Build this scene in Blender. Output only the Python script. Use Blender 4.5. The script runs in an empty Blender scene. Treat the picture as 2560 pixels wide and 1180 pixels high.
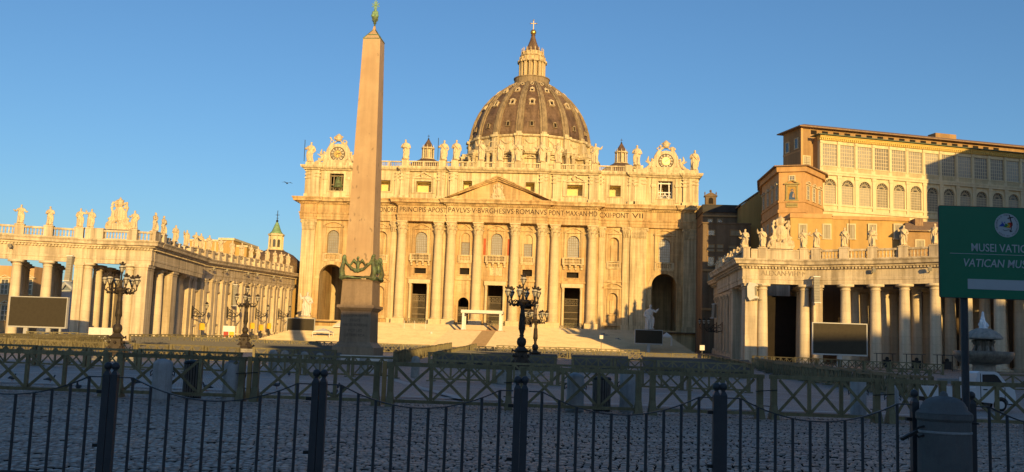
import bpy, bmesh, math, random
import numpy as np
from mathutils import Vector, Matrix
random.seed(7)
SC = bpy.context.scene
COL = SC.collection
PI = math.pi
R_ = math.radians

# ---------------------------------------------------------------- camera, sky, sun, exposure
CAM_H, YAW, PITCH, ROLL, FPX = 1.75, -0.063, math.atan(295/2500), R_(1.95), 2500.0
FW = Vector((math.sin(YAW)*math.cos(PITCH), math.cos(YAW)*math.cos(PITCH), math.sin(PITCH)))
R0 = Vector((math.cos(YAW), -math.sin(YAW), 0)); U0 = R0.cross(FW)
RT = R0*math.cos(ROLL)+U0*math.sin(ROLL); UP = U0*math.cos(ROLL)-R0*math.sin(ROLL)
cd = bpy.data.cameras.new('camera'); cam = bpy.data.objects.new('camera', cd); COL.objects.link(cam)
cd.sensor_width = 36; cd.lens = FPX/2560*36; cd.clip_start = .1; cd.clip_end = 6000
cam.matrix_world = Matrix(((RT.x, UP.x, -FW.x, 0), (RT.y, UP.y, -FW.y, 0), (RT.z, UP.z, -FW.z, CAM_H), (0, 0, 0, 1)))
SC.camera = cam

SUN_EL, SUN_TURN = R_(8.2), R_(18)          # the light travels 18 degrees left of the basilica's axis
LD = Vector((-math.sin(SUN_TURN)*math.cos(SUN_EL), math.cos(SUN_TURN)*math.cos(SUN_EL), -math.sin(SUN_EL)))
W = bpy.data.worlds.new("World"); SC.world = W; W.use_nodes = True
nt = W.node_tree; bg = nt.nodes['Background']
sky = nt.nodes.new('ShaderNodeTexSky'); sky.sky_type = 'NISHITA'; sky.sun_disc = False
sky.sun_elevation = SUN_EL; sky.sun_rotation = PI - SUN_TURN
sky.air_density = 1.0; sky.dust_density = .8; sky.ozone_density = 4.0
nt.links.new(sky.outputs[0], bg.inputs[0]); bg.inputs[1].default_value = .122
sl = bpy.data.lights.new('sun', 'SUN'); so = bpy.data.objects.new('sun', sl); COL.objects.link(so)
sl.energy = 4.4; sl.angle = R_(.5); sl.color = (1, .65, .22)
so.rotation_euler = LD.to_track_quat('-Z', 'Y').to_euler(); so.location = (40, -60, 60)
SC.view_settings.view_transform = 'Standard'; SC.view_settings.look = 'None'
SC.view_settings.exposure = 0.5; SC.view_settings.gamma = 1
SC.render.engine = 'CYCLES'
try:
    SC.cycles.use_denoising = True
except Exception: pass
SC.cycles.max_bounces = 5; SC.cycles.diffuse_bounces = 3

def at(px, py, Y):
    """World point where the ray of a photo position meets the plane at Y metres in front."""
    d = FW*FPX+RT*(px-1280)-UP*(py-590); d *= Y/d.y
    return Vector((d.x, d.y, d.z+CAM_H))
def atd(px, py, D):
    d = (FW*FPX+RT*(px-1280)-UP*(py-590)); d *= D/(d.x*math.sin(YAW)+d.y*math.cos(YAW))
    return Vector((d.x, d.y, d.z+CAM_H))
GP = [(-400, 0), (35, 0), (50, -.1), (70, -.1), (103, .5), (140, 1.2), (200, 2.4), (226, 2.9), (300, 4.5), (900, 6)]
def gz(Y):
    for (a, b), (c, d) in zip(GP, GP[1:]):
        if Y <= c: return b+(d-b)*(Y-a)/(c-a)
    return GP[-1][1]

# ---------------------------------------------------------------- mesh builder
class MB:
    def __init__(s): s.v = []; s.f = []; s.m = None; s.g = []
    def add(s, vs, fs):
        o = len(s.v); s.g.append((o, len(s.f)))
        s.v += [tuple(s.m @ Vector(p)) for p in vs] if s.m is not None else [tuple(p) for p in vs]
        s.f += [tuple(i+o for i in f) for f in fs]; return s
    def box(s, x0, x1, y0, y1, z0, z1):
        if x1 <= x0 or y1 <= y0 or z1 <= z0: return s
        return s.add([(x, y, z) for z in (z0, z1) for y in (y0, y1) for x in (x0, x1)],
              [(0, 2, 3, 1), (4, 5, 7, 6), (0, 1, 5, 4), (2, 6, 7, 3), (0, 4, 6, 2), (1, 3, 7, 5)])
    def cbox(s, c, dx, dy, dz): return s.box(c[0]-dx/2, c[0]+dx/2, c[1]-dy/2, c[1]+dy/2, c[2], c[2]+dz)
    def frus(s, c, a0, b0, a1, b1, h):
        """Box that changes size from (a0,b0) at the bottom to (a1,b1) at the top."""
        x, y, z = c
        return s.add([(x+i*a0/2, y+j*b0/2, z) for j in (-1, 1) for i in (-1, 1)]+[(x+i*a1/2, y+j*b1/2, z+h) for j in (-1, 1) for i in (-1, 1)],
              [(0, 2, 3, 1), (4, 5, 7, 6), (0, 1, 5, 4), (2, 6, 7, 3), (0, 4, 6, 2), (1, 3, 7, 5)])
    def bar(s, a, b, w, h, up=(0, 0, 1)):
        a = Vector(a); b = Vector(b); d = (b-a).normalized(); u = Vector(up)
        if abs(d.dot(u)) > .99: u = Vector((0, 1, 0))
        r = d.cross(u).normalized()*w/2; u = r.cross(d).normalized()*h/2
        return s.add([p+i*r+j*u for p in (a, b) for i, j in ((-1, -1), (1, -1), (1, 1), (-1, 1))],
              [(0, 1, 2, 3), (7, 6, 5, 4), (0, 4, 5, 1), (1, 5, 6, 2), (2, 6, 7, 3), (3, 7, 4, 0)])
    def tube(s, pts, r, n=8):
        pts = [Vector(p) for p in pts]; k = len(pts); rs = r if isinstance(r, (list, tuple)) else [r]*k
        vs = []; ref = None
        for i, p in enumerate(pts):
            d = (pts[min(i+1, k-1)]-pts[max(i-1, 0)]).normalized()
            if ref is None:
                ref = Vector((1, 0, 0)) if abs(d.x) < .9 else Vector((0, 1, 0))
            a = d.cross(ref).normalized(); b = a.cross(d).normalized(); ref = b
            vs += [p+rs[i]*(math.cos(t)*a+math.sin(t)*b) for t in (2*PI*j/n for j in range(n))]
        fs = [(i*n+j, i*n+(j+1) % n, (i+1)*n+(j+1) % n, (i+1)*n+j) for i in range(k-1) for j in range(n)]
        fs += [tuple(range(n))[::-1], tuple((k-1)*n+j for j in range(n))]
        return s.add(vs, fs)
    def lathe(s, prof, n=16, c=(0, 0, 0), sx=1, sy=1, fn=None, a0=0):
        vs = []
        for r, z in prof:
            for j in range(n):
                t = a0+2*PI*j/n; q = r*(fn(t, z) if fn else 1)
                vs.append((c[0]+q*math.cos(t)*sx, c[1]+q*math.sin(t)*sy, c[2]+z))
        k = len(prof)
        fs = [(i*n+j, i*n+(j+1) % n, (i+1)*n+(j+1) % n, (i+1)*n+j) for i in range(k-1) for j in range(n)]
        fs += [tuple(range(n))[::-1], tuple((k-1)*n+j for j in range(n))]
        return s.add(vs, fs)
    def ball(s, c, r, n=10, m=6):
        rx, ry, rz = r if isinstance(r, (list, tuple)) else (r, r, r)
        return s.lathe([(max(.02, math.sin(PI*i/m)), -math.cos(PI*i/m)*rz) for i in range(m+1)], n, c, rx, ry)
    def extr(s, poly, y0, y1):
        """Polygon in the XZ plane, pulled from y0 to y1."""
        n = len(poly)
        return s.add([(x, y0, z) for x, z in poly]+[(x, y1, z) for x, z in poly],
              [tuple(range(n)), tuple(range(2*n-1, n-1, -1))]+[(j, j+n, (j+1) % n+n, (j+1) % n) for j in range(n)])
    def plan(s, poly, z0, z1):
        """Polygon in the XY plane, pulled from z0 to z1."""
        n = len(poly)
        return s.add([(x, y, z0) for x, y in poly]+[(x, y, z1) for x, y in poly],
              [tuple(range(n))[::-1], tuple(range(n, 2*n))]+[(j, (j+1) % n, (j+1) % n+n, j+n) for j in range(n)])
    def sweep(s, prof, path, close=True):
        """Profile of (out, z) along an XY path; out is to the right of the walking direction."""
        P = [Vector((p[0], p[1])) for p in path]; zz = [p[2] if len(p) > 2 else 0 for p in path]; k = len(P); m = len(prof); vs = []
        for i in range(k):
            ns = []
            if i > 0: d = (P[i]-P[i-1]).normalized(); ns.append(Vector((d.y, -d.x)))
            if i < k-1: d = (P[i+1]-P[i]).normalized(); ns.append(Vector((d.y, -d.x)))
            nn = ns[0] if len(ns) == 1 else (ns[0]+ns[1]).normalized()
            q = 1/max(.35, nn.dot(ns[0]))
            vs += [(P[i].x+nn.x*o*q, P[i].y+nn.y*o*q, z+zz[i]) for o, z in prof]
        fs = [(i*m+j, (i+1)*m+j, (i+1)*m+(j+1) % m, i*m+(j+1) % m) for i in range(k-1) for j in range(m if close else m-1)]
        if close: fs += [tuple(range(m)), tuple((k-1)*m+j for j in range(m))[::-1]]
        return s.add(vs, fs)
    def mesh(s, name, smooth=False):
        me = bpy.data.meshes.new(name); me.from_pydata(s.v, [], s.f); me.validate()
        bm = bmesh.new(); bm.from_mesh(me); bmesh.ops.recalc_face_normals(bm, faces=bm.faces); bm.to_mesh(me); bm.free()
        if smooth: me.polygons.foreach_set('use_smooth', [True]*len(me.polygons))
        return me
    def build(s, name, m, parent=None, smooth=False, world=False):
        if world and parent is not None:
            o = ORG[parent.name]; s.v = [(x-o[0], y-o[1], z-o[2]) for x, y, z in s.v]
        return put(name, s.mesh(name, smooth), m, parent)
    def build_bins(s, name, m, parent, centres, smooth=False, zs=()):
        """Sort the added pieces to the nearest centre along X and link one object for each centre."""
        bins = {}
        for i, (v0, f0) in enumerate(s.g):
            v1, f1 = s.g[i+1] if i+1 < len(s.g) else (len(s.v), len(s.f))
            if v1 == v0: continue
            x = sum(p[0] for p in s.v[v0:v1])/(v1-v0); k = min(range(len(centres)), key=lambda q: abs(centres[q]-x)); z = (min(p[2] for p in s.v[v0:v1])+max(p[2] for p in s.v[v0:v1]))/2; k = (k, sum(z > q for q in zs))
            b = bins.setdefault(k, MB()); o = len(b.v)-v0; b.v += s.v[v0:v1]; b.f += [tuple(i+o for i in f) for f in s.f[f0:f1]]
        return [bins[k].build(name, m, parent, smooth) for k in sorted(bins)]
ORG = {}
def put(name, me, m=None, parent=None):
    if m is not None and not me.materials: me.materials.append(m)
    o = bpy.data.objects.new(name, me); COL.objects.link(o)
    if parent is not None:
        o.parent = parent; ORG[o.name] = ORG.get(parent.name, (0, 0, 0))
    return o
def tag(o, label=None, cat=None, group=None, kind=None):
    if label: o['label'] = label
    if cat: o['category'] = cat
    if group: o['group'] = group
    if kind: o['kind'] = kind
    return o
def thing(name, label, cat, loc=(0, 0, 0), rz=0, group=None):
    o = bpy.data.objects.new(name, None); COL.objects.link(o); o.location = loc; o.rotation_euler.z = rz; o.empty_display_size = .3
    ORG[o.name] = tuple(loc); return tag(o, label, cat, group)
KIDS = {}
def dup(src, loc, rz=0, label=None, group=None, scale=None):
    def cp(o, par):
        c = o.copy(); COL.objects.link(c)
        if par is not None: c.parent = par
        for ch in o.children: cp(ch, c)
        return c
    r = cp(src, None); r.location = loc; r.rotation_euler = (0, 0, rz)
    if label: r['label'] = label
    if group: r['group'] = group
    if scale: r.scale = (scale,)*3
    return r
def remesh(mb, vox, name='shape', smooth=True, dec=None):
    """Fuse the pieces of a figure into one continuous skin."""
    o = bpy.data.objects.new('tmp', mb.mesh(name)); COL.objects.link(o)
    md = o.modifiers.new('r', 'REMESH'); md.mode = 'VOXEL'; md.voxel_size = vox
    sm = o.modifiers.new('s', 'SMOOTH'); sm.factor = .4; sm.iterations = 1
    if dec: d = o.modifiers.new('d', 'DECIMATE'); d.ratio = dec
    bpy.context.view_layer.update(); dg = bpy.context.evaluated_depsgraph_get()
    me = bpy.data.meshes.new_from_object(o.evaluated_get(dg)); me.name = name
    bpy.data.objects.remove(o)
    if smooth: me.polygons.foreach_set('use_smooth', [True]*len(me.polygons))
    return me
def text_mesh(body, height, width=None, depth=.02, align='CENTER', shear=0, space=1.0, bold=0):
    """Capital letters standing in the XZ plane, facing -Y, base line at z=0."""
    cu = bpy.data.curves.new('lettering', 'FONT'); cu.body = body; cu.size = 1; cu.align_x = 'LEFT'
    cu.shear = shear; cu.space_character = space; cu.offset = bold; cu.resolution_u = 3
    o = bpy.data.objects.new('tmp', cu); COL.objects.link(o); bpy.context.view_layer.update()
    me = bpy.data.meshes.new_from_object(o.evaluated_get(bpy.context.evaluated_depsgraph_get()))
    bpy.data.objects.remove(o); bpy.data.curves.remove(cu)
    me.name = 'lettering'
    vs = np.array([v.co[:] for v in me.vertices]); fs = [tuple(p.vertices) for p in me.polygons]
    s = height/.7; sx = s if width is None else width/(vs[:, 0].max()-vs[:, 0].min())
    x = vs[:, 0]-vs[:, 0].min(); x *= sx
    if align == 'CENTER': x -= x.max()/2
    mb = MB(); n = len(vs)
    V = [(float(a), 0.0, float(b*s)) for a, b in zip(x, vs[:, 1])]
    mb.add(V, fs)
    # rims: give each letter its thickness
    cnt = {}
    for f in fs:
        for a, b in zip(f, f[1:]+f[:1]):
            k = (min(a, b), max(a, b)); cnt[k] = None if k in cnt else (a, b)
    rim = [e for e in cnt.values() if e]
    mb.add([(p[0], depth, p[2]) for p in V], [])
    mb.f += [(b, a, a+n, b+n) for a, b in rim]
    bpy.data.meshes.remove(me)
    return mb

# ---------------------------------------------------------------- materials
def ramp(nt, src, stops):
    r = nt.nodes.new('ShaderNodeValToRGB'); e = r.color_ramp.elements
    while len(e) < len(stops): e.new(.5)
    for el, (p, c) in zip(e, stops): el.position = p; el.color = (*c, 1) if len(c) == 3 else c
    nt.links.new(src, r.inputs[0]); return r.outputs[0]
def mixc(nt, fac, a, b, mode='MIX'):
    m = nt.nodes.new('ShaderNodeMix'); m.data_type = 'RGBA'; m.blend_type = mode
    for k, v in ((0, fac), (6, a), (7, b)):
        if isinstance(v, (int, float)): m.inputs[k].default_value = v
        elif isinstance(v, tuple): m.inputs[k].default_value = (*v, 1)
        else: nt.links.new(v, m.inputs[k])
    return m.outputs[2]
def noise(nt, co, scale, detail=5, rough=.6):
    n = nt.nodes.new('ShaderNodeTexNoise'); n.inputs['Scale'].default_value = scale
    n.inputs['Detail'].default_value = detail; n.inputs['Roughness'].default_value = rough
    nt.links.new(co, n.inputs['Vector']); return n.outputs['Fac']
def mapping(nt, src, sc=(1, 1, 1), rot=(0, 0, 0)):
    m = nt.nodes.new('ShaderNodeMapping'); m.inputs['Scale'].default_value = sc; m.inputs['Rotation'].default_value = rot
    nt.links.new(src, m.inputs[0]); return m.outputs[0]
def newmat(name):
    m = bpy.data.materials.new(name); m.use_nodes = True; return m, m.node_tree, m.node_tree.nodes['Principled BSDF']
def mat(name, col, rough=.7, var=.12, scale=1.0, bump=.15, bscale=None, streak=0, metal=0, spec=.3, brick=None, tint=None, objvar=0, spots=0):
    """General weathered surface: fine and broad noise, optional rain streaks and stone courses."""
    m, nt, b = newmat(name); L = nt.links.new
    co = nt.nodes.new('ShaderNodeTexCoord').outputs['Object']
    lo = tuple(c*(1-2.2*var) for c in col); hi = tuple(min(1, c*(1+1.3*var)) for c in col)
    n1 = noise(nt, co, scale); n2 = noise(nt, co, scale*9, 4, .7)
    c = ramp(nt, n1, [(.28, lo), (.5, col), (.75, hi)])
    c = mixc(nt, .35, c, ramp(nt, n2, [(.3, lo), (.7, hi)]))
    if tint: c = mixc(nt, ramp(nt, noise(nt, co, scale*.35, 3), [(.42, (0, 0, 0)), (.62, (1, 1, 1))]), c, tint)
    if spots: c = mixc(nt, ramp(nt, noise(nt, mapping(nt, co, (1, 1, .55)), 1.9, 3, .5), [(.665, (0, 0, 0)), (.70, (.75, .75, .75))]), c, tuple(q*.45 for q in col))
    if streak:
        s = noise(nt, mapping(nt, co, (1.3, 1.3, .06)), scale*2.2, 4, .7)
        c = mixc(nt, streak, c, mixc(nt, 1., c, ramp(nt, s, [(.38, (.32, .29, .26)), (.58, (1, 1, 1))]), 'MULTIPLY'))
    if objvar:
        oi = nt.nodes.new('ShaderNodeObjectInfo'); c = mixc(nt, 1., c, ramp(nt, oi.outputs['Random'], [(0, (1-objvar,)*3), (1, (1, 1, 1))]), 'MULTIPLY')
    if brick:
        bw, bh, mort = brick
        bt = nt.nodes.new('ShaderNodeTexBrick'); sep = nt.nodes.new('ShaderNodeSeparateXYZ'); cmb = nt.nodes.new('ShaderNodeCombineXYZ')
        L(co, sep.inputs[0]); ad = nt.nodes.new('ShaderNodeMath'); ad.operation = 'ADD'; L(sep.outputs[0], ad.inputs[0]); L(sep.outputs[1], ad.inputs[1])
        L(ad.outputs[0], cmb.inputs[0]); L(sep.outputs[2], cmb.inputs[1]); L(cmb.outputs[0], bt.inputs['Vector'])
        bt.inputs['Scale'].default_value = 1; bt.inputs['Brick Width'].default_value = bw; bt.inputs['Row Height'].default_value = bh
        bt.inputs['Mortar Size'].default_value = mort; bt.inputs['Color1'].default_value = (.88, .88, .88, 1); bt.inputs['Color2'].default_value = (1, 1, 1, 1); bt.inputs['Mortar'].default_value = (.55, .5, .45, 1)
        c = mixc(nt, .75, c, mixc(nt, 1., c, bt.outputs[0], 'MULTIPLY'))
    L(c, b.inputs['Base Color']); b.inputs['Roughness'].default_value = rough; b.inputs['Metallic'].default_value = metal
    b.inputs['Specular IOR Level'].default_value = spec
    if bump:
        bp = nt.nodes.new('ShaderNodeBump'); bp.inputs['Strength'].default_value = bump; bp.inputs['Distance'].default_value = .05
        L(noise(nt, co, bscale or scale*14, 6, .7), bp.inputs['Height']); L(bp.outputs[0], b.inputs['Normal'])
    return m
M = {}
M['trav'] = mat('pale_travertine', (.68, .535, .315), .8, .10, .35, .25, 5, .62, brick=(2.4, .9, .012))
M['attic'] = mat('cleaned_travertine', (.71, .585, .365), .8, .08, .35, .2, 5, .62, brick=(2.4, .9, .01))
M['ochre'] = mat('ochre_travertine', (.60, .395, .185), .8, .14, .3, .25, 5, .62, tint=(.66, .49, .26), brick=(2.2, .8, .012))
M['shaft'] = mat('column_travertine', (.67, .535, .325), .75, .09, .5, .3, 6, .15, brick=(6, 1.6, .012))
M['stat'] = mat('statue_travertine', (.66, .53, .345), .85, .16, .9, .4, 8, .45)
M['colon'] = mat('colonnade_travertine', (.66, .545, .385), .8, .10, .3, .25, 5, .62, brick=(2.6, 1.0, .008))
M['ltrav'] = mat('colonnade_shaft', (.65, .545, .395), .8, .10, .4, .3, 6, .25, brick=(7, 1.3, .01))
M['lead'] = mat('dome_lead', (.165, .105, .072), .65, .3, .25, .3, 3, .55, brick=(1.1, 1.5, .05), tint=(.23, .15, .09))
M['rib'] = mat('weathered_rib', (.31, .235, .145), .8, .22, .4, .3, 3, .55)
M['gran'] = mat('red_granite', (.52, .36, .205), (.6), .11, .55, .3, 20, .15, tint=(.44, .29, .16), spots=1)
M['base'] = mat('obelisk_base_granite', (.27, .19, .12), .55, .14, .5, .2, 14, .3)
M['marble'] = mat('white_marble', (.62, .58, .52), .5, .06, .8, .1)
M['verdi'] = mat('green_bronze', (.19, .26, .13), .6, .35, 2.2, .4, 12, .4, metal=.25, tint=(.10, .10, .05))
M['verd2'] = mat('pale_green_copper', (.22, .36, .20), .6, .2, 1.5, .3, metal=.15)
M['bronze'] = mat('dark_bronze', (.050, .038, .028), .6, .3, 3, .3, metal=.2)
M['gold'] = mat('gilded_metal', (.75, .48, .13), .32, .1, 2, .1, metal=.9)
M['iron'] = mat('black_iron', (.022, .022, .022), .55, .25, 6, .2, metal=.1)
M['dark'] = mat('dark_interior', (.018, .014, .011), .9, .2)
M['doorm'] = mat('dark_bronze_door', (.06, .045, .03), .6, .3, 1)
M['pane'] = mat('window_pane', (.40, .375, .32), .22, .12, .8, .02, spec=.5, objvar=.45)
M['paned'] = mat('lunette_glass', (.09, .088, .08), .15, .2, .8, .02, spec=.6)
M['mull'] = mat('window_bar', (.24, .19, .12), .7, .1)
M['yell'] = mat('yellow_plaster', (.72, .60, .30), .9, .06)
M['letter'] = mat('inscription_black', (.035, .022, .014), .7, .1)
M['cletter'] = mat('carved_letter', (.36, .29, .2), .9, .1)
M['bletter'] = mat('worn_letter', (.11, .085, .065), .9, .1)
M['red'] = mat('red_hanging', (.42, .10, .04), .8, .1)
M['plasO'] = mat('ochre_plaster', (.54, .35, .125), .9, .10, .15, .15, 3, .25, tint=(.50, .32, .115))
M['plasR'] = mat('orange_plaster', (.56, .335, .15), .9, .10, .2, .15, 3, .25)
M['plasB'] = mat('brown_plaster', (.38, .24, .115), .9, .12, .2, .15, 3, .3)
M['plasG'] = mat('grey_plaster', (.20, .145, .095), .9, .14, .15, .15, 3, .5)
M['cream'] = mat('cream_stucco', (.68, .58, .38), .85, .07, .3, .15, 4, .25)
M['yelst'] = mat('yellow_cornice', (.68, .50, .17), .8, .06)
M['shut'] = mat('grey_shutter', (.40, .36, .27), .7, .06)
M['green_eave'] = mat('green_copper_eave', (.12, .17, .11), .6, .15, .6)
M['slate'] = mat('slate_roof', (.05, .046, .043), .8, .2, .5)
M['wood'] = mat('olive_painted_wood', (.235, .20, .105), .65, .2, 3, .25, 30, .3, objvar=.35)
M['woodl'] = mat('bare_timber', (.33, .21, .08), .7, .15, 3)
M['white'] = mat('white_paint', (.72, .70, .66), .5, .05)
M['cloth'] = mat('white_awning', (.70, .66, .58), .8, .04)
M['frame'] = mat('grey_metal_frame', (.42, .41, .39), .5, .06)
M['screen'] = mat('screen_panel', (.055, .046, .032), .75, .1, 2, .02, spec=.12)
M['speak'] = mat('grey_speaker', (.30, .28, .23), .7, .1)
M['granb'] = mat('pale_granite', (.37, .36, .35), .8, .14, 3, .3, 40, .25)
M['greyst'] = mat('worn_travertine_stub', (.30, .28, .25), .85, .2, 2, .3)
M['wet'] = mat('mossy_stone', (.19, .165, .13), .45, .3, 1.5, .4, 6, .4)
M['foam'] = mat('white_water', (.75, .78, .82), .4, .05, 3, .5)
M['binm'] = mat('grey_cast_bin', (.13, .128, .122), .7, .12, 6, .25, 60)
M['steel'] = mat('painted_steel_post', (.050, .053, .058), .5, .12, 5, .15)
M['signg'] = mat('sign_green', (.009, .185, .095), .38, .05, 1, 0, spec=.4)
M['signw'] = mat('sign_white', (.46, .49, .50), .45, .03, 1, 0)
M['rubber'] = mat('black_rubber', (.02, .02, .02), .8, .1)
M['carw'] = mat('white_car_paint', (.60, .61, .62), .3, .04, 1, 0, spec=.5)
M['carg'] = mat('car_glass', (.03, .035, .04), .08, .05, 1, 0, spec=.8)
M['lampg'] = mat('frosted_lamp_glass', (.46, .42, .34), .6, .05, 2, 0, spec=.15)
M['chair'] = mat('grey_chair_plastic', (.11, .105, .10), .6, .12, 3, .05)
M['bird'] = mat('pigeon_grey', (.07, .075, .085), .8, .25, 20)
M['carpet'] = mat('brown_carpet', (.27, .19, .12), .95, .1, 1)
M['stepm'] = mat('step_travertine', (.58, .46, .30), .85, .12, .3, .2, 4, 0)
for k, c in (('sblue', (.02, .07, .36)), ('sred', (.5, .03, .02)), ('syel', (.55, .33, .02)), ('sgreen', (.03, .2, .05)), ('sblack', (.01, .01, .012))):
    M[k] = mat('print_'+k[1:], c, .5, .03, 1, 0)
def tile_mat():
    m, nt, b = newmat('terracotta_tiles'); L = nt.links.new
    co = nt.nodes.new('ShaderNodeTexCoord').outputs['Object']
    w = nt.nodes.new('ShaderNodeTexWave'); w.inputs['Scale'].default_value = .9; w.inputs['Distortion'].default_value = 1.2; w.inputs['Detail Scale'].default_value = 3
    L(co, w.inputs[0])
    c = mixc(nt, .55, ramp(nt, w.outputs['Fac'], [(.2, (.12, .07, .04)), (.6, (.36, .22, .12))]), ramp(nt, noise(nt, co, 2.5), [(.3, (.16, .10, .06)), (.7, (.40, .27, .16))]))
    L(c, b.inputs['Base Color']); b.inputs['Roughness'].default_value = .9
    return m
M['tile'] = tile_mat()
def pave_mat():
    m, nt, b = newmat('cobble_paving'); L = nt.links.new
    co = nt.nodes.new('ShaderNodeTexCoord').outputs['Object']; mp = mapping(nt, co, (1, 1, 1), (0, 0, R_(9)))
    bt = nt.nodes.new('ShaderNodeTexBrick'); L(mp, bt.inputs['Vector']); bt.inputs['Scale'].default_value = 1
    for k, v in (('Brick Width', .14), ('Row Height', .12), ('Mortar Size', .011)): bt.inputs[k].default_value = v
    bt.inputs['Color1'].default_value = (.25, .21, .18, 1); bt.inputs['Color2'].default_value = (.36, .30, .25, 1); bt.inputs['Mortar'].default_value = (.09, .082, .075, 1)
    big = ramp(nt, noise(nt, co, .12, 5, .65), [(.3, (.78, .76, .76)), (.55, (1, 1, 1)), (.75, (1.0, .95, .9))])
    c = mixc(nt, 1., bt.outputs[0], big, 'MULTIPLY')
    L(c, b.inputs['Base Color']); b.inputs['Roughness'].default_value = .62
    bp = nt.nodes.new('ShaderNodeBump'); bp.inputs['Strength'].default_value = .6; bp.inputs['Distance'].default_value = .02
    L(bt.outputs[1], bp.inputs['Height']); bp.invert = True; L(bp.outputs[0], b.inputs['Normal'])
    return m
M['pave'] = pave_mat()
def cob_mat():
    m, nt, b = newmat('basalt_cobble'); L = nt.links.new
    g = nt.nodes.new('ShaderNodeNewGeometry'); co = nt.nodes.new('ShaderNodeTexCoord').outputs['Object']
    c = ramp(nt, g.outputs['Random Per Island'], [(0, (.27, .213, .17)), (.5, (.335, .265, .21)), (1, (.39, .31, .245))])
    c = mixc(nt, 1., c, ramp(nt, noise(nt, co, .35, 5, .65), [(.3, (.74, .74, .78)), (.55, (1, 1, 1)), (.75, (1., .93, .86))]), 'MULTIPLY')
    c = mixc(nt, .4, c, mixc(nt, 1., c, ramp(nt, noise(nt, co, 30, 4), [(.3, (.6, .6, .6)), (.7, (1.0, 1.0, 1.0))]), 'MULTIPLY'))
    L(c, b.inputs['Base Color']); b.inputs['Roughness'].default_value = .5; b.inputs['Specular IOR Level'].default_value = .45
    bp = nt.nodes.new('ShaderNodeBump'); bp.inputs['Strength'].default_value = .35; bp.inputs['Distance'].default_value = .01
    L(noise(nt, co, 45, 5), bp.inputs['Height']); L(bp.outputs[0], b.inputs['Normal'])
    return m
M['cob'] = cob_mat()

# ---------------------------------------------------------------- ground
def ground():
    ys = [-400, -100, 0, 35, 50, 70, 85, 103, 120, 140, 170, 200, 226, 300, 600, 900]; xs = [-700, -200, -100, -50, 0, 50, 100, 200, 700]
    mb = MB(); n = len(xs)
    mb.add([(x, y, gz(y)-(.09 if y < 37 else 0)) for y in ys for x in xs], [(j*n+i, j*n+i+1, (j+1)*n+i+1, (j+1)*n+i) for j in range(len(ys)-1) for i in range(n-1)])
    tag(mb.build('ground', M['pave']), kind='structure')
    # the nearest paving, stone by stone
    rng = np.random.default_rng(3); a = R_(-7); ca, sa = math.cos(a), math.sin(a); pts = []
    rows = np.arange(-10, 46, .175)
    for k, v in enumerate(rows):
        u = np.arange(-30, 30, .145)+rng.uniform(0, .13)+.02*np.cumsum(rng.normal(0, .25, len(np.arange(-30, 30, .145))))
        vv = v+.10*np.sin(u*.8+.3*np.sin(v*.7))+.04*np.sin(u*2.3+k*.3)+rng.normal(0, .014, len(u))
        X = u*ca-vv*sa; Y = u*sa+vv*ca
        ok = (Y > 10) & (Y < 36.5) & (np.abs(X+.063*Y) < .535*Y+6)
        pts.append(np.stack([X[ok], Y[ok]], 1))
    P = np.concatenate(pts); N = len(P)
    hx = .063+rng.uniform(-.010, .006, N); hy = .072+rng.uniform(-.010, .008, N); rot = a+rng.normal(0, .07, N)
    P = P+rng.normal(0, .004, P.shape); top = rng.normal(0, .007, N)+.010*np.sin(P[:, 1]*4.1+1.5*np.sin(P[:, 0]*1.7)); tx = rng.normal(0, .03, N); ty = rng.normal(0, .03, N)
    V = np.zeros((N, 12, 3)); sg = [(-1, -1), (1, -1), (1, 1), (-1, 1)]
    for lv, (f, z) in enumerate(((1, -.07), (.95, -.022), (.70, .0))):
        for j, (i1, i2) in enumerate(sg):
            lx = i1*hx*f*(1+rng.uniform(-.1, .1, N)*(lv > 0)); ly = i2*hy*f*(1+rng.uniform(-.1, .1, N)*(lv > 0))
            V[:, lv*4+j, 0] = P[:, 0]+lx*np.cos(rot)-ly*np.sin(rot); V[:, lv*4+j, 1] = P[:, 1]+lx*np.sin(rot)+ly*np.cos(rot)
            V[:, lv*4+j, 2] = z+top+(lx*tx+ly*ty)*(lv > 0)
    F = [(8, 9, 10, 11)]+[(l*4+j, l*4+(j+1) % 4, l*4+4+(j+1) % 4, l*4+4+j) for l in (0, 1) for j in range(4)]
    F = (np.array(F)[None]+(np.arange(N)*12)[:, None, None]).reshape(-1, 4)
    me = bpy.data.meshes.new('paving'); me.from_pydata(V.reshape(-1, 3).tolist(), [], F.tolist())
    joint_shade = mat('joint_and_gap_shade', (.042, .035, .029), .95, .2, 5, .1, spec=.1)
    me.materials.append(M['cob']); me.materials.append(joint_shade)
    me.polygons.foreach_set('material_index', np.tile(np.array([0, 1, 1, 1, 1, 0, 0, 0, 0]), N))  # mortar colour runs up the lower stone sides, painting shade into the gaps
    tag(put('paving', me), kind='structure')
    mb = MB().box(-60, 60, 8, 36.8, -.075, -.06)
    tag(mb.build('paving_bed', joint_shade), kind='structure')
ground()
def band(a, b, w):
    mb = MB(); n = 24; a = Vector(a); b = Vector(b); d = (b-a).normalized(); k = Vector((-d.y, d.x))*w/2
    for i in range(n):
        p, q = a.lerp(b, i/n), a.lerp(b, (i+1)/n)
        mb.add([(p.x+k.x, p.y+k.y, gz(p.y)+.008), (p.x-k.x, p.y-k.y, gz(p.y)+.008), (q.x-k.x, q.y-k.y, gz(q.y)+.008), (q.x+k.x, q.y+k.y, gz(q.y)+.008)], [(0, 1, 2, 3)])
    tag(mb.build('paving_band', mat('band_stone', (.40, .37, .33), .7, .15, 1.5)), kind='structure')
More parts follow.
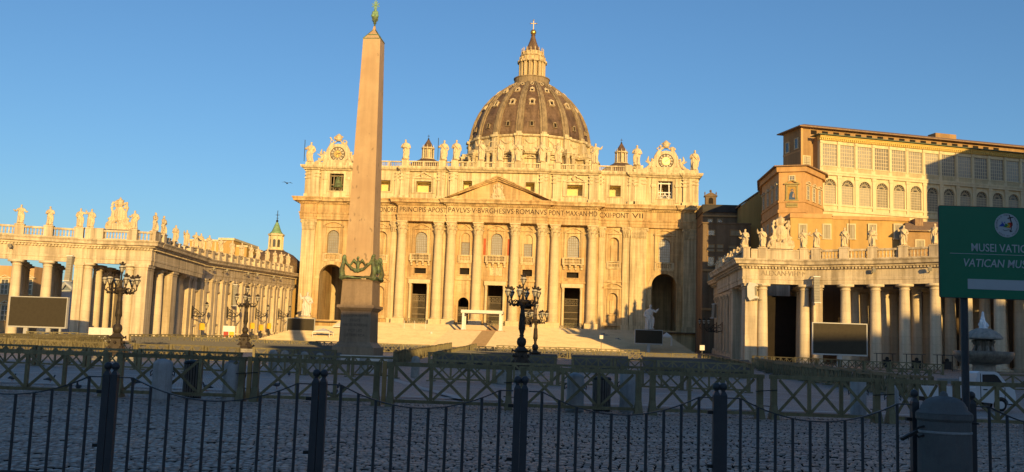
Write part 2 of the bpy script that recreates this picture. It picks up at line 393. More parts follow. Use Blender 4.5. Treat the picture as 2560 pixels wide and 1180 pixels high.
for a, b in (((-21, 97), (-4, 38.5)), ((-24, 97), (-30, 38.5)), ((-17, 100), (24, 52)), ((-40, 39.5), (40, 39)), ((-50, 55), (50, 54.5))): band(a, b, .55)
# ---------------------------------------------------------------- building helpers
def arc(xc, zc, r, a0, a1, n=10, rz=None):
    return [(xc+r*math.cos(a0+(a1-a0)*i/n), zc+(rz or r)*math.sin(a0+(a1-a0)*i/n)) for i in range(n+1)]
def wall(mb, xa, xb, z0, z1, y0, y1, xc=0, ops=()):
    z = z0
    for a, b, w, ar in sorted(ops):
        if a > z: mb.box(xa, xb, y0, y1, z, a)
        mb.box(xa, xc-w/2, y0, y1, max(a, z0), b); mb.box(xc+w/2, xb, y0, y1, max(a, z0), b)
        if ar:
            r = w/2
            for sg in (-1, 1):
                q = arc(xc, b-r, r, PI/2, PI/2+sg*PI/2, 8)
                mb.extr(q+[(xc-sg*r, b)], y0, y1)
        z = b
    if z < z1: mb.box(xa, xb, y0, y1, z, z1)
def surround(mb, xc, a, b, w, ar, t, y0, y1, sill=True):
    """Moulded frame standing proud round an opening."""
    r = w/2; top = b-r if ar else b
    mb.box(xc-r-t, xc-r, y0, y1, a, top); mb.box(xc+r, xc+r+t, y0, y1, a, top)
    if ar: mb.extr(arc(xc, top, r+t, 0, PI, 14)+arc(xc, top, r, PI, 0, 14), y0, y1)
    else: mb.box(xc-r-t, xc+r+t, y0, y1, b, b+t)
    if sill: mb.box(xc-r-t*1.4, xc+r+t*1.4, y0-.1, y1, a-t*.7, a)
def seg_ped(mb, xc, z, w, h, y0, y1, t=.35):
    R = (w*w/4+h*h)/(2*h); a = math.asin(min(1, w/2/R))
    mb.extr(arc(xc, z+h-R, R, PI/2-a, PI/2+a, 12)+arc(xc, z+h-R, R-t, PI/2+a*.97, PI/2-a*.97, 12), y0, y1)
    mb.box(xc-w/2, xc+w/2, y0, y1, z-t, z)
def tri_ped(mb, xc, z, w, h, y0, y1, t=.35):
    mb.extr([(xc-w/2, z), (xc+w/2, z), (xc, z+h)][:1]+[(xc-w/2+t*2, z), (xc, z+h-t), (xc+w/2-t*2, z), (xc+w/2, z), (xc, z+h)], y0, y1)
    mb.box(xc-w/2, xc+w/2, y0, y1, z-t, z)
def baluster(mb, x, y, z, h, r=.16, n=6):
    mb.lathe([(r*.9, 0), (r*.9, h*.08), (r*.5, h*.14), (r, h*.36), (r*.45, h*.8), (r*.8, h*.93), (r*.8, h)], n, (x, y, z))
def balus_run(mb, a, b, z, h, step=.5, w=.5, r=.16, za=None):
    """Straight balustrade from a to b: base, balusters and rail."""
    a = Vector(a); b = Vector(b); L = (b-a).length; n = max(2, int(L/step)); up = Vector((0, 0, 1))
    mb.bar(a+up*(z+h*.09), b+up*(z+h*.09), w, h*.18); mb.bar(a+up*(z+h*.91), b+up*(z+h*.91), w*1.05, h*.18)
    for i in range(n):
        p = a.lerp(b, (i+.5)/n); baluster(mb, p.x, p.y, p.z+z+h*.18, h*.64, r)
def window_bars(mb, xc, a, b, w, ar, y, nx, nz, t=.07):
    r = w/2; top = b-r if ar else b
    for i in range(1, nx):
        x = xc-r+w*i/nx; zz = top+(math.sqrt(max(0, r*r-(x-xc)**2)) if ar else 0)
        mb.box(x-t/2, x+t/2, y-.06, y, a, zz)
    for j in range(1, nz):
        z = a+(b-a)*j/nz; hw = r if z <= top else math.sqrt(max(0, r*r-(z-top)**2))
        mb.box(xc-hw, xc+hw, y-.05, y+.01, z-t/2, z+t/2)
def pane_shape(mb, xc, a, b, w, ar, y):
    r = w/2+.02
    if ar: mb.extr([(xc-r, a)]+arc(xc, b-r, r, PI, 0, 12)+[(xc+r, a)], y, y+.1)
    else: mb.box(xc-r, xc+r, y, y+.1, a, b)
def capital(mb, r, h, n=8, c=(0, 0, 0)):
    """Corinthian capital: bell, two rings of curling leaves, corner volutes and abacus."""
    x, y, z = c
    mb.lathe([(r*.92, 0), (r*.95, h*.5), (r*1.2, h*.88)], 16, c)
    for ring, (z0, hh, off) in enumerate(((.02, .38, 0), (.30, .40, .5))):
        for i in range(n):
            t = 2*PI*(i+off)/n; d = Vector((math.cos(t), math.sin(t), 0)); s = Vector((-d.y, d.x, 0)); p = Vector((x, y, z))
            w = r*.33; vs = []
            for f, o in ((0, 1.0), (.6, 1.12), (.92, 1.36), (.8, 1.48)):
                q = p+d*r*o+Vector((0, 0, h*(z0+hh*f)))
                vs += [q-s*w*(1-.3*f), q+s*w*(1-.3*f)]
            k = len(mb.v); mb.add(vs+[v-d*r*.12 for v in vs], [(0, 1, 3, 2), (2, 3, 5, 4), (4, 5, 7, 6), (8, 10, 11, 9), (10, 12, 13, 11), (12, 14, 15, 13), (0, 2, 10, 8), (2, 4, 12, 10), (4, 6, 14, 12), (1, 9, 11, 3), (3, 11, 13, 5), (5, 13, 15, 7), (6, 7, 15, 14), (0, 8, 9, 1)])
    for i in range(4):
        t = PI/4+i*PI/2; d = Vector((math.cos(t), math.sin(t), 0))
        mb.tube([Vector((x, y, z))+d*r*1.0+Vector((0, 0, h*.55)), Vector((x, y, z))+d*r*1.35+Vector((0, 0, h*.8)), Vector((x, y, z))+d*r*1.5+Vector((0, 0, h*.86))], [r*.12, r*.15, r*.2], 6)
    mb.cbox((x, y, z+h*.9), r*2.5, r*2.5, h*.1)
def ent_profile(z, parts): return [(o, z+h) for o, h in parts]

# ---------------------------------------------------------------- draped figures
def figure(pose, seed=0, beard=True, vox=.0125):
    """One standing robed figure, one metre tall, facing -Y, fused into a single skin."""
    rg = random.Random(seed); mb = MB(); lean = rg.uniform(-.035, .035); k = rg.choice((7, 8, 9)); ph = rg.uniform(0, 6)
    prof = [(.02, .150), (.05, .168), (.12, .150), (.24, .138), (.36, .140), (.48, .150), (.57, .128), (.66, .142), (.74, .158), (.79, .150), (.82, .095), (.845, .05), (.89, .045)]
    vs = []; n = 30
    for z, r in prof:
        cx = lean*math.sin(z*4.2); fold = (1 if z < .55 else .45 if z < .76 else 0)
        for j in range(n):
            t = 2*PI*j/n; q = r*(1+fold*.17*math.sin(k*t+ph+4*z)+fold*.08*math.sin(3*t-6*z))
            vs.append((cx+q*math.cos(t), q*.74*math.sin(t), z))
    m = len(prof)
    mb.add(vs, [(i*n+j, i*n+(j+1) % n, (i+1)*n+(j+1) % n, (i+1)*n+j) for i in range(m-1) for j in range(n)]+[tuple(range(n))[::-1], tuple((m-1)*n+j for j in range(n))])
    hx = lean*math.sin(.92*4.2)+rg.uniform(-.012, .012); hy = -.012
    mb.ball((hx, hy, .925), (.050, .058, .068), 12, 8); mb.ball((hx, hy+.018, .94), (.058, .058, .058), 12, 8)
    mb.ball((hx, hy-.058, .922), (.010, .016, .016), 6, 4)
    if beard: mb.ball((hx, hy-.04, .873), (.036, .034, .045), 8, 6)
    else: mb.ball((hx, hy+.04, .89), (.05, .035, .06), 8, 6)
    P = {'book': ((-.21, -.03, .60), (-.07, -.15, .60), (.21, -.01, .58), (.09, -.15, .55)),
         'raise': ((-.23, -.05, .70), (-.27, -.11, .90), (.21, .0, .58), (.13, -.13, .53)),
         'open': ((-.24, -.04, .62), (-.34, -.14, .68), (.24, -.04, .62), (.33, -.14, .62)),
         'staff': ((-.22, -.04, .62), (-.25, -.17, .66), (.22, .0, .57), (.14, -.09, .45)),
         'chest': ((-.21, -.02, .60), (-.04, -.15, .66), (.21, .02, .57), (.20, -.06, .42)),
         'left': ((-.21, .0, .57), (-.12, -.13, .50), (.24, -.03, .70), (.33, -.10, .82)),
         'prayer': ((-.20, -.05, .60), (-.03, -.16, .67), (.20, -.05, .60), (.03, -.16, .67))}[pose]
    sx = lean*math.sin(.76*4.2)
    for sg, el, hd in ((-1, P[0], P[1]), (1, P[2], P[3])):
        s = Vector((sx+sg*.125, 0, .765)); e = Vector(el); h = Vector(hd); hm = e.lerp(h, .75)
        mb.tube([s, s.lerp(e, .5)+Vector((sg*.012, 0, 0)), e, hm], [.052, .052, .046, .05], 8)
        mb.tube([hm, h], [.028, .022], 6); d = (h-hm).normalized()
        mb.ball(h+d*.018, (.020, .018, .026), 6, 5)
    if pose == 'book': mb.box(-.12, .0, -.185, -.145, .56, .70)
    # the mantle thrown over one shoulder and across the hips
    s = rg.choice((-1, 1))
    mb.tube([(s*.12, .09, .50), (s*.13, .05, .78), (s*.06, -.10, .74), (-s*.05, -.135, .60), (-s*.15, -.06, .47), (-s*.13, .07, .42)], [.05, .045, .036, .04, .045, .05], 8)
    mb.tube([(-s*.14, -.05, .48), (-s*.16, -.06, .32), (-s*.15, -.05, .14)], [.05, .045, .03], 8)
    mb.tube([(s*.04, -.12, .40), (s*.07, -.15, .22), (s*.05, -.16, .05)], [.03, .042, .04], 8)
    mb.ball((.05, -.15, .03), (.03, .05, .025), 8, 4); mb.ball((-.06, -.14, .03), (.03, .05, .025), 8, 4)
    return remesh(mb, vox, 'figure', dec=.6)
FIG = {}
def statue(pose, seed, label, loc, h, rz, group, prop=None, m=None, plinth=.12):
    key = (pose, seed)
    if key not in FIG: FIG[key] = figure(pose, seed, beard=seed % 3 != 0)
    t = thing('statue', label, 'statue', loc, rz, group)
    b = put('figure', FIG[key], m or M['stat'], t); b.scale = (h,)*3; b.location.z = plinth
    MB().frus((0, 0, 0), h*.36, h*.30, h*.33, h*.27, plinth+.01).build('plinth', m or M['stat'], t)
    if prop == 'cross':
        q = MB().bar((-.28*h, -.18*h, plinth), (-.28*h, -.16*h, 1.1*h), .07*h*.6, .05*h*.6).bar((-.45*h, -.17*h, .93*h), (-.11*h, -.17*h, .93*h), .07*h*.6, .05*h*.6)
        q.build('cross', m or M['stat'], t)
    elif prop == 'staff': MB().tube([(-.25*h, -.19*h, plinth), (-.26*h, -.19*h, 1.08*h)], .012*h+.02, 6).build('staff', M['iron'], t)
    elif prop == 'saltire':
        MB().bar((-.3*h, .12*h, .1), (.3*h, .12*h, .95*h), .05*h, .05*h).bar((.3*h, .14*h, .1), (-.3*h, .14*h, .95*h), .05*h, .05*h).build('cross', m or M['stat'], t)
    return t

def arms_mesh(seed=1):
    """Carved papal coat of arms about 5.5 m tall: shield, scrolls, keys and tiara on a mound."""
    mb = MB(); rg = random.Random(seed)
    mb.ball((0, 0, 2.75), (1.25, .5, 1.55), 16, 8); mb.ball((0, -.28, 2.75), (.95, .42, 1.2), 14, 8)
    for z, w in ((.0, 2.5), (.35, 2.1), (.7, 1.7)): mb.frus((0, 0, z), w*2, 1.5, w*1.8, 1.3, .4)
    for s in (-1, 1):
        mb.tube([(s*2.6, 0, .3), (s*2.3, -.2, 1.0), (s*1.7, -.1, 1.6), (s*1.9, -.2, 2.1), (s*2.25, -.1, 1.9)], [.3, .36, .34, .28, .2], 8)
        mb.tube([(s*.9, 0, 1.4), (s*1.5, -.1, 2.2), (s*1.4, -.1, 3.2), (s*1.7, -.1, 4.0), (s*1.25, -.15, 4.25)], [.28, .3, .25, .28, .2], 8)
        mb.bar((s*1.2, .1, 3.3), (-s*1.3, .1, 5.0), .28, .3)
        for i in range(9): mb.ball((s*rg.uniform(.5, 2.4), -.3+rg.uniform(-.3, .2), rg.uniform(.5, 1.7)), rg.uniform(.2, .38), 7, 5)
        for i in range(5): mb.ball((s*rg.uniform(.7, 1.7), -.2, rg.uniform(4.0, 4.9)), rg.uniform(.2, .34), 7, 5)
    mb.lathe([(.55, 4.2), (.72, 4.5), (.75, 4.9), (.6, 5.3), (.3, 5.6), (.1, 5.75)], 12)
    for z in (4.45, 4.85, 5.2): mb.lathe([(.6, z), (.85, z+.05), (.85, z+.15), (.6, z+.2)], 12)
    mb.ball((0, 0, 5.8), .16, 6, 4)
    for i in range(6): mb.ball((rg.uniform(-.5, .5), -.65, rg.uniform(2.1, 3.4)), .17, 6, 4)
    return remesh(mb, .09, 'coat_of_arms')

# ---------------------------------------------------------------- the basilica
BO = Vector((-22.1, 284, 9.95))
BAS = thing('basilica', 'travertine basilica with columned facade, inscription and large brown ribbed dome', 'basilica', BO)
COLS = (5.25, 12.9, 16.6, 27.2)
def mir(): return (-1, 1)
def yf(s):                                                 # main wall plane
    s = abs(s); return -1.3 if s < 14.7 else -.5 if s < 29.4 else -.4 if s < 37.4 else 0
BAYS = {0: (4.0, [(0, 11.1, 4.3, 0), (19.6, 25.8, 3.3, 1)]),
        8.95: (2.7, [(0, 7.3, 3.1, 1), (13.8, 15.7, 2.8, 0), (19.3, 25.7, 2.5, 1)]),
        21.8: (4.0, [(0, 11.0, 4.3, 0), (13.8, 15.4, 3.4, 0), (19.6, 25.8, 3.4, 1)]),
        33.3: (3.6, [(3.8, 9.9, 2.8, 1), (18.4, 25.7, 2.9, 1)]),
        47.6: (5.2, [(-.2, 15.75, 7.0, 1), (19.0, 25.7, 3.4, 1)])}
mbw = MB(); mbf = MB(); edges = []
for c, (hw, ops) in BAYS.items():
    for s in ((1,) if c == 0 else (-1, 1)):
        xc = s*c; wall(mbw, xc-hw, xc+hw, -.6, 29, yf(c), yf(c)+1.6, xc, ops); edges.append((xc-hw, xc+hw, yf(c)))
        for a, b, w, ar in ops:
            if c == 47.6 and a < 1: continue
            t = .45 if b > 17 or b < 8 else .35
            surround(mbf, xc, a, b, w, ar, t if not (b > 10.5 and a == 0) else .01, yf(c)-.18, yf(c)+.05, a > 1)
edges.sort()
for (a0, a1, ya), (b0, b1, yb) in zip(edges, edges[1:]):
    mid = (a1+b0)/2; brk = [x for x in (-37.4, -29.4, -14.7, 14.7, 29.4, 37.4) if a1 < x < b0]
    pts = [a1]+brk+[b0]
    for p, q in zip(pts, pts[1:]): mbw.box(p, q, yf((p+q)/2), yf((p+q)/2)+1.6, -.6, 29)
for s in mir():
    mbw.box(min(s*52.8, s*57), max(s*52.8, s*57), 0, 1.6, -.6, 29)
    # the two end bays stand on a taller plinth because the ground falls away at the sides
    mbw.box(min(s*42.7, s*57.6), max(s*42.7, s*57.6), -.9, 16, -6.5, -.65)
    # sides of the narthex
    x0, x1 = sorted((s*57, s*55.4)); mbw.box(x0, x1, 1.6, 22, -.6, 29)
    x0, x1 = sorted((s*51.1, s*52.6)); mbw.box(x0, x1, 1.6, 15, -.6, 29)
    x0, x1 = sorted((s*44.1, s*42.6)); mbw.box(x0, x1, 1.6, 15, -.6, 29)
    x0, x1 = sorted((s*44.1, s*51.1)); mbw.box(x0, x1, 1.6, 15, 16.2, 17)
mbw.build('wall', M['ochre'], BAS)
# pedimented window surrounds, string courses and framed panels of the wall
for s in mir():
    seg_ped(mbf, s*21.8, 26.9, 5.4, 1.3, yf(22)-.5, yf(22)+.03); tri_ped(mbf, s*8.95, 26.9, 4.2, 1.4, yf(9)-.45, yf(9)+.03)
    tri_ped(mbf, s*33.3, 26.9, 4.6, 1.3, yf(33)-.4, yf(33)+.03); seg_ped(mbf, s*47.6, 26.9, 6.2, 1.4, -.55, .03)
    seg_ped(mbf, s*33.3, 11.4, 6.2, 1.5, yf(33)-.6, yf(33)+.03, .4)
    for dx in (-2.3, 2.3):
        mbf.box(s*33.3+dx-.45, s*33.3+dx+.45, yf(33)-.42, yf(33)+.03, 1.5, 11.0)
        mbf.box(s*21.8+dx*1.0-.3, s*21.8+dx*1.0+.3, yf(22)-.4, yf(22)+.03, 19.4, 26.5)
        mbf.box(s*47.6+dx*1.05-.35, s*47.6+dx*1.05+.35, -.42, .03, 19.0, 26.5)
        mbf.box(s*33.3+dx*.87-.25, s*33.3+dx*.87+.25, yf(33)-.36, yf(33)+.03, 18.4, 26.5)
    mbf.box(s*33.3-2.9, s*33.3+2.9, yf(33)-.7, yf(33)+.03, .6, 1.5)
    for xc, hw, z in ((8.95, 2.6, 12.2), (21.8, 3.9, 12.2), (33.3, 3.5, 12.9)):
        mbf.box(s*xc-hw, s*xc+hw, yf(xc)-.45, yf(xc)+.03, z, z+.55)
    for xc, a, b, w in ((8.95, 8.5, 11.2, 4.0), (33.3, 14.2, 16.9, 3.6)):
        for x in (s*xc-w/2, s*xc+w/2-.25): mbf.box(x, x+.25, yf(xc)-.15, yf(xc)+.03, a, b)
        for z in (a, b-.25): mbf.box(s*xc-w/2+.25, s*xc+w/2-.25, yf(xc)-.15, yf(xc)+.03, z, z+.25)
    # imposts and archivolt of the great end arches
    r = 3.5; mbf.extr(arc(s*47.6, 12.25, r+.9, 0, PI, 20)+arc(s*47.6, 12.25, r, PI, 0, 20), -.3, .03)
    for dx in (-1, 1):
        x0, x1 = sorted((s*47.6+dx*3.35, s*47.6+dx*5.0)); mbf.box(x0, x1, -.45, .9, 11.5, 12.25)
        mbf.box(x0+.15, x1-.15, -.25, .03, -.4, 11.5)
mbf.box(-3.9, 3.9, yf(0)-.3, yf(0)+.03, 12.2, 12.75); seg_ped(mbf, 0, 26.9, 5.4, 1.3, yf(0)-.5, yf(0)+.03)
for dx in (-2.3, 2.3): mbf.box(dx-.3, dx+.3, yf(0)-.4, yf(0)+.03, 19.4, 26.5)
BC = [0]+[q*c for q in mir() for c in (8.95, 21.8, 33.3, 47.6)]
mbf.build_bins('window_surround', M['ochre'], BAS, BC, zs=(12.15, 17.0))
# narthex behind the doors
mb = MB().box(-42.5, 42.5, 13, 14, -.6, 29).box(-42.5, 42.5, 1.7, 13, 18.2, 18.8).box(-57, 57, -2.3, 22, -.9, -.62)
mb.box(-60, -41, 46, 47, -4, 26).box(41, 62, 46, 47, -4, 26)
mb.build('narthex', M['plasG'], BAS)
mb = MB()
for x in (-33, -21.8, -9, 0, 9, 21.8, 33): mb.box(x-2.2, x+2.2, 12.6, 13.05, -.6, 8)
for s in mir(): mb.box(s*27-.8, s*27+.8, 6, 7.5, -.6, 17).box(s*15-.8, s*15+.8, 6, 7.5, -.6, 17)
mb.build_bins('inner_door', M['doorm'], BAS, [-33, -27, -21.8, -15, -9, 0, 9, 15, 21.8, 27, 33])
# windows
for c, (hw, ops) in BAYS.items():
    for s in ((1,) if c == 0 else (-1, 1)):
        for a, b, w, ar in ops:
            xc = s*c; y = yf(c)+.65
            if a > 17 and c != 33.3:
                p = MB(); pane_shape(p, xc, a, b, w, ar, y)
                o = p.build('window', M['pane'], BAS)
                q = MB(); window_bars(q, xc, a, b, w, ar, y, 6, 9, .09); surround(q, xc, a, b, w-.3, ar, .15, y-.1, y, False); q.build('window_bar', M['mull'], o)
                if c == 8.95:
                    MB().box(xc-w/2, xc+w/2, y-.3, y, 23.1, 25.9).build('lunette_panel', M['ochre'], o)
            elif c == 33.3:
                p = MB(); pane_shape(p, xc, a, b, w, ar, y+.35); p.box(xc-.8, xc+.8, y, y+.34, a+.3, b-2.2); p.build('niche', M['ochre'], BAS)
            elif 13 < a < 17: MB().box(xc-w/2-.1, xc+w/2+.1, y+.7, y+.8, a-.1, b+.1).build('mezzanine_window', M['dark'], BAS)
            elif c in (0, 21.8, 8.95):
                # gilded iron gate under an open top
                top = 7.9 if c != 8.95 else 4.6
                g = MB(); yy = yf(c)+1.0; n = 14 if c != 8.95 else 9
                for i in range(n+1):
                    x = xc-w/2+w*i/n; g.box(x-.035, x+.035, yy-.03, yy+.03, 0, top-1.9)
                for z in (.1, 2.2, 4.0, top-1.9, top-.15): g.box(xc-w/2, xc+w/2, yy-.05, yy+.05, z, z+.14)
                for i in range(4):
                    x = xc-w/2+w*(i+.5)/4; g.tube([(x+.42*math.cos(t), yy, top-1.0+.55*math.sin(t)) for t in np.linspace(0, 2*PI, 11)], .06, 5)
                    g.bar((x-.4, yy, top-1.6), (x+.4, yy, top-.3), .07, .07).bar((x+.4, yy, top-1.6), (x-.4, yy, top-.3), .07, .07)
                g.build('gate', M['mull'], BAS)
                if c == 8.95:
                    continue
                k = MB()
                for dx in (-1, 1):
                    x = xc+dx*(w/2+.42)
                    k.lathe([(.5, -.6), (.5, 0), (.38, .15), (.36, 8.6), (.30, 9.7)], 12, (x, yf(c)-.55, 0)); capital(k, .32, 1.2, 6, (x, yf(c)-.55, 9.7))
                k.box(xc-w/2-.95, xc+w/2+.95, yf(c)-1.0, yf(c)+.02, 10.95, 12.1)
                k.build('door_column', M['shaft'], BAS)
# balconies
for s, c in ((1, 0), (-1, 21.8), (1, 21.8), (-1, 8.95), (1, 8.95), (-1, 33.3), (1, 33.3), (-1, 47.6), (1, 47.6)):
    big = c in (0, 21.8); w = 6.2 if big else 4.2 if c != 47.6 else 5.6; p = 1.3 if big else .45; y = yf(c); xc = s*c; z = 17.4 if c < 30 else 16.9
    mb = MB().box(xc-w/2, xc+w/2, y-p, y+.02, z, z+.35)
    n = 12 if big else 8; hw = w*.40
    mb.box(xc-w/2+.06, xc+w/2-.06, y-p+.06, y-p+.42, z+1.75, z+2.0)
    for x in (xc-w/2+.05, xc+w/2-.65): mb.box(x, x+.6, y-p+.02, y-p+.5, z+.35, z+1.75)
    for i in range(n): baluster(mb, xc-hw+2*hw*(i+.5)/n, y-p+.24, z+.35, 1.4, .17)
    if big:
        for x in (xc-w/2+.1, xc+w/2-.3): mb.box(x, x+.2, y-p+.5, y, z+.35, z+1.95)
        for i in range(4):
            x = xc-w*.4+w*.8*i/3; mb.extr([(x-.28, z-1.3), (x+.28, z-1.3), (x+.28, z), (x-.28, z)], y-p*.45, y+.02); mb.box(x-.3, x+.3, y-p*.9, y-p*.45, z-.6, z)
    else: mb.box(xc-w/2+.15, xc+w/2-.15, y-p*.6, y+.02, z-.35, z)
    mb.build('balcony', M['trav'], BAS)
MB().box(-2.1, 2.1, yf(0)-.12, yf(0)+.03, 13.5, 16.2).build('relief_frame', M['ochre'], BAS)
rg = random.Random(5); mb = MB()
for i in range(26): mb.ball((rg.uniform(-1.7, 1.7), yf(0)-.15, rg.uniform(13.8, 15.9)), (rg.uniform(.12, .3), .16, rg.uniform(.2, .45)), 7, 5)
mb.box(-1.8, 1.8, yf(0)-.17, yf(0)-.1, 13.7, 16.0)
put('relief', remesh(mb, .07, 'relief'), M['trav'], BAS)
for x in (-3.45, 3.45): MB().box(x-.35, x+.35, yf(0)-.1, yf(0)+.0, 19.6, 24.3).build('hanging', M['red'], BAS)
# giant order
sh = [(1.62, .9), (1.62, 1.25), (1.45, 1.45), (1.45, 1.6)]+[(1.40-.20*(i/8)**1.6, 1.7+23.3*i/8) for i in range(9)]+[(1.30, 25.15), (1.30, 25.35)]
mbs = MB().lathe(sh, 28); mbs.cbox((0, 0, -.6), 3.7, 3.7, 1.5)
me_s = mbs.mesh('column'); me_s.polygons.foreach_set('use_smooth', [len(p.vertices) == 4 and abs(p.normal.z) < .5 and p.area < 3 for p in me_s.polygons])
mbc = MB(); capital(mbc, 1.24, 3.3, 8, (0, 0, 25.3)); me_c = mbc.mesh('capital')
for s in mir():
    for c in COLS:
        o = put('column', me_s, M['shaft'], BAS); o.location = (s*c, yf(c)-1.45, 0)
        q = put('capital', me_c, M['shaft'], o)
mbp = MB()
for s in mir():
    for c, w, y in ((29.9, 1.6, .5), (36.7, 1.9, .75), (40.2, 4.6, .85), (54.8, 3.8, .85), (14.9, 1.3, .45), (10.95, .01, .1)):
        y0 = yf(c)-y
        if w < .1: continue
        mbp.box(s*c-w/2, s*c+w/2, y0, yf(c)+.01, .9, 25.5); mbp.box(s*c-w/2-.25, s*c+w/2+.25, y0-.25, yf(c)+.01, -.6, .9)
        n = max(1, round(w/1.5))
        mbp.frus((s*c, (y0+yf(c))/2, 25.5), w, y, w*1.12+.3, y+.6, 3.0)
        for ring in range(2):
            for i in range(n*3+ring):
                x = s*c-w/2+w*(i+.5)/(n*3+ring); mbp.frus((x, y0-.12-.13*ring, 25.6+1.15*ring), .36, .3, .5, .75, 1.1)
        for dx in (-1, 1): mbp.ball((s*c+dx*w*.55, y0-.35, 27.9), .42, 8, 5)
        mbp.box(s*c-w/2-.35, s*c+w/2+.35, y0-.45, yf(c)+.01, 28.2, 28.6)
mbp.build_bins('pilaster', M['trav'], BAS, [q*c for q in mir() for c in (29.9, 36.7, 40.2, 54.8, 14.9)])
# entablature, stepping forward towards the middle
SEG = [(-57.4, -52.6, -1.5), (-52.6, -42.8, -1.0), (-42.8, -37.6, -1.6), (-37.6, -28.6, -1.4), (-28.6, -14.3, -3.2), (-14.3, 14.3, -4.1), (14.3, 28.6, -3.2), (28.6, 37.6, -1.4), (37.6, 42.8, -1.6), (42.8, 52.6, -1.0), (52.6, 57.4, -1.5)]
path = [(57.4, 20)]
for a, b, y in reversed(SEG): path += [(b, y), (a, y)]
path += [(-57.4, 20)]
mb = MB(); mb.sweep([(-3, 28.6), (0, 28.6), (.02, 29.4), (.12, 29.45), (.14, 30.2), (.3, 30.3), (.35, 30.75), (.02, 30.8), (.02, 33.1), (-3, 33.1)], [(x*-1, y) for x, y in path][::1] if False else path[::-1])
mb.build('entablature', M['ochre'], BAS)
mb = MB().sweep([(-3, 33.1), (.25, 33.1), (.4, 33.45), (.85, 33.5), (.9, 33.75), (1.75, 33.8), (1.85, 34.3), (2.15, 34.75), (2.15, 34.95), (-3, 34.95)], path[::-1])
for a, b, y in SEG:
    n = int((b-a)/.62)
    for i in range(n): mb.box(a+(b-a)*(i+.5)/n-.16, a+(b-a)*(i+.5)/n+.16, y-.62, y-.3, 33.14, 33.46)
mb.build('cornice', M['ochre'], BAS)
for body, xa, xb, y in (("IN HONOREM", -37, -28.4, -1.4), ("PRINCIPIS·APOST", -28.0, -14.5, -3.2), ("PAVLVS·V·BVRGHESIVS·ROMANVS", -13.9, 14.0, -4.1), ("PONT·MAX·AN·MDCXII·PONT", 14.6, 37.0, -3.2), ("VII", 38.2, 41.3, -1.6)):
    if body.startswith('PONT'):
        for bd, p, q, yy in (("PONT·MAX·AN·MD", 14.7, 28.3, -3.2), ("CXII·PONT", 29.0, 37.3, -1.4)):
            t = text_mesh(bd, 1.45, q-p, .06, 'LEFT'); t.v = [(a+p, b+yy-.085, c+31.2) for a, b, c in t.v]; t.build('inscription', M['letter'], BAS)
        continue
    t = text_mesh(body, 1.45, xb-xa, .06, 'LEFT'); t.v = [(a+xa, b+y-.085, c+31.2) for a, b, c in t.v]; t.build('inscription', M['letter'], BAS)
# pediment
mb = MB().extr([(-13.6, 35.0), (13.6, 35.0), (0, 41.0)], -3.5, -.9); mb.build('pediment', M['ochre'], BAS)
mb = MB()
for s in mir():
    for off, y0, t in ((0, -5.5, .5), (-.5, -5.0, .45), (-.95, -4.4, .5)):
        a = Vector((s*15.6, 34.95+off)); b = Vector((0, 42.1+off)); d = Vector((0, t))
        q = [(a.x, a.y), (b.x, b.y), (b.x, b.y-t), (a.x, a.y-t)]
        mb.extr([(x, max(z, 34.97)) for x, z in q], y0, -1.0)
mb.build('raking_cornice', M['ochre'], BAS)
ARMS = arms_mesh(1)
o = put('coat_of_arms', ARMS, M['stat'], BAS); o.location = (0, -3.6, 35.0); o.scale = (.78, .8, .90)
# attic
AW = [(-47.6, 37.3, 42.4, 4.1, 6.5), (-33.3, 37.5, 40.7, 3.2, 4), (-21.8, 37.3, 40.5, 4.4, 5), (-9, 37.8, 40.8, 2.6, 3), (9, 37.8, 40.8, 2.6, 3), (21.8, 37.3, 40.5, 4.4, 5), (33.3, 37.5, 40.7, 3.2, 4), (47.6, 37.3, 42.4, 4.1, 6.5)]
ya = lambda s: yf(s)+(-.35 if abs(s) < 29.4 else .35)
mb = MB(); fr = MB(); last = -57.0; spans = []
for xc, a, b, w, hw in AW: spans.append((xc-hw, xc+hw, xc, a, b, w))
for i, (x0, x1, xc, a, b, w) in enumerate(spans):
    wall(mb, x0, x1, 34.9, 44, ya(xc), ya(xc)+1.5, xc, [(a, b, w, 0)])
    surround(fr, xc, a, b, w, 0, .4, ya(xc)-.16, ya(xc)+.03); surround(fr, xc, a+.0, b+.0, w+1.5, 0, .18, ya(xc)-.1, ya(xc)+.03, False)
gaps = [-57]+[q for s in spans for q in s[:2]]+[57]
for a, b in zip(gaps[::2], gaps[1::2]):
    brk = [x for x in (-37.4, -29.4, -14.7, 14.7, 29.4, 37.4) if a < x < b]; pts = [a]+brk+[b]
    for p, q in zip(pts, pts[1:]): mb.box(p, q, ya((p+q)/2), ya((p+q)/2)+1.5, 34.9, 44)
for s in mir():
    x0, x1 = sorted((s*57, s*55.5)); mb.box(x0, x1, 1.9, 22, 34.9, 44)
mb.build('attic_wall', M['attic'], BAS)
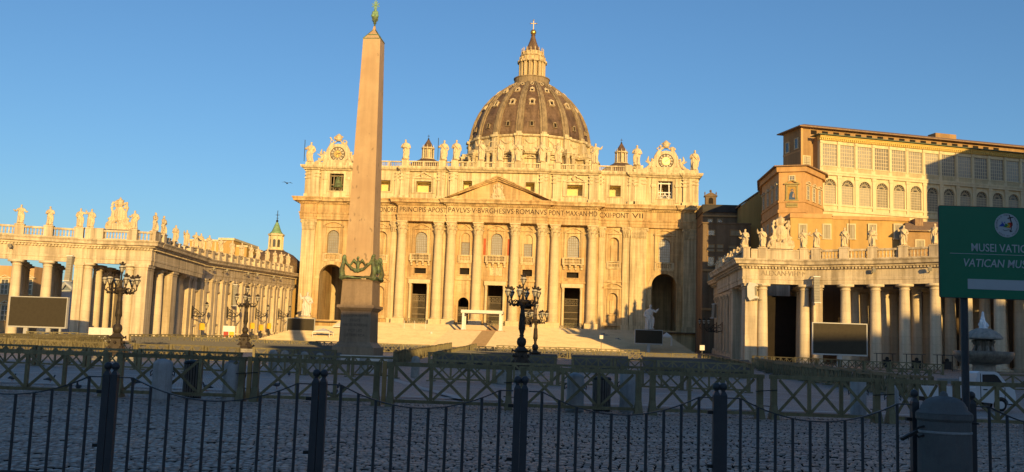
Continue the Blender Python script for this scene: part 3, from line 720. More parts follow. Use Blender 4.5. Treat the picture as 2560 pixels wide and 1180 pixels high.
for s in mir():
    for c, w in ((5.25, 2.3), (12.9, 2.2), (16.6, 2.2), (27.2, 2.6), (29.6, 1.2), (37.9, 1.6), (40.4, 3.2), (54.6, 4.0)):
        y = ya(c)-.75
        if c == 5.25: continue
        fr.box(s*c-w/2, s*c+w/2, y, ya(c)+.02, 36.2, 43.2); fr.box(s*c-w/2-.3, s*c+w/2+.3, y-.35, ya(c)+.02, 34.95, 36.2)
        for i in range(5): fr.ball((s*c-w*.35+w*.7*(i % 2), y-.1, 42.9-.5*i), (w*.28, .22, .3), 7, 5)
    for c in (21.8,):
        tri_ped(fr, s*c, 41.6, 6.6, 1.6, ya(c)-.5, ya(c)+.03)
        fr.extr(arc(s*c, 42.35, .95, 0, 2*PI, 16)[:-1]+arc(s*c, 42.35, .6, 2*PI, 0, 16)[:-1], ya(c)-.7, ya(c)+.03)
        for dx in (-3, 3): fr.box(s*c+dx-.35, s*c+dx+.35, ya(c)-.35, ya(c)+.03, 37, 41.2)
    for dx in (-3.4, 3.4):
        fr.box(s*47.6+dx-.5, s*47.6+dx+.5, ya(47)-.3, ya(47)+.03, 36, 43.0); fr.box(s*47.6+dx-.65, s*47.6+dx+.65, ya(47)-.55, ya(47)+.03, 40.6, 41.4)
fr.build_bins('attic_pilaster', M['attic'], BAS, BC+[q*c for q in mir() for c in (12.9, 16.6, 27.2, 29.6, 38, 40.4, 54.6)])
for xc, a, b, w, hw in AW:
    if abs(xc) > 45: continue
    MB().box(xc-w/2-.3, xc+w/2+.3, ya(xc)+4.0, ya(xc)+4.2, a-.3, b+.8).box(xc-w/2-.5, xc-w/2-.1, ya(xc)+1.5, ya(xc)+4.0, a-.3, b+.3).box(xc+w/2+.1, xc+w/2+.5, ya(xc)+1.5, ya(xc)+4.0, a-.3, b+.3).box(xc-w/2-.1, xc+w/2+.1, ya(xc)+1.5, ya(xc)+4, b+.02, b+.2).box(xc-w/2-.1, xc+w/2+.1, ya(xc)+1.5, ya(xc)+4, a-.3, a-.02).build('attic_window', M['yell'], BAS)
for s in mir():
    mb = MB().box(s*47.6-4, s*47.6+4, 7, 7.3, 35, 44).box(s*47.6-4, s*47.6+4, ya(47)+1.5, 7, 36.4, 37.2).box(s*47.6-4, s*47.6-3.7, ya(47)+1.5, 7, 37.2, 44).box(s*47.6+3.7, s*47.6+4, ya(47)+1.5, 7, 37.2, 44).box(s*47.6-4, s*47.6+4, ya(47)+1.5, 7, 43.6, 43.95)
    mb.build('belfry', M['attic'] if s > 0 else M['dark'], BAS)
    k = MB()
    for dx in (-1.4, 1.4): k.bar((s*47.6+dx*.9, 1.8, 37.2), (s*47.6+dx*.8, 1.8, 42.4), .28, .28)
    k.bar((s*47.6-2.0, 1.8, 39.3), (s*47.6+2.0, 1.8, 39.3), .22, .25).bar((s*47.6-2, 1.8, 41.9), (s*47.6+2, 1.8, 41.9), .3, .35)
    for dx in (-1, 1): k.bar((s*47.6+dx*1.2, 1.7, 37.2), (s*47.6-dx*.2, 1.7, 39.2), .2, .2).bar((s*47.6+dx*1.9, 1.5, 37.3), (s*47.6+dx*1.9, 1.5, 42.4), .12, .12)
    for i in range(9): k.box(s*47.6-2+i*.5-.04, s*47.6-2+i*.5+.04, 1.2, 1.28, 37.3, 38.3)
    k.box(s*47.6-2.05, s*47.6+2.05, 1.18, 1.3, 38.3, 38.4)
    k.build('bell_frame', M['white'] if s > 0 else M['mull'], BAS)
b = MB().lathe([(1.5, 38.5), (1.45, 38.7), (1.05, 39.4), (.9, 40.6), (.75, 41.3), (.2, 41.8)], 18, (-47.4, 1.5, 0)).tube([(-47.4, 2.2, 38.2), (-47.4, 2.2, 38.9)], .16, 6)
b.build('bell', M['verdi'], BAS, True)
SEG2 = [(a, b, y+1.4 if abs(a+b) < 70 else y+.75) for a, b, y in SEG]
path2 = [(57.2, 20)]
for a, b, y in reversed(SEG2): path2 += [(b*.997, y), (a*.997, y)]
path2 += [(-57.2, 20)]
MB().sweep([(-2.2, 43.3), (.0, 43.3), (.2, 43.6), (.7, 43.9), (.9, 44.35), (.9, 44.6), (-2.2, 44.6)], path2[::-1]).build('attic_cornice', M['attic'], BAS)
mb = MB()
PED = [-40.2, -37, -27.4, -16.6, -12.9, -5.4, 0, 5.4, 12.9, 16.6, 27.4, 37, 40.2]
for i, p in enumerate(PED):
    mb.box(p-.95, p+.95, ya(p)-.9, ya(p)+.75, 44.6, 46.65)
    if i+1 < len(PED):
        q = PED[i+1]; a, b = p+.95, q-.95; y = max(ya(p), ya(q))-.15
        if b-a > 1:
            m2 = (a+b)/2; k = 1 if b-a < 5 else 2
            for j in range(k):
                u, v = a+(b-a)*j/k, a+(b-a)*(j+1)/k; balus_run(mb, (u+.25, y, 0), (v-.25, y, 0), 44.6, 1.8, .5, .6)
                mb.box(u-.0, u+.25, y-.35, y+.35, 44.6, 46.4); mb.box(v-.25, v, y-.35, y+.35, 44.6, 46.4)
mb.build('balustrade', M['attic'], BAS)
# clocks
M['dial'] = mat('clock_enamel', (.50, .43, .31), .5, .05)
def clock(s):
    xc = s*47.6; rg = random.Random(11 if s < 0 else 12); mb = MB()
    o = MB().box(xc-9.2, xc+9.2, -.9, 2.2, 44.6, 45.5); o.box(xc-4.2, xc+4.2, -.6, 1.8, 45.5, 46.3); base = o.build('clock_block', M['attic'], BAS)
    m = MB()
    m.extr(arc(0, 3.3, 3.1, 0, 2*PI, 28)[:-1]+[(3.1, 3.3)]+arc(0, 3.3, 2.15, 2*PI, 0, 28), -.55, .6); m.box(-2.7, 2.7, -.3, .5, .0, 1.4)
    m.ball((0, 0, 3.3), (2.9, .45, 2.9), 16, 8)
    for g in (-1, 1):
        m.tube([(g*4.0, 0, .4), (g*3.4, -.2, 1.6), (g*3.3, 0, 2.8), (g*3.0, 0, 4.6), (g*2.2, 0, 5.9), (g*1.5, 0, 6.6)], [.7, .6, .5, .5, .55, .4], 8)
        # a reclining winged angel on each side
        m.tube([(g*6.9, -.4, .5), (g*5.6, -.5, .9), (g*4.6, -.5, 1.7), (g*4.1, -.4, 2.7), (g*4.0, -.4, 3.2)], [.25, .5, .6, .55, .3], 8)
        m.ball((g*4.0, -.5, 3.7), .42, 8, 6); m.tube([(g*4.2, -.5, 2.8), (g*5.0, -.9, 2.6), (g*5.9, -.9, 3.2)], [.26, .24, .16], 6)
        m.tube([(g*4.5, .3, 2.8), (g*5.2, .4, 3.6), (g*4.9, .3, 4.9)], [.5, .45, .12], 7)
        m.tube([(g*5.2, -.4, 1.2), (g*6.2, -.7, .9), (g*7.0, -.6, 0)], [.34, .3, .22], 6)
        for i in range(10): m.ball((g*rg.uniform(2.6, 5.6), rg.uniform(-.5, .1), rg.uniform(.1, 2.2)), rg.uniform(.22, .5), 7, 5)
        for i in range(6): m.ball((g*rg.uniform(1.0, 2.6), rg.uniform(-.4, .1), rg.uniform(6.3, 8.2)), rg.uniform(.2, .42), 7, 5)
        m.tube([(g*1.9+.5*math.cos(t), -.2, 7.0+.5*math.sin(t)) for t in np.linspace(0, 2*PI, 9)], .17, 6)
        m.bar((g*1.8, .1, 6.4), (-g*1.3, .1, 8.6), .3, .3)
    m.lathe([(.7, 7.2), (.95, 7.7), (.98, 8.3), (.8, 8.9), (.4, 9.3), (.1, 9.5)], 12)
    for z in (7.6, 8.1, 8.6): m.lathe([(.8, z), (1.08, z+.05), (1.08, z+.15), (.8, z+.2)], 12)
    me = remesh(m, .11, 'clock_ornament'); o = put('clock', me, M['stat'], BAS); o.location = (xc, .1, 44.75)
    d = MB().extr(arc(0, 3.3, 2.12, 0, 2*PI, 28)[:-1], -.62, -.5)
    put('dial', d.mesh('dial'), M['dial'], o)
    k = MB()
    for h in range(12):
        t = PI/2-h*PI/6; dr = Vector((math.cos(t), 0, math.sin(t))); sd = Vector((-dr.z, 0, dr.x)); nb = (3, 1, 2, 3, 3, 2, 3, 3, 4, 3, 2, 3)[h]
        for b in range(nb):
            off = sd*(b-(nb-1)/2)*.17; c = Vector((0, -.66, 3.3)); k.bar(c+dr*1.28+off, c+dr*1.92+off*1.25, .10, .05, (0, 1, 0))
    k.extr(arc(0, 3.3, 2.12, 0, 2*PI, 28)+arc(0, 3.3, 1.95, 2*PI, 0, 28), -.66, -.6); k.extr(arc(0, 3.3, 1.22, 0, 2*PI, 28)+arc(0, 3.3, 1.15, 2*PI, 0, 28), -.66, -.6)
    put('numerals', k.mesh('numerals'), M['letter'], o)
    g = MB().extr(arc(0, 3.3, 1.1, 0, 2*PI, 24)[:-1], -.68, -.6)
    for i in range(12):
        t = i*PI/6; g.bar((.3*math.cos(t), -.7, 3.3+.3*math.sin(t)), (.95*math.cos(t), -.7, 3.3+.95*math.sin(t)), .12, .06, (0, 1, 0))
    put('dial_centre', g.mesh('dial_centre'), M['gold'], o)
    a = R_(35) if s > 0 else R_(15)
    hnd = MB().bar((-.4*math.cos(a), -.76, 3.3-.4*math.sin(a)), (1.1*math.cos(a), -.76, 3.3+1.1*math.sin(a)), .14, .06, (0, 1, 0))
    put('hand', hnd.mesh('hand'), M['letter'], o)
clock(-1); clock(1)
# body behind the facade
mb = MB().box(-42, 42, 14.2, 118, -4, 43.2).box(-54, 54, 22.3, 90, -4, 33).box(-68, 68, 110, 195, -4, 46)
mb.box(-16, 16, 14.2, 118, 43.2, 46)
mb.build('nave', M['trav'], BAS)

# ---------------------------------------------------------------- the dome
DO = Vector((.9, 156, 0)); DZ = 83.9      # spring line above the facade floor
prof = [(26.6, 0), (26.3, 2.5), (25.7, 5.5), (24.5, 9.5), (22.8, 13.3), (20.4, 17.2), (17.4, 20.8), (14.0, 23.9), (10.6, 26.4), (7.6, 28.2)]
def prad(z):
    for (r0, z0), (r1, z1) in zip(prof, prof[1:]):
        if z <= z1: return r0+(r1-r0)*(z-z0)/(z1-z0)
    return prof[-1][0]
dome = MB().lathe([(r, z+DZ) for r, z in prof], 96, DO).build('dome', M['lead'], BAS, True)
OFF = PI/2+R_(4)                      # a rib stands just right of the middle
for i in range(16):
    t = OFF+2*PI*(i+.5)/16+PI
    d = Vector((math.cos(t), math.sin(t), 0)); s = Vector((-d.y, d.x, 0)); mb = MB(); vs = []
    for r, z in prof:
        w = .55+1.05*r/26.6
        for a, o in ((-1, -.2), (-1, .45), (-.5, .5), (-.4, .95), (.4, .95), (.5, .5), (1, .45), (1, -.2)): vs.append(DO+d*(r+o)+s*(a*w)+Vector((0, 0, z+DZ+o*.3)))
    n = 8; k = len(prof)
    mb.add(vs, [(j*n+q, j*n+q+1, (j+1)*n+q+1, (j+1)*n+q) for j in range(k-1) for q in range(n-1)]); mb.build('rib', M['rib'], dome)
for tier, (z, sc, kind) in enumerate(((4.2, .8, 0), (14.6, 1.0, 1), (21.6, .85, 2), (25.9, .75, 3))):
    for i in range(16):
        t = OFF+2*PI*i/16+PI
        if math.sin(t) > .35: continue
        d = Vector((math.cos(t), math.sin(t), 0)); r = prad(z); sl = math.atan2(prad(z-.5)-prad(z+.5), 1.0)
        m = MB(); m.m = Matrix.Translation(DO+d*r+Vector((0, 0, z+DZ))) @ Matrix.Rotation(t+PI/2, 4, 'Z') @ Matrix.Rotation(-min(sl, .55), 4, 'X') @ Matrix.Scale(sc, 4)
        if kind == 3: m.extr(arc(0, .8, 1.1, 0, 2*PI, 14)[:-1]+[(1.1, .8)]+arc(0, .8, .7, 2*PI, 0, 14), -.5, .4)
        else:
            m.box(-1.1, -.65, -.7, .9, -.3, 1.9).box(.65, 1.1, -.7, .9, -.3, 1.9).box(-1.35, 1.35, -.75, .9, -.6, -.3)
            if kind == 2: m.ball((0, .1, 2.0), (1.15, .7, .9), 10, 6); m.ball((0, .1, 2.9), .45, 8, 5)
            else: m.extr([(-1.6, 1.9), (1.6, 1.9), (0, 2.75)], -.85, .9)
        q = m.build('dormer', M['stat'] if kind else M['rib'], dome)
        e = MB(); e.m = m.m
        if kind != 3: e.box(-.64, .64, -.35, .2, -.25, 1.75)
        else: e.extr(arc(0, .8, .68, 0, 2*PI, 12)[:-1], -.2, .2)
        e.build('dormer_opening', M['dark'], dome)
# drum below the shell: attic with garlands, then buttresses with twin columns
mb = MB().lathe([(27.2, -6.9), (27.2, -6.4), (26.4, -6.1), (26.4, -.9), (27.3, -.6), (27.6, -.2), (27.6, .15), (26.2, .2)], 96, DO+Vector((0, 0, DZ)))
mb.lathe([(25.2, -28), (25.2, -8.2), (26.8, -8.0), (27.4, -7.2), (27.2, -6.9)], 96, DO+Vector((0, 0, DZ)))
rg = random.Random(3)
for i in range(16):
    t = OFF+2*PI*(i+.5)/16+PI; d = Vector((math.cos(t), math.sin(t), 0))
    m = Matrix.Translation(DO+Vector((0, 0, DZ))) @ Matrix.Rotation(t+PI/2, 4, 'Z'); mb.m = m
    mb.box(-1.5, 1.5, -27.9, -25, -6.1, -.7); mb.box(-1.8, 1.8, -28.6, -25, -.7, .3); mb.box(-1.1, 1.1, -27.6, -25.5, .3, 1.4)
    mb.box(-2.6, 2.6, -31.2, -25, -8.2, -6.9); mb.box(-2.9, 2.9, -31.6, -25, -7.6, -7.0); mb.box(-1.2, 1.2, -28.6, -25, -28, -8.2)
    for x in (-1.5, 1.5): mb.lathe([(.75, -28), (.75, -9.6), (.95, -9.3), (1.05, -8.2)], 10, (x, -30.2, 0))
    mb.box(-2.2, 2.2, -30.6, -27, -6.9, -5.6)
    # garland panel between the buttresses
    mb.m = Matrix.Translation(DO+Vector((0, 0, DZ))) @ Matrix.Rotation(t+PI/2+PI/16, 4, 'Z')
    mb.tube([(-2.6+5.2*j/8, -26.55, -1.9-1.6*math.sin(PI*j/8)) for j in range(9)], [.18, .3, .36, .4, .42, .4, .36, .3, .18], 6)
    for sg in (-1, 1): mb.box(sg*2.9-.12, sg*2.9+.12, -26.75, -26.3, -5.6, -1.2)
    seg_ped(mb, 0, -9.6, 4.6, 1.1, -26.4, -25); mb.box(-1.6, 1.6, -25.6, -25.1, -22, -12)
mb.m = None
mb.build('drum', M['attic'], dome)
LZ = DZ+28.2
lan = MB().lathe([(7.4, -.8), (8.2, -.3), (8.2, .3), (7.9, .4), (7.9, 2.6), (8.2, 2.7), (8.2, 3.1), (5.6, 3.15)], 40, DO+Vector((0, 0, LZ)))
lan.build('lantern_gallery', M['rib'], dome)
lan = MB().lathe([(4.1, 3.1), (4.1, 10.4), (6.2, 10.6), (6.3, 11.2), (5.2, 11.3), (5.0, 13.2), (5.5, 13.4), (5.6, 13.9), (4.8, 14.0), (4.6, 15.6)], 32, DO+Vector((0, 0, LZ)))
for i in range(16):
    t = OFF+2*PI*(i+.5)/16
    for dt in (-.05, .05): lan.lathe([(.42, 3.1), (.36, 9.6), (.5, 10.4)], 8, DO+Vector((5.7*math.cos(t+dt), 5.7*math.sin(t+dt), LZ)))
    m = Matrix.Translation(DO+Vector((0, 0, LZ))) @ Matrix.Rotation(t+PI/2, 4, 'Z'); lan.m = m
    lan.box(-.35, .35, -5.6, -4, 3.1, 10.5); lan.box(-.8, .8, -6.7, -4.5, 10.3, 11.2); lan.extr([(-.5, 11.2), (.5, 11.2), (.3, 13), (-.3, 13)], -6.0, -4.9)
    lan.lathe([(.4, 13.9), (.25, 14.5), (.42, 15.2), (.18, 15.9), (.3, 16.4), (.05, 17.4)], 6, (0, -4.9, 0)); lan.m = None
lan.build('lantern', M['trav'], dome)
cone = MB().lathe([(4.4, 15.4), (3.3, 16.6), (2.3, 18.6), (1.5, 20.8), (1.0, 22.6), (.8, 23.4), (1.1, 23.6), (.5, 24.0)], 24, DO+Vector((0, 0, LZ)), fn=lambda t, z: 1+.05*math.cos(16*t))
cone.build('spire', M['lead'], dome)
MB().ball(DO+Vector((0, 0, LZ+25.1)), 1.35, 18, 12).build('orb', M['gold'], dome, True)
z = LZ+26.3; c = MB().bar(DO+Vector((0, 0, z)), DO+Vector((0, 0, z+4.6)), .3, .22).bar(DO+Vector((-1.4, 0, z+3.0)), DO+Vector((1.4, 0, z+3.0)), .3, .22)
for p in ((-1.4, 3.0), (1.4, 3.0), (0, 4.6)): c.ball(DO+Vector((p[0], 0, z+p[1])), .32, 8, 5)
c.build('cross', M['gold'], dome)
# two lesser cupolas
for x in (-28.1, 36.9):
    p = Vector((x, 46, 0)); k = MB().lathe([(9.2, 43), (9.2, 48), (8.9, 49.5), (7.8, 52), (5.8, 54.2), (3.4, 55.5), (2.4, 56)], 32, p)
    cu = k.build('lesser_dome', M['lead'], BAS, True)
    l = MB().lathe([(2.4, 55.6), (2.5, 56.2), (1.3, 56.3), (1.3, 59.4), (2.2, 59.6), (2.3, 60.0), (1.3, 60.2)], 16, p)
    for i in range(8):
        t = 2*PI*i/8; l.lathe([(.25, 56.2), (.2, 59.5)], 6, p+Vector((1.9*math.cos(t), 1.9*math.sin(t), 0))); l.lathe([(.2, 60), (.1, 60.5), (.02, 61.1)], 5, p+Vector((1.8*math.cos(t), 1.8*math.sin(t), 0)))
    l.build('lantern', M['attic'], cu)
    MB().lathe([(1.7, 60.1), (1.3, 61.2), (.7, 62.2), (.3, 62.9)], 12, p).build('lantern_cap', M['lead'], cu)
    MB().ball(p+Vector((0, 0, 63.1)), .3, 8, 6).bar(p+Vector((0, 0, 63.2)), p+Vector((0, 0, 64.6)), .12, .12).bar(p+Vector((-.4, 0, 64.1)), p+Vector((.4, 0, 64.1)), .12, .12).build('finial', M['iron'], cu)

# statues along the top
FS = [(775, 'staff', 1, 'leftmost robed statue on the basilica roofline, holding a thin staff beside the left clock', 'staff'), (1015, 'book', 2, 'bearded statue holding a book on the roof balustrade just right of the obelisk', None),
      (1110, 'staff', 4, 'roof statue with a long tilted staff right of the small left cupola', 'staff'), (1142, 'chest', 5, 'roof statue with hand on chest standing left of the big dome', None),
      (1204, 'raise', 6, 'roof statue with right arm raised before the left edge of the drum', None), (1251, 'staff', 7, 'central roof statue carrying a tall cross under the dome', 'cross'),
      (1296, 'prayer', 8, 'roof statue with joined hands just right of the cross bearer', 'saltire'), (1355, 'open', 9, 'roof statue with both arms spread beneath the dome lantern', None),
      (1397, 'raise', 10, 'roof statue with raised arm right of the open armed figure under the dome', None), (1488, 'left', 11, 'roof statue at the right edge of the drum with left arm lifted', None),
      (1593, 'book', 12, 'roof statue with a book immediately left of the right clock', None), (1737, 'chest', 13, 'rightmost robed statue on the basilica roofline at the facade corner', None)]
for px, pose, sd, lab, prop in FS:
    x = at(px, 385, 283.5).x-BO.x; end = abs(x) > 43
    statue(pose, sd, lab, BO+Vector((x, -.1+(ya(x)-.1 if not end else .3), 46.6 if not end else 45.5)), 6.0, 0, 'statues on the basilica roof', prop)
# ---------------------------------------------------------------- steps and forecourt
mb = MB(); ST = BO.x
N1 = 20
for i in range(N1):
    y0 = 226+32*i/N1; z = 2.95+4.4*(i+1)/N1; hw = 50-.15*i
    mb.box(ST-hw, ST+hw, y0, 258.2, z-4.4/N1 if i else .5, z) if i == 0 else mb.box(ST-hw, ST+hw, y0, 258.2, z-4.4/N1+.001, z)
mb.box(ST-47, ST+47, 258.2, 268, 2, 7.35)
N2 = 12
for i in range(N2):
    y0 = 268+9*i/N2; z = 7.35+1.95*(i+1)/N2; mb.box(ST-43, ST+43, y0, 284, z-1.95/N2+.001 if i else 4, z)
tag(mb.build('steps', M['stepm']), kind='structure')
def step_strip(x0, x1, up, fwd):
    mb = MB()
    for i in range(N1):
        y0 = 226+32*i/N1-fwd; z = 2.95+4.4*(i+1)/N1+up; mb.box(x0, x1, y0, 258.2, z-4.4/N1-up*.5, z)
    for i in range(N2):
        y0 = 268+9*i/N2-fwd; z = 7.35+1.95*(i+1)/N2+up; mb.box(x0, x1, y0, 279, z-1.95/N2-up*.5, z)
    mb.box(x0, x1, 258.2, 267.9, 7.2, 7.35+up); return mb
tag(step_strip(ST-9.5, ST+9.5, .07, .09).build('ramp', mat('ramp_paving', (.52, .42, .29), .9, .1, 1)), kind='structure')
tag(step_strip(ST-1.0, ST+2.6, .10, .12).build('carpet', M['carpet']), kind='structure')

# ---------------------------------------------------------------- colonnades
def sh_col(r, h, plinth=True):
    mb = MB(); b = .35
    if plinth: mb.cbox((0, 0, 0), r*2.7, r*2.7, b)
    mb.lathe([(r*1.25, b), (r*1.3, b+.15), (r*1.22, b+.32), (r*1.02, b+.4)]+[(r*(1-.17*(i/7)**1.8), b+.45+(h-1.5-b)*i/7) for i in range(8)]+[(r*.95, h-.95), (r*.95, h-.85), (r*.84, h-.82), (r*.84, h-.6), (r*1.15, h-.42)], 22)
    mb.cbox((0, 0, h-.42), r*2.45, r*2.45, .42)
    me = mb.mesh('column'); me.polygons.foreach_set('use_smooth', [len(p.vertices) == 4 and abs(p.normal.z) < .6 and p.area < 8 for p in me.polygons]); return me
CZ0, CZ1 = 1.55, 15.2
COLME = sh_col(.92, CZ1-CZ0)
ENT = [(-.2, 15.2), (.35, 15.2), (.38, 15.9), (.48, 15.95), (.5, 16.3), (.42, 16.4), (.42, 17.75), (-.2, 17.75)]
COR = [(-.5, 17.75), (.55, 17.75), (.65, 18.1), (1.15, 18.15), (1.2, 18.4), (1.75, 18.5), (1.85, 18.9), (2.1, 19.2), (2.1, 19.35), (-.5, 19.35)]
def fall(path, along=1.0):
    L = [0]
    for a, b in zip(path, path[1:]): L.append(L[-1]+math.hypot(b[0]-a[0], b[1]-a[1]))
    return L
def pt(path, L, d):
    for i in range(len(path)-1):
        if d <= L[i+1] or i == len(path)-2:
            f = (d-L[i])/(L[i+1]-L[i]); a = Vector(path[i][:2]); b = Vector(path[i+1][:2]); z = [p[2] if len(p) > 2 else 0 for p in path[i:i+2]]
            dr = (b-a).normalized(); return Vector((*(a+(b-a)*f), z[0]+(z[1]-z[0])*f)), dr
def dentils(mb, path, off, z, step=.55):
    L = fall(path); n = int(L[-1]/step)
    for i in range(n):
        p, d = pt(path, L, L[-1]*(i+.5)/n); nn = Vector((d.y, -d.x, 0)); q = p+nn*off
        mb.m = Matrix.Translation((q.x, q.y, p.z)) @ Matrix.Rotation(math.atan2(d.y, d.x), 4, 'Z'); mb.box(-.15, .15, -.2, .2, z, z+.3)
    mb.m = None
def attic_run(parent, path, peds, z=19.35, h=1.85, solid=()):
    """Balustrade along a path with pedestals at given distances."""
    L = fall(path); mb = MB(); pe = sorted(peds)
    for d in pe:
        p, dr = pt(path, L, d); mb.m = Matrix.Translation(p) @ Matrix.Rotation(math.atan2(dr.y, dr.x), 4, 'Z')
        mb.box(-.75, .75, -.55, .55, z, z+h+.1); mb.box(-.85, .85, -.65, .65, z+h+.1, z+h+.25); mb.box(-.85, .85, -.66, .66, z, z+.25)
    mb.m = None
    for a, b in zip(pe, pe[1:]):
        if b-a < 2.0: continue
        p, _ = pt(path, L, a+.8); q, _ = pt(path, L, b-.8)
        if any(u-.1 <= (a+b)/2 <= v+.1 for u, v in solid):
            mb.bar(p+Vector((0, 0, z+h/2)), q+Vector((0, 0, z+h/2)), .7, h); mb.bar(p+Vector((0, 0, z+h-.1)), q+Vector((0, 0, z+h-.1)), .95, .2)
        else: balus_run(mb, p, q, z, h, .52, .6, .19)
    return mb.build('balustrade', M['colon'], parent, world=True)

# pavilion ends. The walking direction keeps the piazza on the right hand side of each path.
def fpath(pxs, rise=0): return [(at(px, 800, Y).x, Y) for px, Y in pxs]
RF = fpath([(1906, 174), (2011, 174), (2043, 173), (2114, 170.5), (2189, 168.5), (2262, 166), (2339, 163), (2418, 159.5), (2500, 155.5), (2590, 151), (2690, 146), (2800, 140)])
LF = fpath([(315, 172), (210, 171.5), (190, 171), (108, 169.5), (30, 168), (-55, 166), (-140, 163.5), (-240, 160)])
def colonnade(name_lab, F, side, pier_w):
    """F: centres of the front columns, from the pavilion corner outwards; side +1 right, -1 left."""
    c = Vector((F[4][0], F[4][1], 0)); t = thing('colonnade', name_lab, 'colonnade', (c.x, c.y, CZ0))
    pts = [Vector((x, y, 0)) for x, y in F]; L = fall(F)
    def nrm(i):
        a = pts[max(i-1, 0)]; b = pts[min(i+1, len(pts)-1)]; d = (b-a).normalized()*side; return Vector((-d.y, d.x, 0)) if True else 0
    rows = 3
    for i, p in enumerate(pts):
        n = nrm(i)
        for k in range(rows+1):
            q = p+n*(4.9*k)+Vector((side*.4*k if i > 2 else 0, 0, 0))
            if i == 2: continue
            if k == 3 and i < 2: continue
            o = put('column', COLME, M['ltrav'], t); o.location = (q.x-c.x, q.y-c.y, 0)
    # piers
    mb = MB()
    d = (pts[1]-pts[0]).normalized(); n = nrm(0)
    def pier(a, w, dep):
        mb.m = Matrix.Translation((a.x, a.y, 0)) @ Matrix.Rotation(math.atan2(d.y*side, d.x*side), 4, 'Z')
        mb.box(-w/2, w/2, -.7, dep, CZ0, CZ1-.5); mb.box(-w/2-.15, w/2+.15, -.85, dep+.1, CZ0, CZ0+.5); mb.box(-w/2-.12, w/2+.12, -.82, dep+.1, CZ1-.9, CZ1-.75); mb.box(-w/2-.2, w/2+.2, -.9, dep+.1, CZ1-.5, CZ1); mb.m = None; mb.build('pier', M['colon'], t, world=True); mb.v = []; mb.f = []; mb.g = []
    corner = pts[0]-d*(pier_w/2+1.05)
    pier(corner, pier_w, 2.4); pier(corner+n*13.5, pier_w, 2); pier(pts[2], 1.5, 1.6); pier(pts[2]+n*9.8, 1.5, 1.6); pier(pts[2]+n*14.7, 1.8, 1.6)
    cx = corner-d*(pier_w/2)
    # path with the piazza on the right: right wing walks outwards from behind the corner
    back = cx+n*30
    body = [(back.x, back.y), (cx.x, cx.y)]+[(p.x, p.y) for p in pts[1:]]
    path = body if side > 0 else body[::-1]
    o = MB().sweep(ENT, path); o.build('entablature', M['colon'], t, world=True)
    o = MB().sweep(COR, path); dentils(o, path, .75, 17.8); o.build('cornice', M['colon'], t, world=True)
    # ceiling and roof slab
    outer = [(p+nrm(i)*17) for i, p in enumerate(pts)]
    poly = [(cx.x, cx.y)]+[(p.x, p.y) for p in pts[1:]]+[(p.x, p.y) for p in outer[::-1]]+[((cx+n*17).x, (cx+n*17).y)]
    MB().plan(poly, 16.4, 19.2).build('roof', M['colon'], t, world=True)
    # a low attic behind the balustrade, and the wall behind the inner columns
    bw = MB().sweep([(0, CZ0), (.5, CZ0), (.5, 18.5), (0, 18.5)], [((p+nrm(i)*21).x, (p+nrm(i)*21).y) for i, p in enumerate(pts[2:] if side > 0 else pts[2:])][::side])
    if side > 0: bw.build('back_wall', M['plasG'], t, world=True)
    return t, path, cx, n, d, pts
RC, rpath, rcx, rn, rd, rpts = colonnade('travertine colonnade wing on the right with coat of arms and half shaded columns', RF, 1, 2.0)
LC, lpath, lcx, ln, ld, lpts = colonnade('sunlit travertine colonnade wing on the left with coat of arms', LF, -1, 2.3)
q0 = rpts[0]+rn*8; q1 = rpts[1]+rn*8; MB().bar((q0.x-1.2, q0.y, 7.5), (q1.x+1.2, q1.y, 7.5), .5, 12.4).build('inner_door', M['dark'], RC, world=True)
# steps under the columns
for pts, nn, s in ((rpts, rn, 1), (lpts, ln, -1)):
    mb = MB(); pa = [(p.x, p.y) for p in pts]; q = [((p+nn*20).x, (p+nn*20).y) for p in pts]
    e = Vector((pts[0].x-pts[1].x, pts[0].y-pts[1].y, 0)).normalized()*6; pa = [(pa[0][0]+e.x, pa[0][1]+e.y)]+pa; q = [(q[0][0]+e.x, q[0][1]+e.y)]+q
    for k in range(3):
        off = -nn*(1.3+.45*(3-k)); mb.plan([(x+off.x, y+off.y) for x, y in pa]+q[::-1], CZ0-.6 if k == 0 else CZ0-.18*(3-k), CZ0-.18*(2-k)-.001)
    mb.build('stylobate', M['colon'], RC if s > 0 else LC, world=True)
t = text_mesh('ALEXAN·VII·P·M', .85, (rpts[1]-rpts[0]).length+.6, .05, 'LEFT')
a = math.atan2(rd.y, rd.x); t.m = None; off = rpts[0]-rd*.3-rn*.53
t.v = [tuple(Matrix.Translation((off.x, off.y, 16.65)) @ Matrix.Rotation(a, 4, 'Z') @ Vector(p)) for p in t.v]; t.build('lettering', M['cletter'], RC, world=True)
# balustrades and statues
def cum(path, p):
    L = fall(path); best = min(range(len(path)), key=lambda i: (Vector(path[i][:2])-p.to_2d()).length); return L[best]
def dist_px(path, px, off=0):
    """Distance along a path at which it crosses the vertical plane of a photo column."""
    L = fall(path); best = None
    for i in range(int(L[-1]*4)):
        p, d = pt(path, L, i/4); v = Vector((p.x, p.y, p.z+20-CAM_H)); x = 1280+FPX*v.dot(RT)/v.dot(FW)
        if best is None or abs(x-px) < best[0]: best = (abs(x-px), i/4)
    return best[1]
def inset(path, o):
    P = [Vector((p[0], p[1])) for p in path]; out = []
    for i in range(len(P)):
        ns = []
        if i: d = (P[i]-P[i-1]).normalized(); ns.append(Vector((-d.y, d.x)))
        if i < len(P)-1: d = (P[i+1]-P[i]).normalized(); ns.append(Vector((-d.y, d.x)))
        n = ns[0] if len(ns) == 1 else (ns[0]+ns[1]).normalized()
        q = P[i]+n*o/max(.4, n.dot(ns[0])); out.append((q.x, q.y)+tuple(path[i][2:]))
    return out
RB, LB = inset(rpath, .25), inset(lpath, .25)
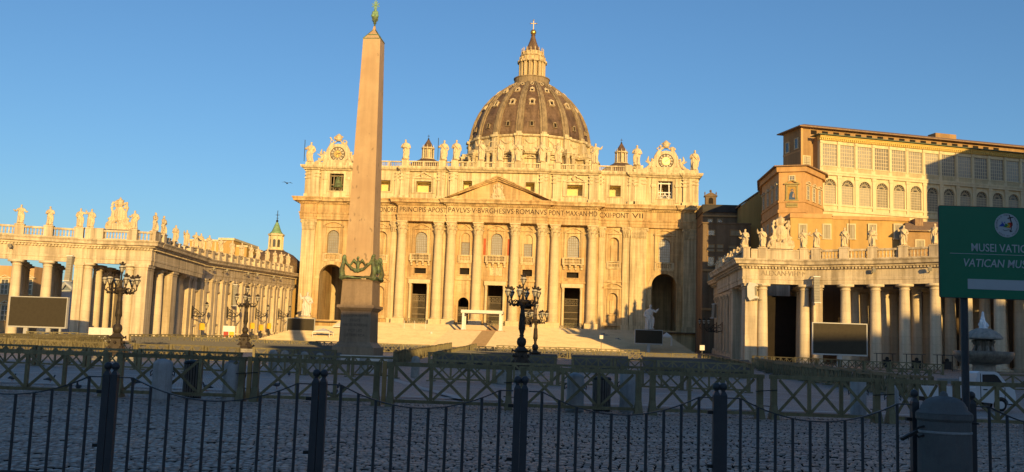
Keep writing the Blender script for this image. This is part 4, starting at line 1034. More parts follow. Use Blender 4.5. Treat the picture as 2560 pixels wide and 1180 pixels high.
rst = [(1906, 'raise', 15, 'statue left of the coat of arms on the right colonnade, one arm raised'), (2008, 'left', 9, 'statue just right of the coat of arms on the right colonnade'), (2040, 'open', 16, 'statue with spread arms, second right of the coat of arms on the right colonnade'),
       (2113, 'chest', 14, 'statue on the right colonnade above the gap between its first columns, before an ochre wall'), (2181, 'book', 17, 'statue holding a book on the right colonnade before the middle of the ochre house'), (2259, 'raise', 13, 'statue on the right colonnade beneath the end of the ochre house roof'), (2337, 'staff', 18, 'statue on the right colonnade beside the left edge of the green sign')]
lst = [(48, 'open', 5, 'leftmost statue on the left colonnade balustrade'), (123, 'prayer', 6, 'second statue from the left on the left colonnade balustrade'), (196, 'left', 7, 'statue stretching an arm towards its neighbour, left of the left coat of arms'), (224, 'raise', 8, 'statue directly left of the coat of arms on the left colonnade'),
       (335, 'staff', 10, 'statue directly right of the coat of arms on the left colonnade'), (384, 'chest', 11, 'statue on the corner pedestal of the left colonnade'), (406, 'book', 12, 'statue just behind the corner pedestal of the left colonnade')]
pr_ = sorted([dist_px(RB, px) for px, *_ in rst]+[dist_px(RB, 1866), dist_px(RB, 2418), dist_px(RB, 2500), dist_px(RB, 2600), dist_px(RB, 2700)]+[4, 12, 20])
attic_run(RC, RB, pr_, solid=[(dist_px(RB, 1866), dist_px(RB, 2008))])
pl_ = sorted([dist_px(LB, px) for px, *_ in lst]+[dist_px(LB, -40), dist_px(LB, -130), dist_px(LB, 391), dist_px(LB, 248)])
attic_run(LC, LB, pl_, solid=[(dist_px(LB, 335), dist_px(LB, 224)), (dist_px(LB, 224), dist_px(LB, 196)), (dist_px(LB, 391), dist_px(LB, 335))])
ZT = 19.35+2.1
for lst_, path, grp, tw in ((rst, RB, 'statues on the right colonnade', 0), (lst, LB, 'statues on the left colonnade', .5)):
    L = fall(path)
    for px, pose, sd, lab in lst_:
        p, d = pt(path, L, dist_px(path, px)); a = math.atan2(d.y, d.x)
        statue(pose, sd, lab, (p.x, p.y, ZT), 3.35, a if abs(a) < 1.4 else a, grp, 'staff' if pose == 'staff' and px < 300 else None)
for path, px, nm, lab in ((RB, 1954, 'coat_of_arms', 'carved papal coat of arms with tiara on the right colonnade'), (LB, 291, 'coat_of_arms', 'carved papal coat of arms with tiara on the left colonnade')):
    p, d = pt(path, fall(path), dist_px(path, px)); o = put(nm, ARMS, M['stat']); o.location = (p.x, p.y+.4, ZT-.1); o.rotation_euler.z = math.atan2(d.y, d.x); o.scale = (.85, .85, 1.0); tag(o, lab, 'coat of arms', 'coats of arms on the colonnades')

# ---------------------------------------------------------------- the two straight corridors
def corridor(lab, a, b, side, npil, za, zb):
    """Straight wing with paired pilasters, rising towards the basilica; a is the near end."""
    a = Vector(a); b = Vector(b); t = thing('corridor_wing', lab, 'corridor wing', (a.x, a.y, za)); d = (b-a).normalized(); Ln = (b-a).length
    nn = Vector((d.y, -d.x)) if side < 0 else Vector((-d.y, d.x))       # towards the piazza
    path = [(a.x, a.y, 0), (b.x, b.y, zb-za)] if side < 0 else [(b.x, b.y, zb-za), (a.x, a.y, 0)]
    ang = math.atan2(path[1][1]-path[0][1], path[1][0]-path[0][0])
    L = fall(path); up = za-CZ0
    sl = lambda prof: [(o, z+up) for o, z in prof]
    MB().sweep([(-12, za-4), (-.6, za-4), (-.6, 15.2+up), (-12, 15.2+up)], path).build('wall', M['colon'], t, world=True)
    MB().sweep(sl(ENT), path).build('entablature', M['colon'], t, world=True)
    o = MB().sweep(sl(COR), path); dentils(o, [(p[0], p[1], p[2]) for p in path], .75, 17.8+up, .8); o.build('cornice', M['colon'], t, world=True)
    MB().sweep([(-12.5, 15.21+up), (-.21, 15.21+up), (-.51, 19.3+up), (-12.5, 19.3+up)], path).build('roof', M['colon'], t, world=True)
    MB().sweep([(-.3, za-1.5), (.75, za-1.5), (.75, za+.5), (.6, za+.65), (-.3, za+.65)], path).build('plinth', M['colon'], t, world=True)
    for i in range(npil):
        dd = L[-1]*(i+.5)/npil; mbx = MB(); p, dr = pt(path, L, dd)
        mbx.m = Matrix.Translation((p.x, p.y, p.z)) @ Matrix.Rotation(ang, 4, 'Z')
        for dx, y in ((-1.15, -.55), (1.15, -.55)):
            mbx.box(dx-.72, dx+.72, -.35, .62, za-.8, 15.2+up-.8); mbx.box(dx-.85, dx+.85, -.5, .62, 15.2+up-.8, 15.2+up-.62); mbx.box(dx-.92, dx+.92, -.6, .62, 15.2+up-.45, 15.2+up); mbx.box(dx-.78, dx+.78, -.42, .62, 15.2+up-.62, 15.2+up-.45)
            mbx.box(dx-.9, dx+.9, -.76, .62, za+.6, za+1.1)
        mbx.build('pilaster', M['colon'], t, world=True)
    for i in range(npil-1):
        p, dr = pt(path, L, L[-1]*(i+1)/npil); w = MB(); w.m = Matrix.Translation((p.x, p.y, p.z)) @ Matrix.Rotation(ang, 4, 'Z')
        w.box(-1.2, -1.0, .2, .62, za+1.5, za+3.2).box(1.0, 1.2, .2, .62, za+1.5, za+3.2).box(-1.3, 1.3, .1, .62, za+3.2, za+3.6)
        q = w.build('window_surround', M['colon'], t, world=True)
        w = MB(); w.m = Matrix.Translation((p.x, p.y, p.z)) @ Matrix.Rotation(ang, 4, 'Z'); w.box(-.98, .98, .55, .61, za+1.5, za+3.2)
        w.build('window', M['dark'], q, world=True)
        w = MB(); w.m = Matrix.Translation((p.x, p.y, p.z)) @ Matrix.Rotation(ang, 4, 'Z'); w.box(-1.6, 1.6, .1, .62, 15.2+up-3.0, 15.2+up-2.7).box(-1.35, 1.35, .3, .62, 15.2+up-2.7, 15.2+up-.9)
        w.build('panel', M['colon'], t, world=True)
    pb = inset(path, .25); st = 4.3; n = int(Ln/st)
    mbp = attic_run(t, pb, [Ln*(i+.5)/n for i in range(n)], 19.35+up)
    return t, pb, up, ang, path
za, zb = 1.9, 5.0
LCO, lcp, lup, lang, lpa = corridor('long sunlit corridor wing on the left, rows of pilasters rising to the facade', (-80.6, 203), (-81.2, 286), -1, 12, za, zb)
RCO, rcp, rup, rang, rpa = corridor('shaded corridor wing on the right running to the facade', (33.2, 200), (37.6, 286), 1, 12, za, zb)
# side bays that join the pavilions to the corridors
for sgn, par, cx, x1, y1 in ((-1, LC, lcx, -80.6, 203), (1, RC, rcx, 33.2, 200)):
    a = Vector((cx.x, cx.y+1, 0)); b = Vector((x1, y1, 0)); d = (b-a).normalized(); n = 5
    inn = Vector((d.y, -d.x, 0)) if sgn < 0 else Vector((-d.y, d.x, 0))
    pa = [(a.x, a.y), (b.x, b.y)] if sgn < 0 else [(b.x, b.y), (a.x, a.y)]
    MB().sweep(ENT, pa).build('side_entablature', M['colon'], par, world=True)
    MB().sweep(COR, pa).build('side_cornice', M['colon'], par, world=True)
    L = fall(pa); attic_run(par, inset(pa, .25), [L[-1]*(i+.4)/6 for i in range(6)])
    m0 = a.lerp(b, .38); pw = [(m0.x, m0.y), (b.x, b.y)] if sgn < 0 else [(b.x, b.y), (m0.x, m0.y)]
    MB().sweep([(-4.4, CZ0-.8), (-2.6, CZ0-.8), (-2.6, 16.3), (-4.4, 16.3)], pw).build('side_wall', M['colon'], par, world=True)
    for i, f in enumerate((.30, .55)):
        p = a.lerp(b, f); o = put('column', COLME, M['ltrav'], par); o.location = (p.x-inn.x*.6-ORG[par.name][0], p.y-inn.y*.6-ORG[par.name][1], 0)
    for f, w in ((.42, 1.2), (.80, 4.2)):
        p = a.lerp(b, f); m = MB(); m.m = Matrix.Translation((p.x, p.y, 0)) @ Matrix.Rotation(math.atan2(pa[1][1]-pa[0][1], pa[1][0]-pa[0][0]), 4, 'Z')
        m.box(-w/2, w/2, -.55, 2.6, CZ0-.7, CZ1-.5).box(-w/2-.15, w/2+.15, -.75, 2.6, CZ1-.5, CZ1); m.build('side_pier', M['colon'], par, world=True)
ORDW = ['first', 'second', 'third', 'fourth', 'fifth', 'sixth', 'seventh', 'eighth', 'ninth', 'tenth', 'eleventh', 'twelfth', 'thirteenth', 'fourteenth', 'fifteenth', 'sixteenth', 'seventeenth', 'eighteenth']
POSES = ['book', 'raise', 'open', 'staff', 'chest', 'left', 'prayer']
side_l = inset([(lcx.x, lcx.y+1, 0), (-80.6, 203, 0)], .25)
k = 0
for px in (436, 457, 487, 499, 520, 550, 578, 602, 625, 643, 666, 685, 701, 718):
    if px < 455: pth, base = side_l, 19.35+2.1
    else: pth, base = lcp, 19.35+lup+2.1
    p, d = pt(pth, fall(pth), dist_px(pth, px)); statue(POSES[k % 7], 5+(k*3) % 9, f'{ORDW[k]} statue counted from the corner along the roof of the left corridor wing', (p.x, p.y, base+p.z), 3.3, lang-.6, 'statues along the left corridor roof'); k += 1
for i in range(12):
    L = fall(rcp); dd = L[-1]-3-i*6.6; p, d = pt(rcp, L, dd) if dd > 0 else (None, None)
    if p is None: continue
    statue(POSES[(i+2) % 7], 6+(i*2) % 9, f'{ORDW[i]} statue counted from the corner along the roof of the shaded right corridor wing', (p.x, p.y, 19.35+rup+2.1+p.z), 3.3, rang+.6, 'statues along the right corridor roof')
pth = inset([(33.2, 200, 0), (rcx.x, rcx.y+1, 0)], .25); L = fall(pth)
for i, f in enumerate((.97, .84, .55, .40, .15)):
    p, d = pt(pth, L, L[-1]*f); statue(POSES[(i*2+1) % 7], 5+i*2 % 9, f'{ORDW[i]} statue behind the left corner of the right colonnade roof', (p.x, p.y, ZT), 3.3, rang+.9, 'statues at the right colonnade corner')
# ---------------------------------------------------------------- obelisk
OX, OY = -22.05, 103.0; OG = .45
OB = thing('obelisk', 'tall tapering granite obelisk on a stepped inscribed base', 'obelisk', (OX, OY, OG), R_(-3))
MB().box(-4.2, 4.2, -4.2, 4.2, -.6, .32).box(-3.5, 3.5, -3.5, 3.5, .32, .66).build('plinth', M['marble'], OB)
b = MB().box(-2.15, 2.15, -2.15, 2.15, .66, 1.45); b.frus((0, 0, 1.45), 4.2, 4.2, 3.7, 3.7, .25); b.frus((0, 0, 1.7), 3.7, 3.7, 3.3, 3.3, .3)
b.frus((0, 0, 2.0), 3.25, 3.25, 3.1, 3.1, 3.15); b.frus((0, 0, 5.15), 3.2, 3.2, 3.75, 3.75, .3); b.box(-1.95, 1.95, -1.95, 1.95, 5.45, 5.75)
b.frus((0, 0, 5.75), 3.3, 3.3, 3.15, 3.15, 2.45); b.frus((0, 0, 8.2), 3.2, 3.2, 3.4, 3.4, .2)
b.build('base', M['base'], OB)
for i, (tx, w) in enumerate((("ECCE CRVX DOMINI", 2.6), ("FVGITE", 1.05), ("PARTES ADVERSAE", 2.55), ("VICIT LEO", 1.5), ("DE TRIBV IVDA", 2.1))):
    t = text_mesh(tx, .27, w, .02); z = 4.55-.48*i-(.08 if i > 2 else 0); y = -1.625+.075*(z-2)/3.15
    t.v = [(p[0], p[1]+y-.012, p[2]+z) for p in t.v]; t.build('inscription', M['bletter'], OB)
s0 = MB(); z0, z1 = 8.75, 34.15
s0.frus((0, 0, z0), 2.95, 2.95, 1.86, 1.86, z1-z0); s0.frus((0, 0, z1), 1.86, 1.86, .34, .34, 1.15); s0.frus((0, 0, z1+1.15), .34, .34, .16, .16, .5)
s0.add([], []); s0.build('shaft', M['gran'], OB)
c = MB()
for sx in (-1, 1):
    for sy in (-1, 1): MB().cbox((sx*1.05, sy*1.05, 8.4), .5, .5, .36).build('corner_foot', M['verdi'], OB); c.bar((sx*.90, sy*.90, z1+.04), (sx*.1, sy*.1, z1+1.2), .10, .10)
for a in range(4):
    c.m = Matrix.Rotation(a*PI/2, 4, 'Z'); c.bar((-.93, -.94, z1), (.93, -.94, z1), .06, .08); c.bar((-.5, -.62, z1+.5), (.5, -.62, z1+.5), .06, .1)
c.m = None; c.build('cap_edging', M['verdi'], OB)
sg = MB(); rg = random.Random(4)
for a in range(4):
    sg.m = Matrix.Rotation(a*PI/2, 4, 'Z')
    sg.tube([(-1.5, -1.62, 10.7), (-1.2, -1.7, 10.0), (-.6, -1.7, 9.45), (0, -1.7, 9.25), (.6, -1.7, 9.45), (1.2, -1.7, 10.0), (1.5, -1.62, 10.7)], [.09, .13, .16, .18, .16, .13, .09], 7)
    sg.ball((0, -1.72, 9.9), (.2, .2, .55), 8, 6); sg.ball((0, -1.76, 10.6), .15, 7, 5)
    for s in (-1, 1):
        sg.tube([(0, -1.72, 9.9), (s*.45, -1.72, 10.35), (s*.75, -1.7, 9.9)], [.12, .2, .1], 6); sg.ball((s*1.5, -1.55, 10.6), (.22, .2, .35), 7, 5); sg.ball((s*1.55, -1.55, 9.9), (.16, .16, .5), 7, 5)
        for i in range(14): f = rg.uniform(0, 1); sg.ball((s*f*1.4, -1.78, 9.25+1.3*f*f+rg.uniform(-.14, .14)), rg.uniform(.06, .12), 6, 4)
    sg.tube([(-1.75, -1.75, 8.55), (-.9, -1.9, 8.62), (0, -1.82, 8.5), (.9, -1.9, 8.62), (1.75, -1.75, 8.55)], [.2, .15, .09, .15, .2], 7)
    sg.tube([(1.5, -1.5, 8.4), (1.72, -1.72, 9.2), (1.55, -1.55, 10.2), (1.62, -1.62, 10.7)], [.35, .28, .2, .14], 7)
    for i in range(10): sg.ball((1.6+rg.uniform(-.15, .15), -1.6+rg.uniform(-.15, .15), rg.uniform(8.4, 10.9)), rg.uniform(.1, .2), 6, 4)
me = remesh(sg, .055, 'bronze_garland'); put('bronze_garland', me, M['verdi'], OB)
fz = 0; FS_ = Matrix.Translation((0, 0, 35.75)) @ Matrix.Scale(.58, 4)
f = MB(); f.m = FS_; f.lathe([(.20, 0), (.12, .35), (.3, .6), (.18, .9), (.22, 1.0), (.5, 1.5), (.60, 1.8), (.2, 1.85)], 12, (0, 0, fz))
for i in range(6): t = i*PI/3; f.tube([(.2*math.cos(t), .2*math.sin(t), fz+.8), (.55*math.cos(t), .55*math.sin(t), fz+1.2), (.5*math.cos(t), .5*math.sin(t), fz+1.8)], .07, 5)
f.build('finial_bracket', M['verdi'], OB)
f = MB(); f.m = FS_
for x, y in ((-.32, -.2), (.32, -.2), (0, .3)): f.ball((x, y, fz+2.0), (.42, .42, .42), 10, 6)
for x in (-.3, .0, .3): f.ball((x, -.05, fz+2.5), (.32, .36, .5), 9, 6)
f.ball((0, 0, fz+3.1), (.26, .26, .4), 9, 6); f.build('bronze_hill', M['verd2'], OB, True)
f = MB(); f.m = FS_
for i in range(8):
    t = PI/8+i*PI/4; f.frus((0, 0, fz+3.6), .1, .1, .1, .1, .01); f.bar((0, 0, fz+4.1), (.75*math.cos(t), 0, fz+4.1+.75*math.sin(t)), .16, .1, (0, 1, 0))
f.ball((0, 0, fz+4.1), .22, 8, 6).bar((0, 0, fz+3.4), (0, 0, fz+6.6), .14, .14).bar((-.7, 0, fz+5.7), (.7, 0, fz+5.7), .14, .14); f.build('star_and_cross', M['verd2'], OB)

# ---------------------------------------------------------------- candelabra
def lantern(mb, gb, p, s=1.0):
    x, y, z = p
    gb.lathe([(.10*s, .10*s), (.27*s, .48*s), (.25*s, .62*s), (.14*s, .70*s)], 6, p)
    mb.lathe([(.05*s, -.1*s), (.12*s, .02*s), (.11*s, .11*s)], 6, p)
    mb.lathe([(.285*s, .46*s), (.30*s, .50*s), (.27*s, .53*s)], 6, p)
    mb.lathe([(.15*s, .68*s), (.24*s, .76*s), (.10*s, .88*s), (.13*s, .94*s), (.03*s, 1.05*s)], 6, p)
    for i in range(6): t = i*PI/3; mb.bar((x+.1*s*math.cos(t), y+.1*s*math.sin(t), z+.1*s), (x+.275*s*math.cos(t), y+.275*s*math.sin(t), z+.48*s), .03, .03); mb.bar((x+.24*s*math.cos(t), y+.24*s*math.sin(t), z+.76*s), (x+.27*s*math.cos(t), y+.27*s*math.sin(t), z+.9*s), .05, .05)
def candelabrum(label, loc, arms, rot, h=1.0):
    t = thing('candelabra_lamp', label, 'street lamp', loc, rot, 'candelabra lamps round the obelisk')
    MB().lathe([(2.0, -.6), (2.0, .18), (1.7, .2), (1.7, .4)], 8, a0=PI/8).build('stone_base', M['greyst'], t)
    b = MB().frus((0, 0, .4), 1.5, 1.5, 1.15, 1.15, .35); b.frus((0, 0, .75), 1.0, 1.0, .78, .78, 1.1); b.frus((0, 0, 1.85), .85, .85, 1.1, 1.1, .12); b.frus((0, 0, 1.97), 1.0, 1.0, .45, .45, .35)
    for i in range(4):
        a = PI/4+i*PI/2; d = Vector((math.cos(a), math.sin(a), 0))
        b.tube([d*.62+Vector((0, 0, 1.9)), d*.82+Vector((0, 0, 2.05)), d*.86+Vector((0, 0, 1.8))], [.06, .1, .05], 6); b.tube([d*.6+Vector((0, 0, 1.2)), d*.85+Vector((0, 0, .85)), d*1.15+Vector((0, 0, .5))], [.12, .16, .2], 7)
    for i in range(12): t_ = i*PI/6; b.ball((.62*math.cos(t_), .62*math.sin(t_), .95+.6*(i % 2)), .13, 6, 4)
    b.build('pedestal', M['bronze'], t)
    s = MB().lathe([(.2, 2.25), (.36, 2.5), (.40, 2.7), (.34, 2.95), (.16, 3.1), (.2, 3.2), (.15, 3.3), (.19, 3.45), (.26, 3.75), (.27, 4.0), (.22, 4.6), (.17, 5.3), (.16, 5.4), (.22, 5.46), (.2, 5.55), (.3, 5.8), (.5, 5.98), (.44, 6.08), (.14, 6.15), (.09, 6.5), (.15, 6.65), (.07, 6.8), (.06, 7.35)], 16)
    for i in range(12): t_ = i*PI/6; s.tube([(.27*math.cos(t_), .27*math.sin(t_), 3.7), (.2*math.cos(t_), .2*math.sin(t_), 5.0)], .025, 4)
    s.build('shaft', M['bronze'], t, True)
    for i in range(arms):
        a = 2*PI*i/arms; d = Vector((math.cos(a), math.sin(a), 0)); k = Vector((-d.y, d.x, 0)); r = MB(); g = MB()
        r.tube([d*.3+Vector((0, 0, 5.9)), d*.6+Vector((0, 0, 5.72)), d*1.0+Vector((0, 0, 5.75)), d*1.28+Vector((0, 0, 5.95)), d*1.3+Vector((0, 0, 6.25))], [.09, .09, .07, .06, .05], 6)
        r.tube([d*(.62+.17*math.cos(q))+Vector((0, 0, 5.93+.17*math.sin(q))) for q in np.linspace(0, 5.2, 9)], .045, 5); r.tube([d*(1.0+.13*math.cos(q))+Vector((0, 0, 5.98+.13*math.sin(q))) for q in np.linspace(-1, 4.2, 9)], .04, 5)
        for j in range(4): r.ball(d*(.45+.2*j)+Vector((0, 0, 5.68))+k*(.06*(-1)**j), .1, 6, 4)
        p = d*1.3+Vector((0, 0, 6.3)); lantern(r, g, p, .95)
        ar = r.build('arm', M['bronze'], t); g.build('lantern_glass', M['lampg'], ar)
    r = MB(); g = MB(); lantern(r, g, Vector((0, 0, 7.35)), .95); ar = r.build('top_lantern', M['bronze'], t); g.build('lantern_glass', M['lampg'], ar)
    return t
candelabrum('ornate bronze candelabra lamp at the far left before the left colonnade', (-38.0, 82, gz(82)-.05), 6, R_(12))
candelabrum('four armed lit bronze candelabra lamp before the left corridor wing', (-41.0, 124, gz(124)), 4, R_(8))
candelabrum('larger dark candelabra lamp in front of the basilica steps, nearer of the right pair', (-4.1, 82, gz(82)-.05), 6, R_(20))
candelabrum('smaller dark candelabra lamp behind the nearer one of the right pair', (-4.5, 124, gz(124)-.9), 6, R_(8))

# wall lamps on the corridors
def wall_lamp(lab, p, ang, side):
    t = thing('wall_lamp', lab, 'wall lamp', p, ang, 'bracket lamps on the corridor walls'); m = MB(); g = MB()
    m.tube([(0, 0, 0), (0, -1.2, -.4), (0, -2.4, -.2), (0, -3.0, .6), (0, -3.05, 1.2)], [.1, .1, .09, .08, .06], 6)
    m.tube([(0, -.1, 1.6), (0, -1.0, 1.1), (0, -1.9, .3), (0, -2.5, -.15)], .07, 6)
    for c, r in (((-.8, .3), .45), ((-1.6, .1), .35), ((-.5, 1.0), .3), ((-2.3, .35), .28)): m.tube([(0, c[0]+r*math.cos(q), c[1]+r*math.sin(q)) for q in np.linspace(0, 5.4, 10)], .06, 5)
    m.box(-.2, .2, -.1, .05, -.6, 2.0); m.m = None
    lantern(m, g, Vector((0, -3.05, 1.3)), 1.5); b = m.build('bracket', M['iron'], t); g.build('lantern_glass', M['lampg'], b)
for k, px in enumerate((483, 570, 641, 697)):
    p, d = pt(lpa, fall(lpa), dist_px(lpa, px)); n = Vector((d.y, -d.x, 0)); q = p+n*.65
    wall_lamp(f'{ORDW[k]} wrought iron bracket lamp from the left on the left corridor wall', (q.x, q.y, za+5.6+p.z), lang, 1)
for k, px in enumerate((1814, 1800, 1787)):
    p, d = pt(rpa, fall(rpa), dist_px(rpa, px)); n = Vector((d.y, -d.x, 0)); q = p+n*.65
    wall_lamp(f'{ORDW[k]} wrought iron bracket lamp from the right on the shaded right corridor wall', (q.x, q.y, za+5.6+p.z), rang, 1)

# ---------------------------------------------------------------- loudspeakers, screens
def array(lab, p, ang, h=4.2, n=9, w=.95):
    t = thing('line_array_speaker', lab, 'loudspeaker', p, ang, 'hanging line array loudspeakers'); m = MB()
    for i in range(n): m.box(-w/2, w/2, -.35-.012*i*i*.4, .3, -h*(i+1)/n+.03, -h*i/n)
    m.build('cabinet', M['speak'], t)
    k = MB().box(-w/2-.1, w/2+.1, -.4, .35, .05, .2); k.bar((0, 0, .15), (0, 1.2, .5), .14, .14); k.bar((0, 0, .15), (0, 1.2, -.1), .1, .1)
    k.build('hanger', M['white'], t); MB().box(-w/2-.1, w/2+.1, -.9, .2, -h-.12, -h).build('foot_rail', M['white'], t)
p = at(176, 642, 169.2); array('tall grey loudspeaker column hanging on the left colonnade', p, 0)
p = at(2041, 694, 170.8); array('tall grey loudspeaker column hanging on the right colonnade beside the screen', p, 0)
q, d = pt(lpa, fall(lpa), dist_px(lpa, 577)); p = at(577, 712, q.y-1); array('grey loudspeaker column hanging on the left corridor wall', (q.x+1.3, q.y, p.z), lang*.5, 4.8)
q, d = pt(rpa, fall(rpa), dist_px(rpa, 1799)); array('dark loudspeaker panel on the shaded right corridor wall', (q.x-1.2, q.y, at(1799, 762, q.y).z), rang*.6, 3.2, 7)
p = at(1881, 752, 172.6); t = thing('loudspeaker', 'white curved loudspeaker beside the first column of the right colonnade', 'loudspeaker', p, R_(-25))
m = MB().extr([(-.3, 0), (.5, .35), (.95, .4), (.95, .75), (.55, .8), (.45, 2.4), (.8, 2.5), (.8, 2.9), (.3, 3.0), (-.4, 3.2), (-.75, 2.4), (-.7, .7)], -.6, .6); m.build('cabinet', M['cloth'], t)
MB().box(.5, .62, -.5, .5, .9, 2.3).build('grille', M['speak'], t); [MB().bar((.4, 0, z), (1.4, .9, z), .1, .1).build('bracket', M['steel'], t) for z in (.2, 2.8)]

def big_screen(lab, a, b, post, rz=0, D=.5):
    """Outdoor screen between photo corners a, b at the same distance; post = list of x offsets of its legs."""
    w = b.x-a.x; h = a.z-b.z; g = gz(a.y); t = thing('video_screen', lab, 'screen', ((a.x+b.x)/2, a.y, g), rz, 'video screens on the square'); z0 = b.z-g
    MB().box(-w/2, w/2, .0, D, z0, z0+h).build('housing', M['frame'], t)
    MB().box(-w/2+.14, w/2-.14, -.02, .012, z0+.22, z0+h-.14).build('display', M['screen'], t)
    m = MB()
    for x in post: m.box(x-.35, x+.35, .12, D-.1, -.5, z0)
    m.box(-.9, .9, -.4, 1.2, -.4, .12); m.build('post', M['frame'], t)
big_screen('large lit video screen before the left colonnade', at(20, 739, 150), at(168, 822, 150), (-1.9, 1.9), R_(-6))
big_screen('video screen half shadowed below the statue at the left foot of the basilica', at(718, 794, 246), at(785, 833, 246), (-2.2, 2.2), R_(4))
big_screen('dark video screen below the statue at the right foot of the basilica', at(1587, 823, 225), at(1657, 862, 225), (0,), R_(3))
big_screen('big dark video screen before the right colonnade', at(2030, 805, 150), at(2170, 891, 150), (0,), R_(2))

# statues on pedestals at the foot of the steps
for px, pz, top, lab, pose, prop in ((765, 793, 735, 'white marble apostle statue on a tall pedestal left of the basilica steps', 'raise', None), (1624, 826, 754, 'white marble apostle statue holding a sword, right of the basilica steps', 'left', None)):
    p = at(px, pz, 262); g = gz(250)+1; t = thing('pedestal', lab.replace('white marble apostle statue', 'stone pedestal under the apostle statue').split(' on a tall')[0].split(' holding')[0]+(' on the left' if px < 1000 else ' on the right'), 'pedestal', (p.x, 262, g)); h = p.z-g
    MB().box(-2.4, 2.4, -2.4, 2.4, -1.5, .8).box(-1.9, 1.9, -1.9, 1.9, .8, h-.5).box(-2.2, 2.2, -2.2, 2.2, h-.5, h).build('block', M['trav'], t)
    statue(pose, 14, lab, (p.x, 262, p.z), 6.6, R_(10 if px < 1000 else -10), 'apostle statues by the steps', None, M['marble'])

# ---------------------------------------------------------------- altar canopy and small tents
t = thing('altar_canopy', 'flat white canopy on posts in front of the central door', 'canopy', (-23.4, 262, 7.45)); 
MB().box(-5.6, 5.3, -2.5, 3.0, 4.55, 5.35).build('roof', M['cloth'], t)
for x in (-5.0, 4.7):
    for y in (-2, 2.6): MB().box(x-.28, x+.28, y-.28, y+.28, 0, 4.55).frus((x, y, -.1), 1.1, 1.1, .6, .6, .7).build('post', M['white'], t)
MB().box(-6.5, 6, -5.2, 3.5, -.25, .12).build('platform', mat('red_brown_carpet', (.42, .22, .12), .9, .1), t)
def tent(lab, p, w, h, peak):
    t = thing('tent', lab, 'tent', p, 0, 'small white tents'); m = MB()
    m.add([(-w/2, -w/2, h), (w/2, -w/2, h), (w/2, w/2, h), (-w/2, w/2, h), (0, 0, h+peak), (-w/2, -w/2, h-.25), (w/2, -w/2, h-.25), (w/2, w/2, h-.25), (-w/2, w/2, h-.25)], [(0, 1, 4), (1, 2, 4), (2, 3, 4), (3, 0, 4), (0, 5, 6, 1), (1, 6, 7, 2), (2, 7, 8, 3), (3, 8, 5, 0)]); m.build('canopy', M['cloth'], t)
    for x in (-1, 1):
        for y in (-1, 1): MB().box(x*w/2-.06, x*w/2+.06, y*w/2-.06, y*w/2+.06, -.3, h-.24).build('leg', M['white'], t)
p = at(807, 850, 235); tent('low white gazebo tent left of the obelisk base', (p.x, 235, p.z), 4.0, 2.0, .8)
p = at(848, 836, 255); tent('small white peaked tent behind the obelisk base by the left arch', (p.x, 255, p.z), 2.8, 2.1, 1.0)
p = at(1666, 861, 228); tent('small white peaked tent right of the dark screen at the facade', (p.x, 228, p.z), 2.2, 1.8, .9)

# ---------------------------------------------------------------- fountain
FX, FY = 39.8, 100.0; fg = .3
t = thing('fountain', 'two tiered mossy stone fountain behind the sign pole', 'fountain', (FX, FY, fg))
MB().lathe([(4.6, -.6), (4.6, .1), (4.2, .12), (4.2, .5), (3.9, .55)], 16).lathe([(1.9, .5), (1.6, .9), (1.1, 1.1), (1.0, 1.9), (1.3, 2.1)], 16).build('pedestal', M['greyst'], t)
MB().lathe([(1.2, 2.0), (2.2, 2.15), (2.65, 2.7), (2.75, 3.2), (2.6, 3.25), (2.4, 2.9), (.9, 2.75)], 32).build('basin', M['wet'], t, True)
m = MB().lathe([(.9, 2.7), (.75, 3.0), (.68, 3.6), (.82, 4.1), (.7, 4.4)], 16)
for i in range(8): a = i*PI/4; m.tube([(.85*math.cos(a), .85*math.sin(a), 2.75), (.95*math.cos(a), .95*math.sin(a), 3.2), (.75*math.cos(a), .75*math.sin(a), 3.8), (.95*math.cos(a), .95*math.sin(a), 4.3)], [.2, .22, .14, .22], 6)
m.build('stem', M['wet'], t)
m = MB().lathe([(.7, 4.35), (1.7, 4.45), (1.72, 4.62), (1.45, 4.95), (1.05, 5.25), (.6, 5.45), (.2, 5.5)], 40, fn=lambda a, z: 1+.03*math.cos(20*a)); m.build('upper_basin', M['greyst'], t)
rg = random.Random(9); m = MB()
for i in range(40):
    a = rg.uniform(0, 6.28); r = abs(rg.gauss(0, .35)); m.ball((r*math.cos(a), r*math.sin(a), 5.4+rg.uniform(0, 1.6)*math.exp(-r*2.4)), (rg.uniform(.08, .16), rg.uniform(.08, .16), rg.uniform(.12, .3)), 6, 4)
m.lathe([(.45, 5.35), (.3, 5.9), (.16, 6.6), (.12, 7.0), (.02, 7.15)], 8)
put('water_jet', remesh(m, .05, 'water_jet'), M['foam'], t)

# floodlights on the friezes
def flood(lab, p, ang):
    t = thing('floodlight', lab, 'floodlight', p, ang, 'small floodlights on the friezes'); MB().bar((0, 0, 0), (0, -1.1, .35), .10, .10).build('arm', M['iron'], t); m = MB(); m.m = Matrix.Translation((0, -1.15, .5)) @ Matrix.Rotation(R_(35), 4, 'X'); m.box(-.28, .28, -.22, .22, -.25, .3); m.build('lamp_head', M['speak'], t)
for px, w_ in ((2180, 'left'), (2325, 'right')):
    p, d = pt(rpath, fall(rpath), dist_px(rpath, px)); n = Vector((d.y, -d.x, 0)); q = p+n*.45; flood(f'{w_} of two small floodlights sticking out of the right colonnade frieze', (q.x, q.y, 16.9), math.atan2(d.y, d.x)+.5)
p, d = pt(lpath, fall(lpath), dist_px(lpath, 38)); n = Vector((d.y, -d.x, 0)); q = p+n*.45; flood('small floodlight sticking out of the left colonnade frieze', (q.x, q.y, 16.9), math.atan2(d.y, d.x)-.3)
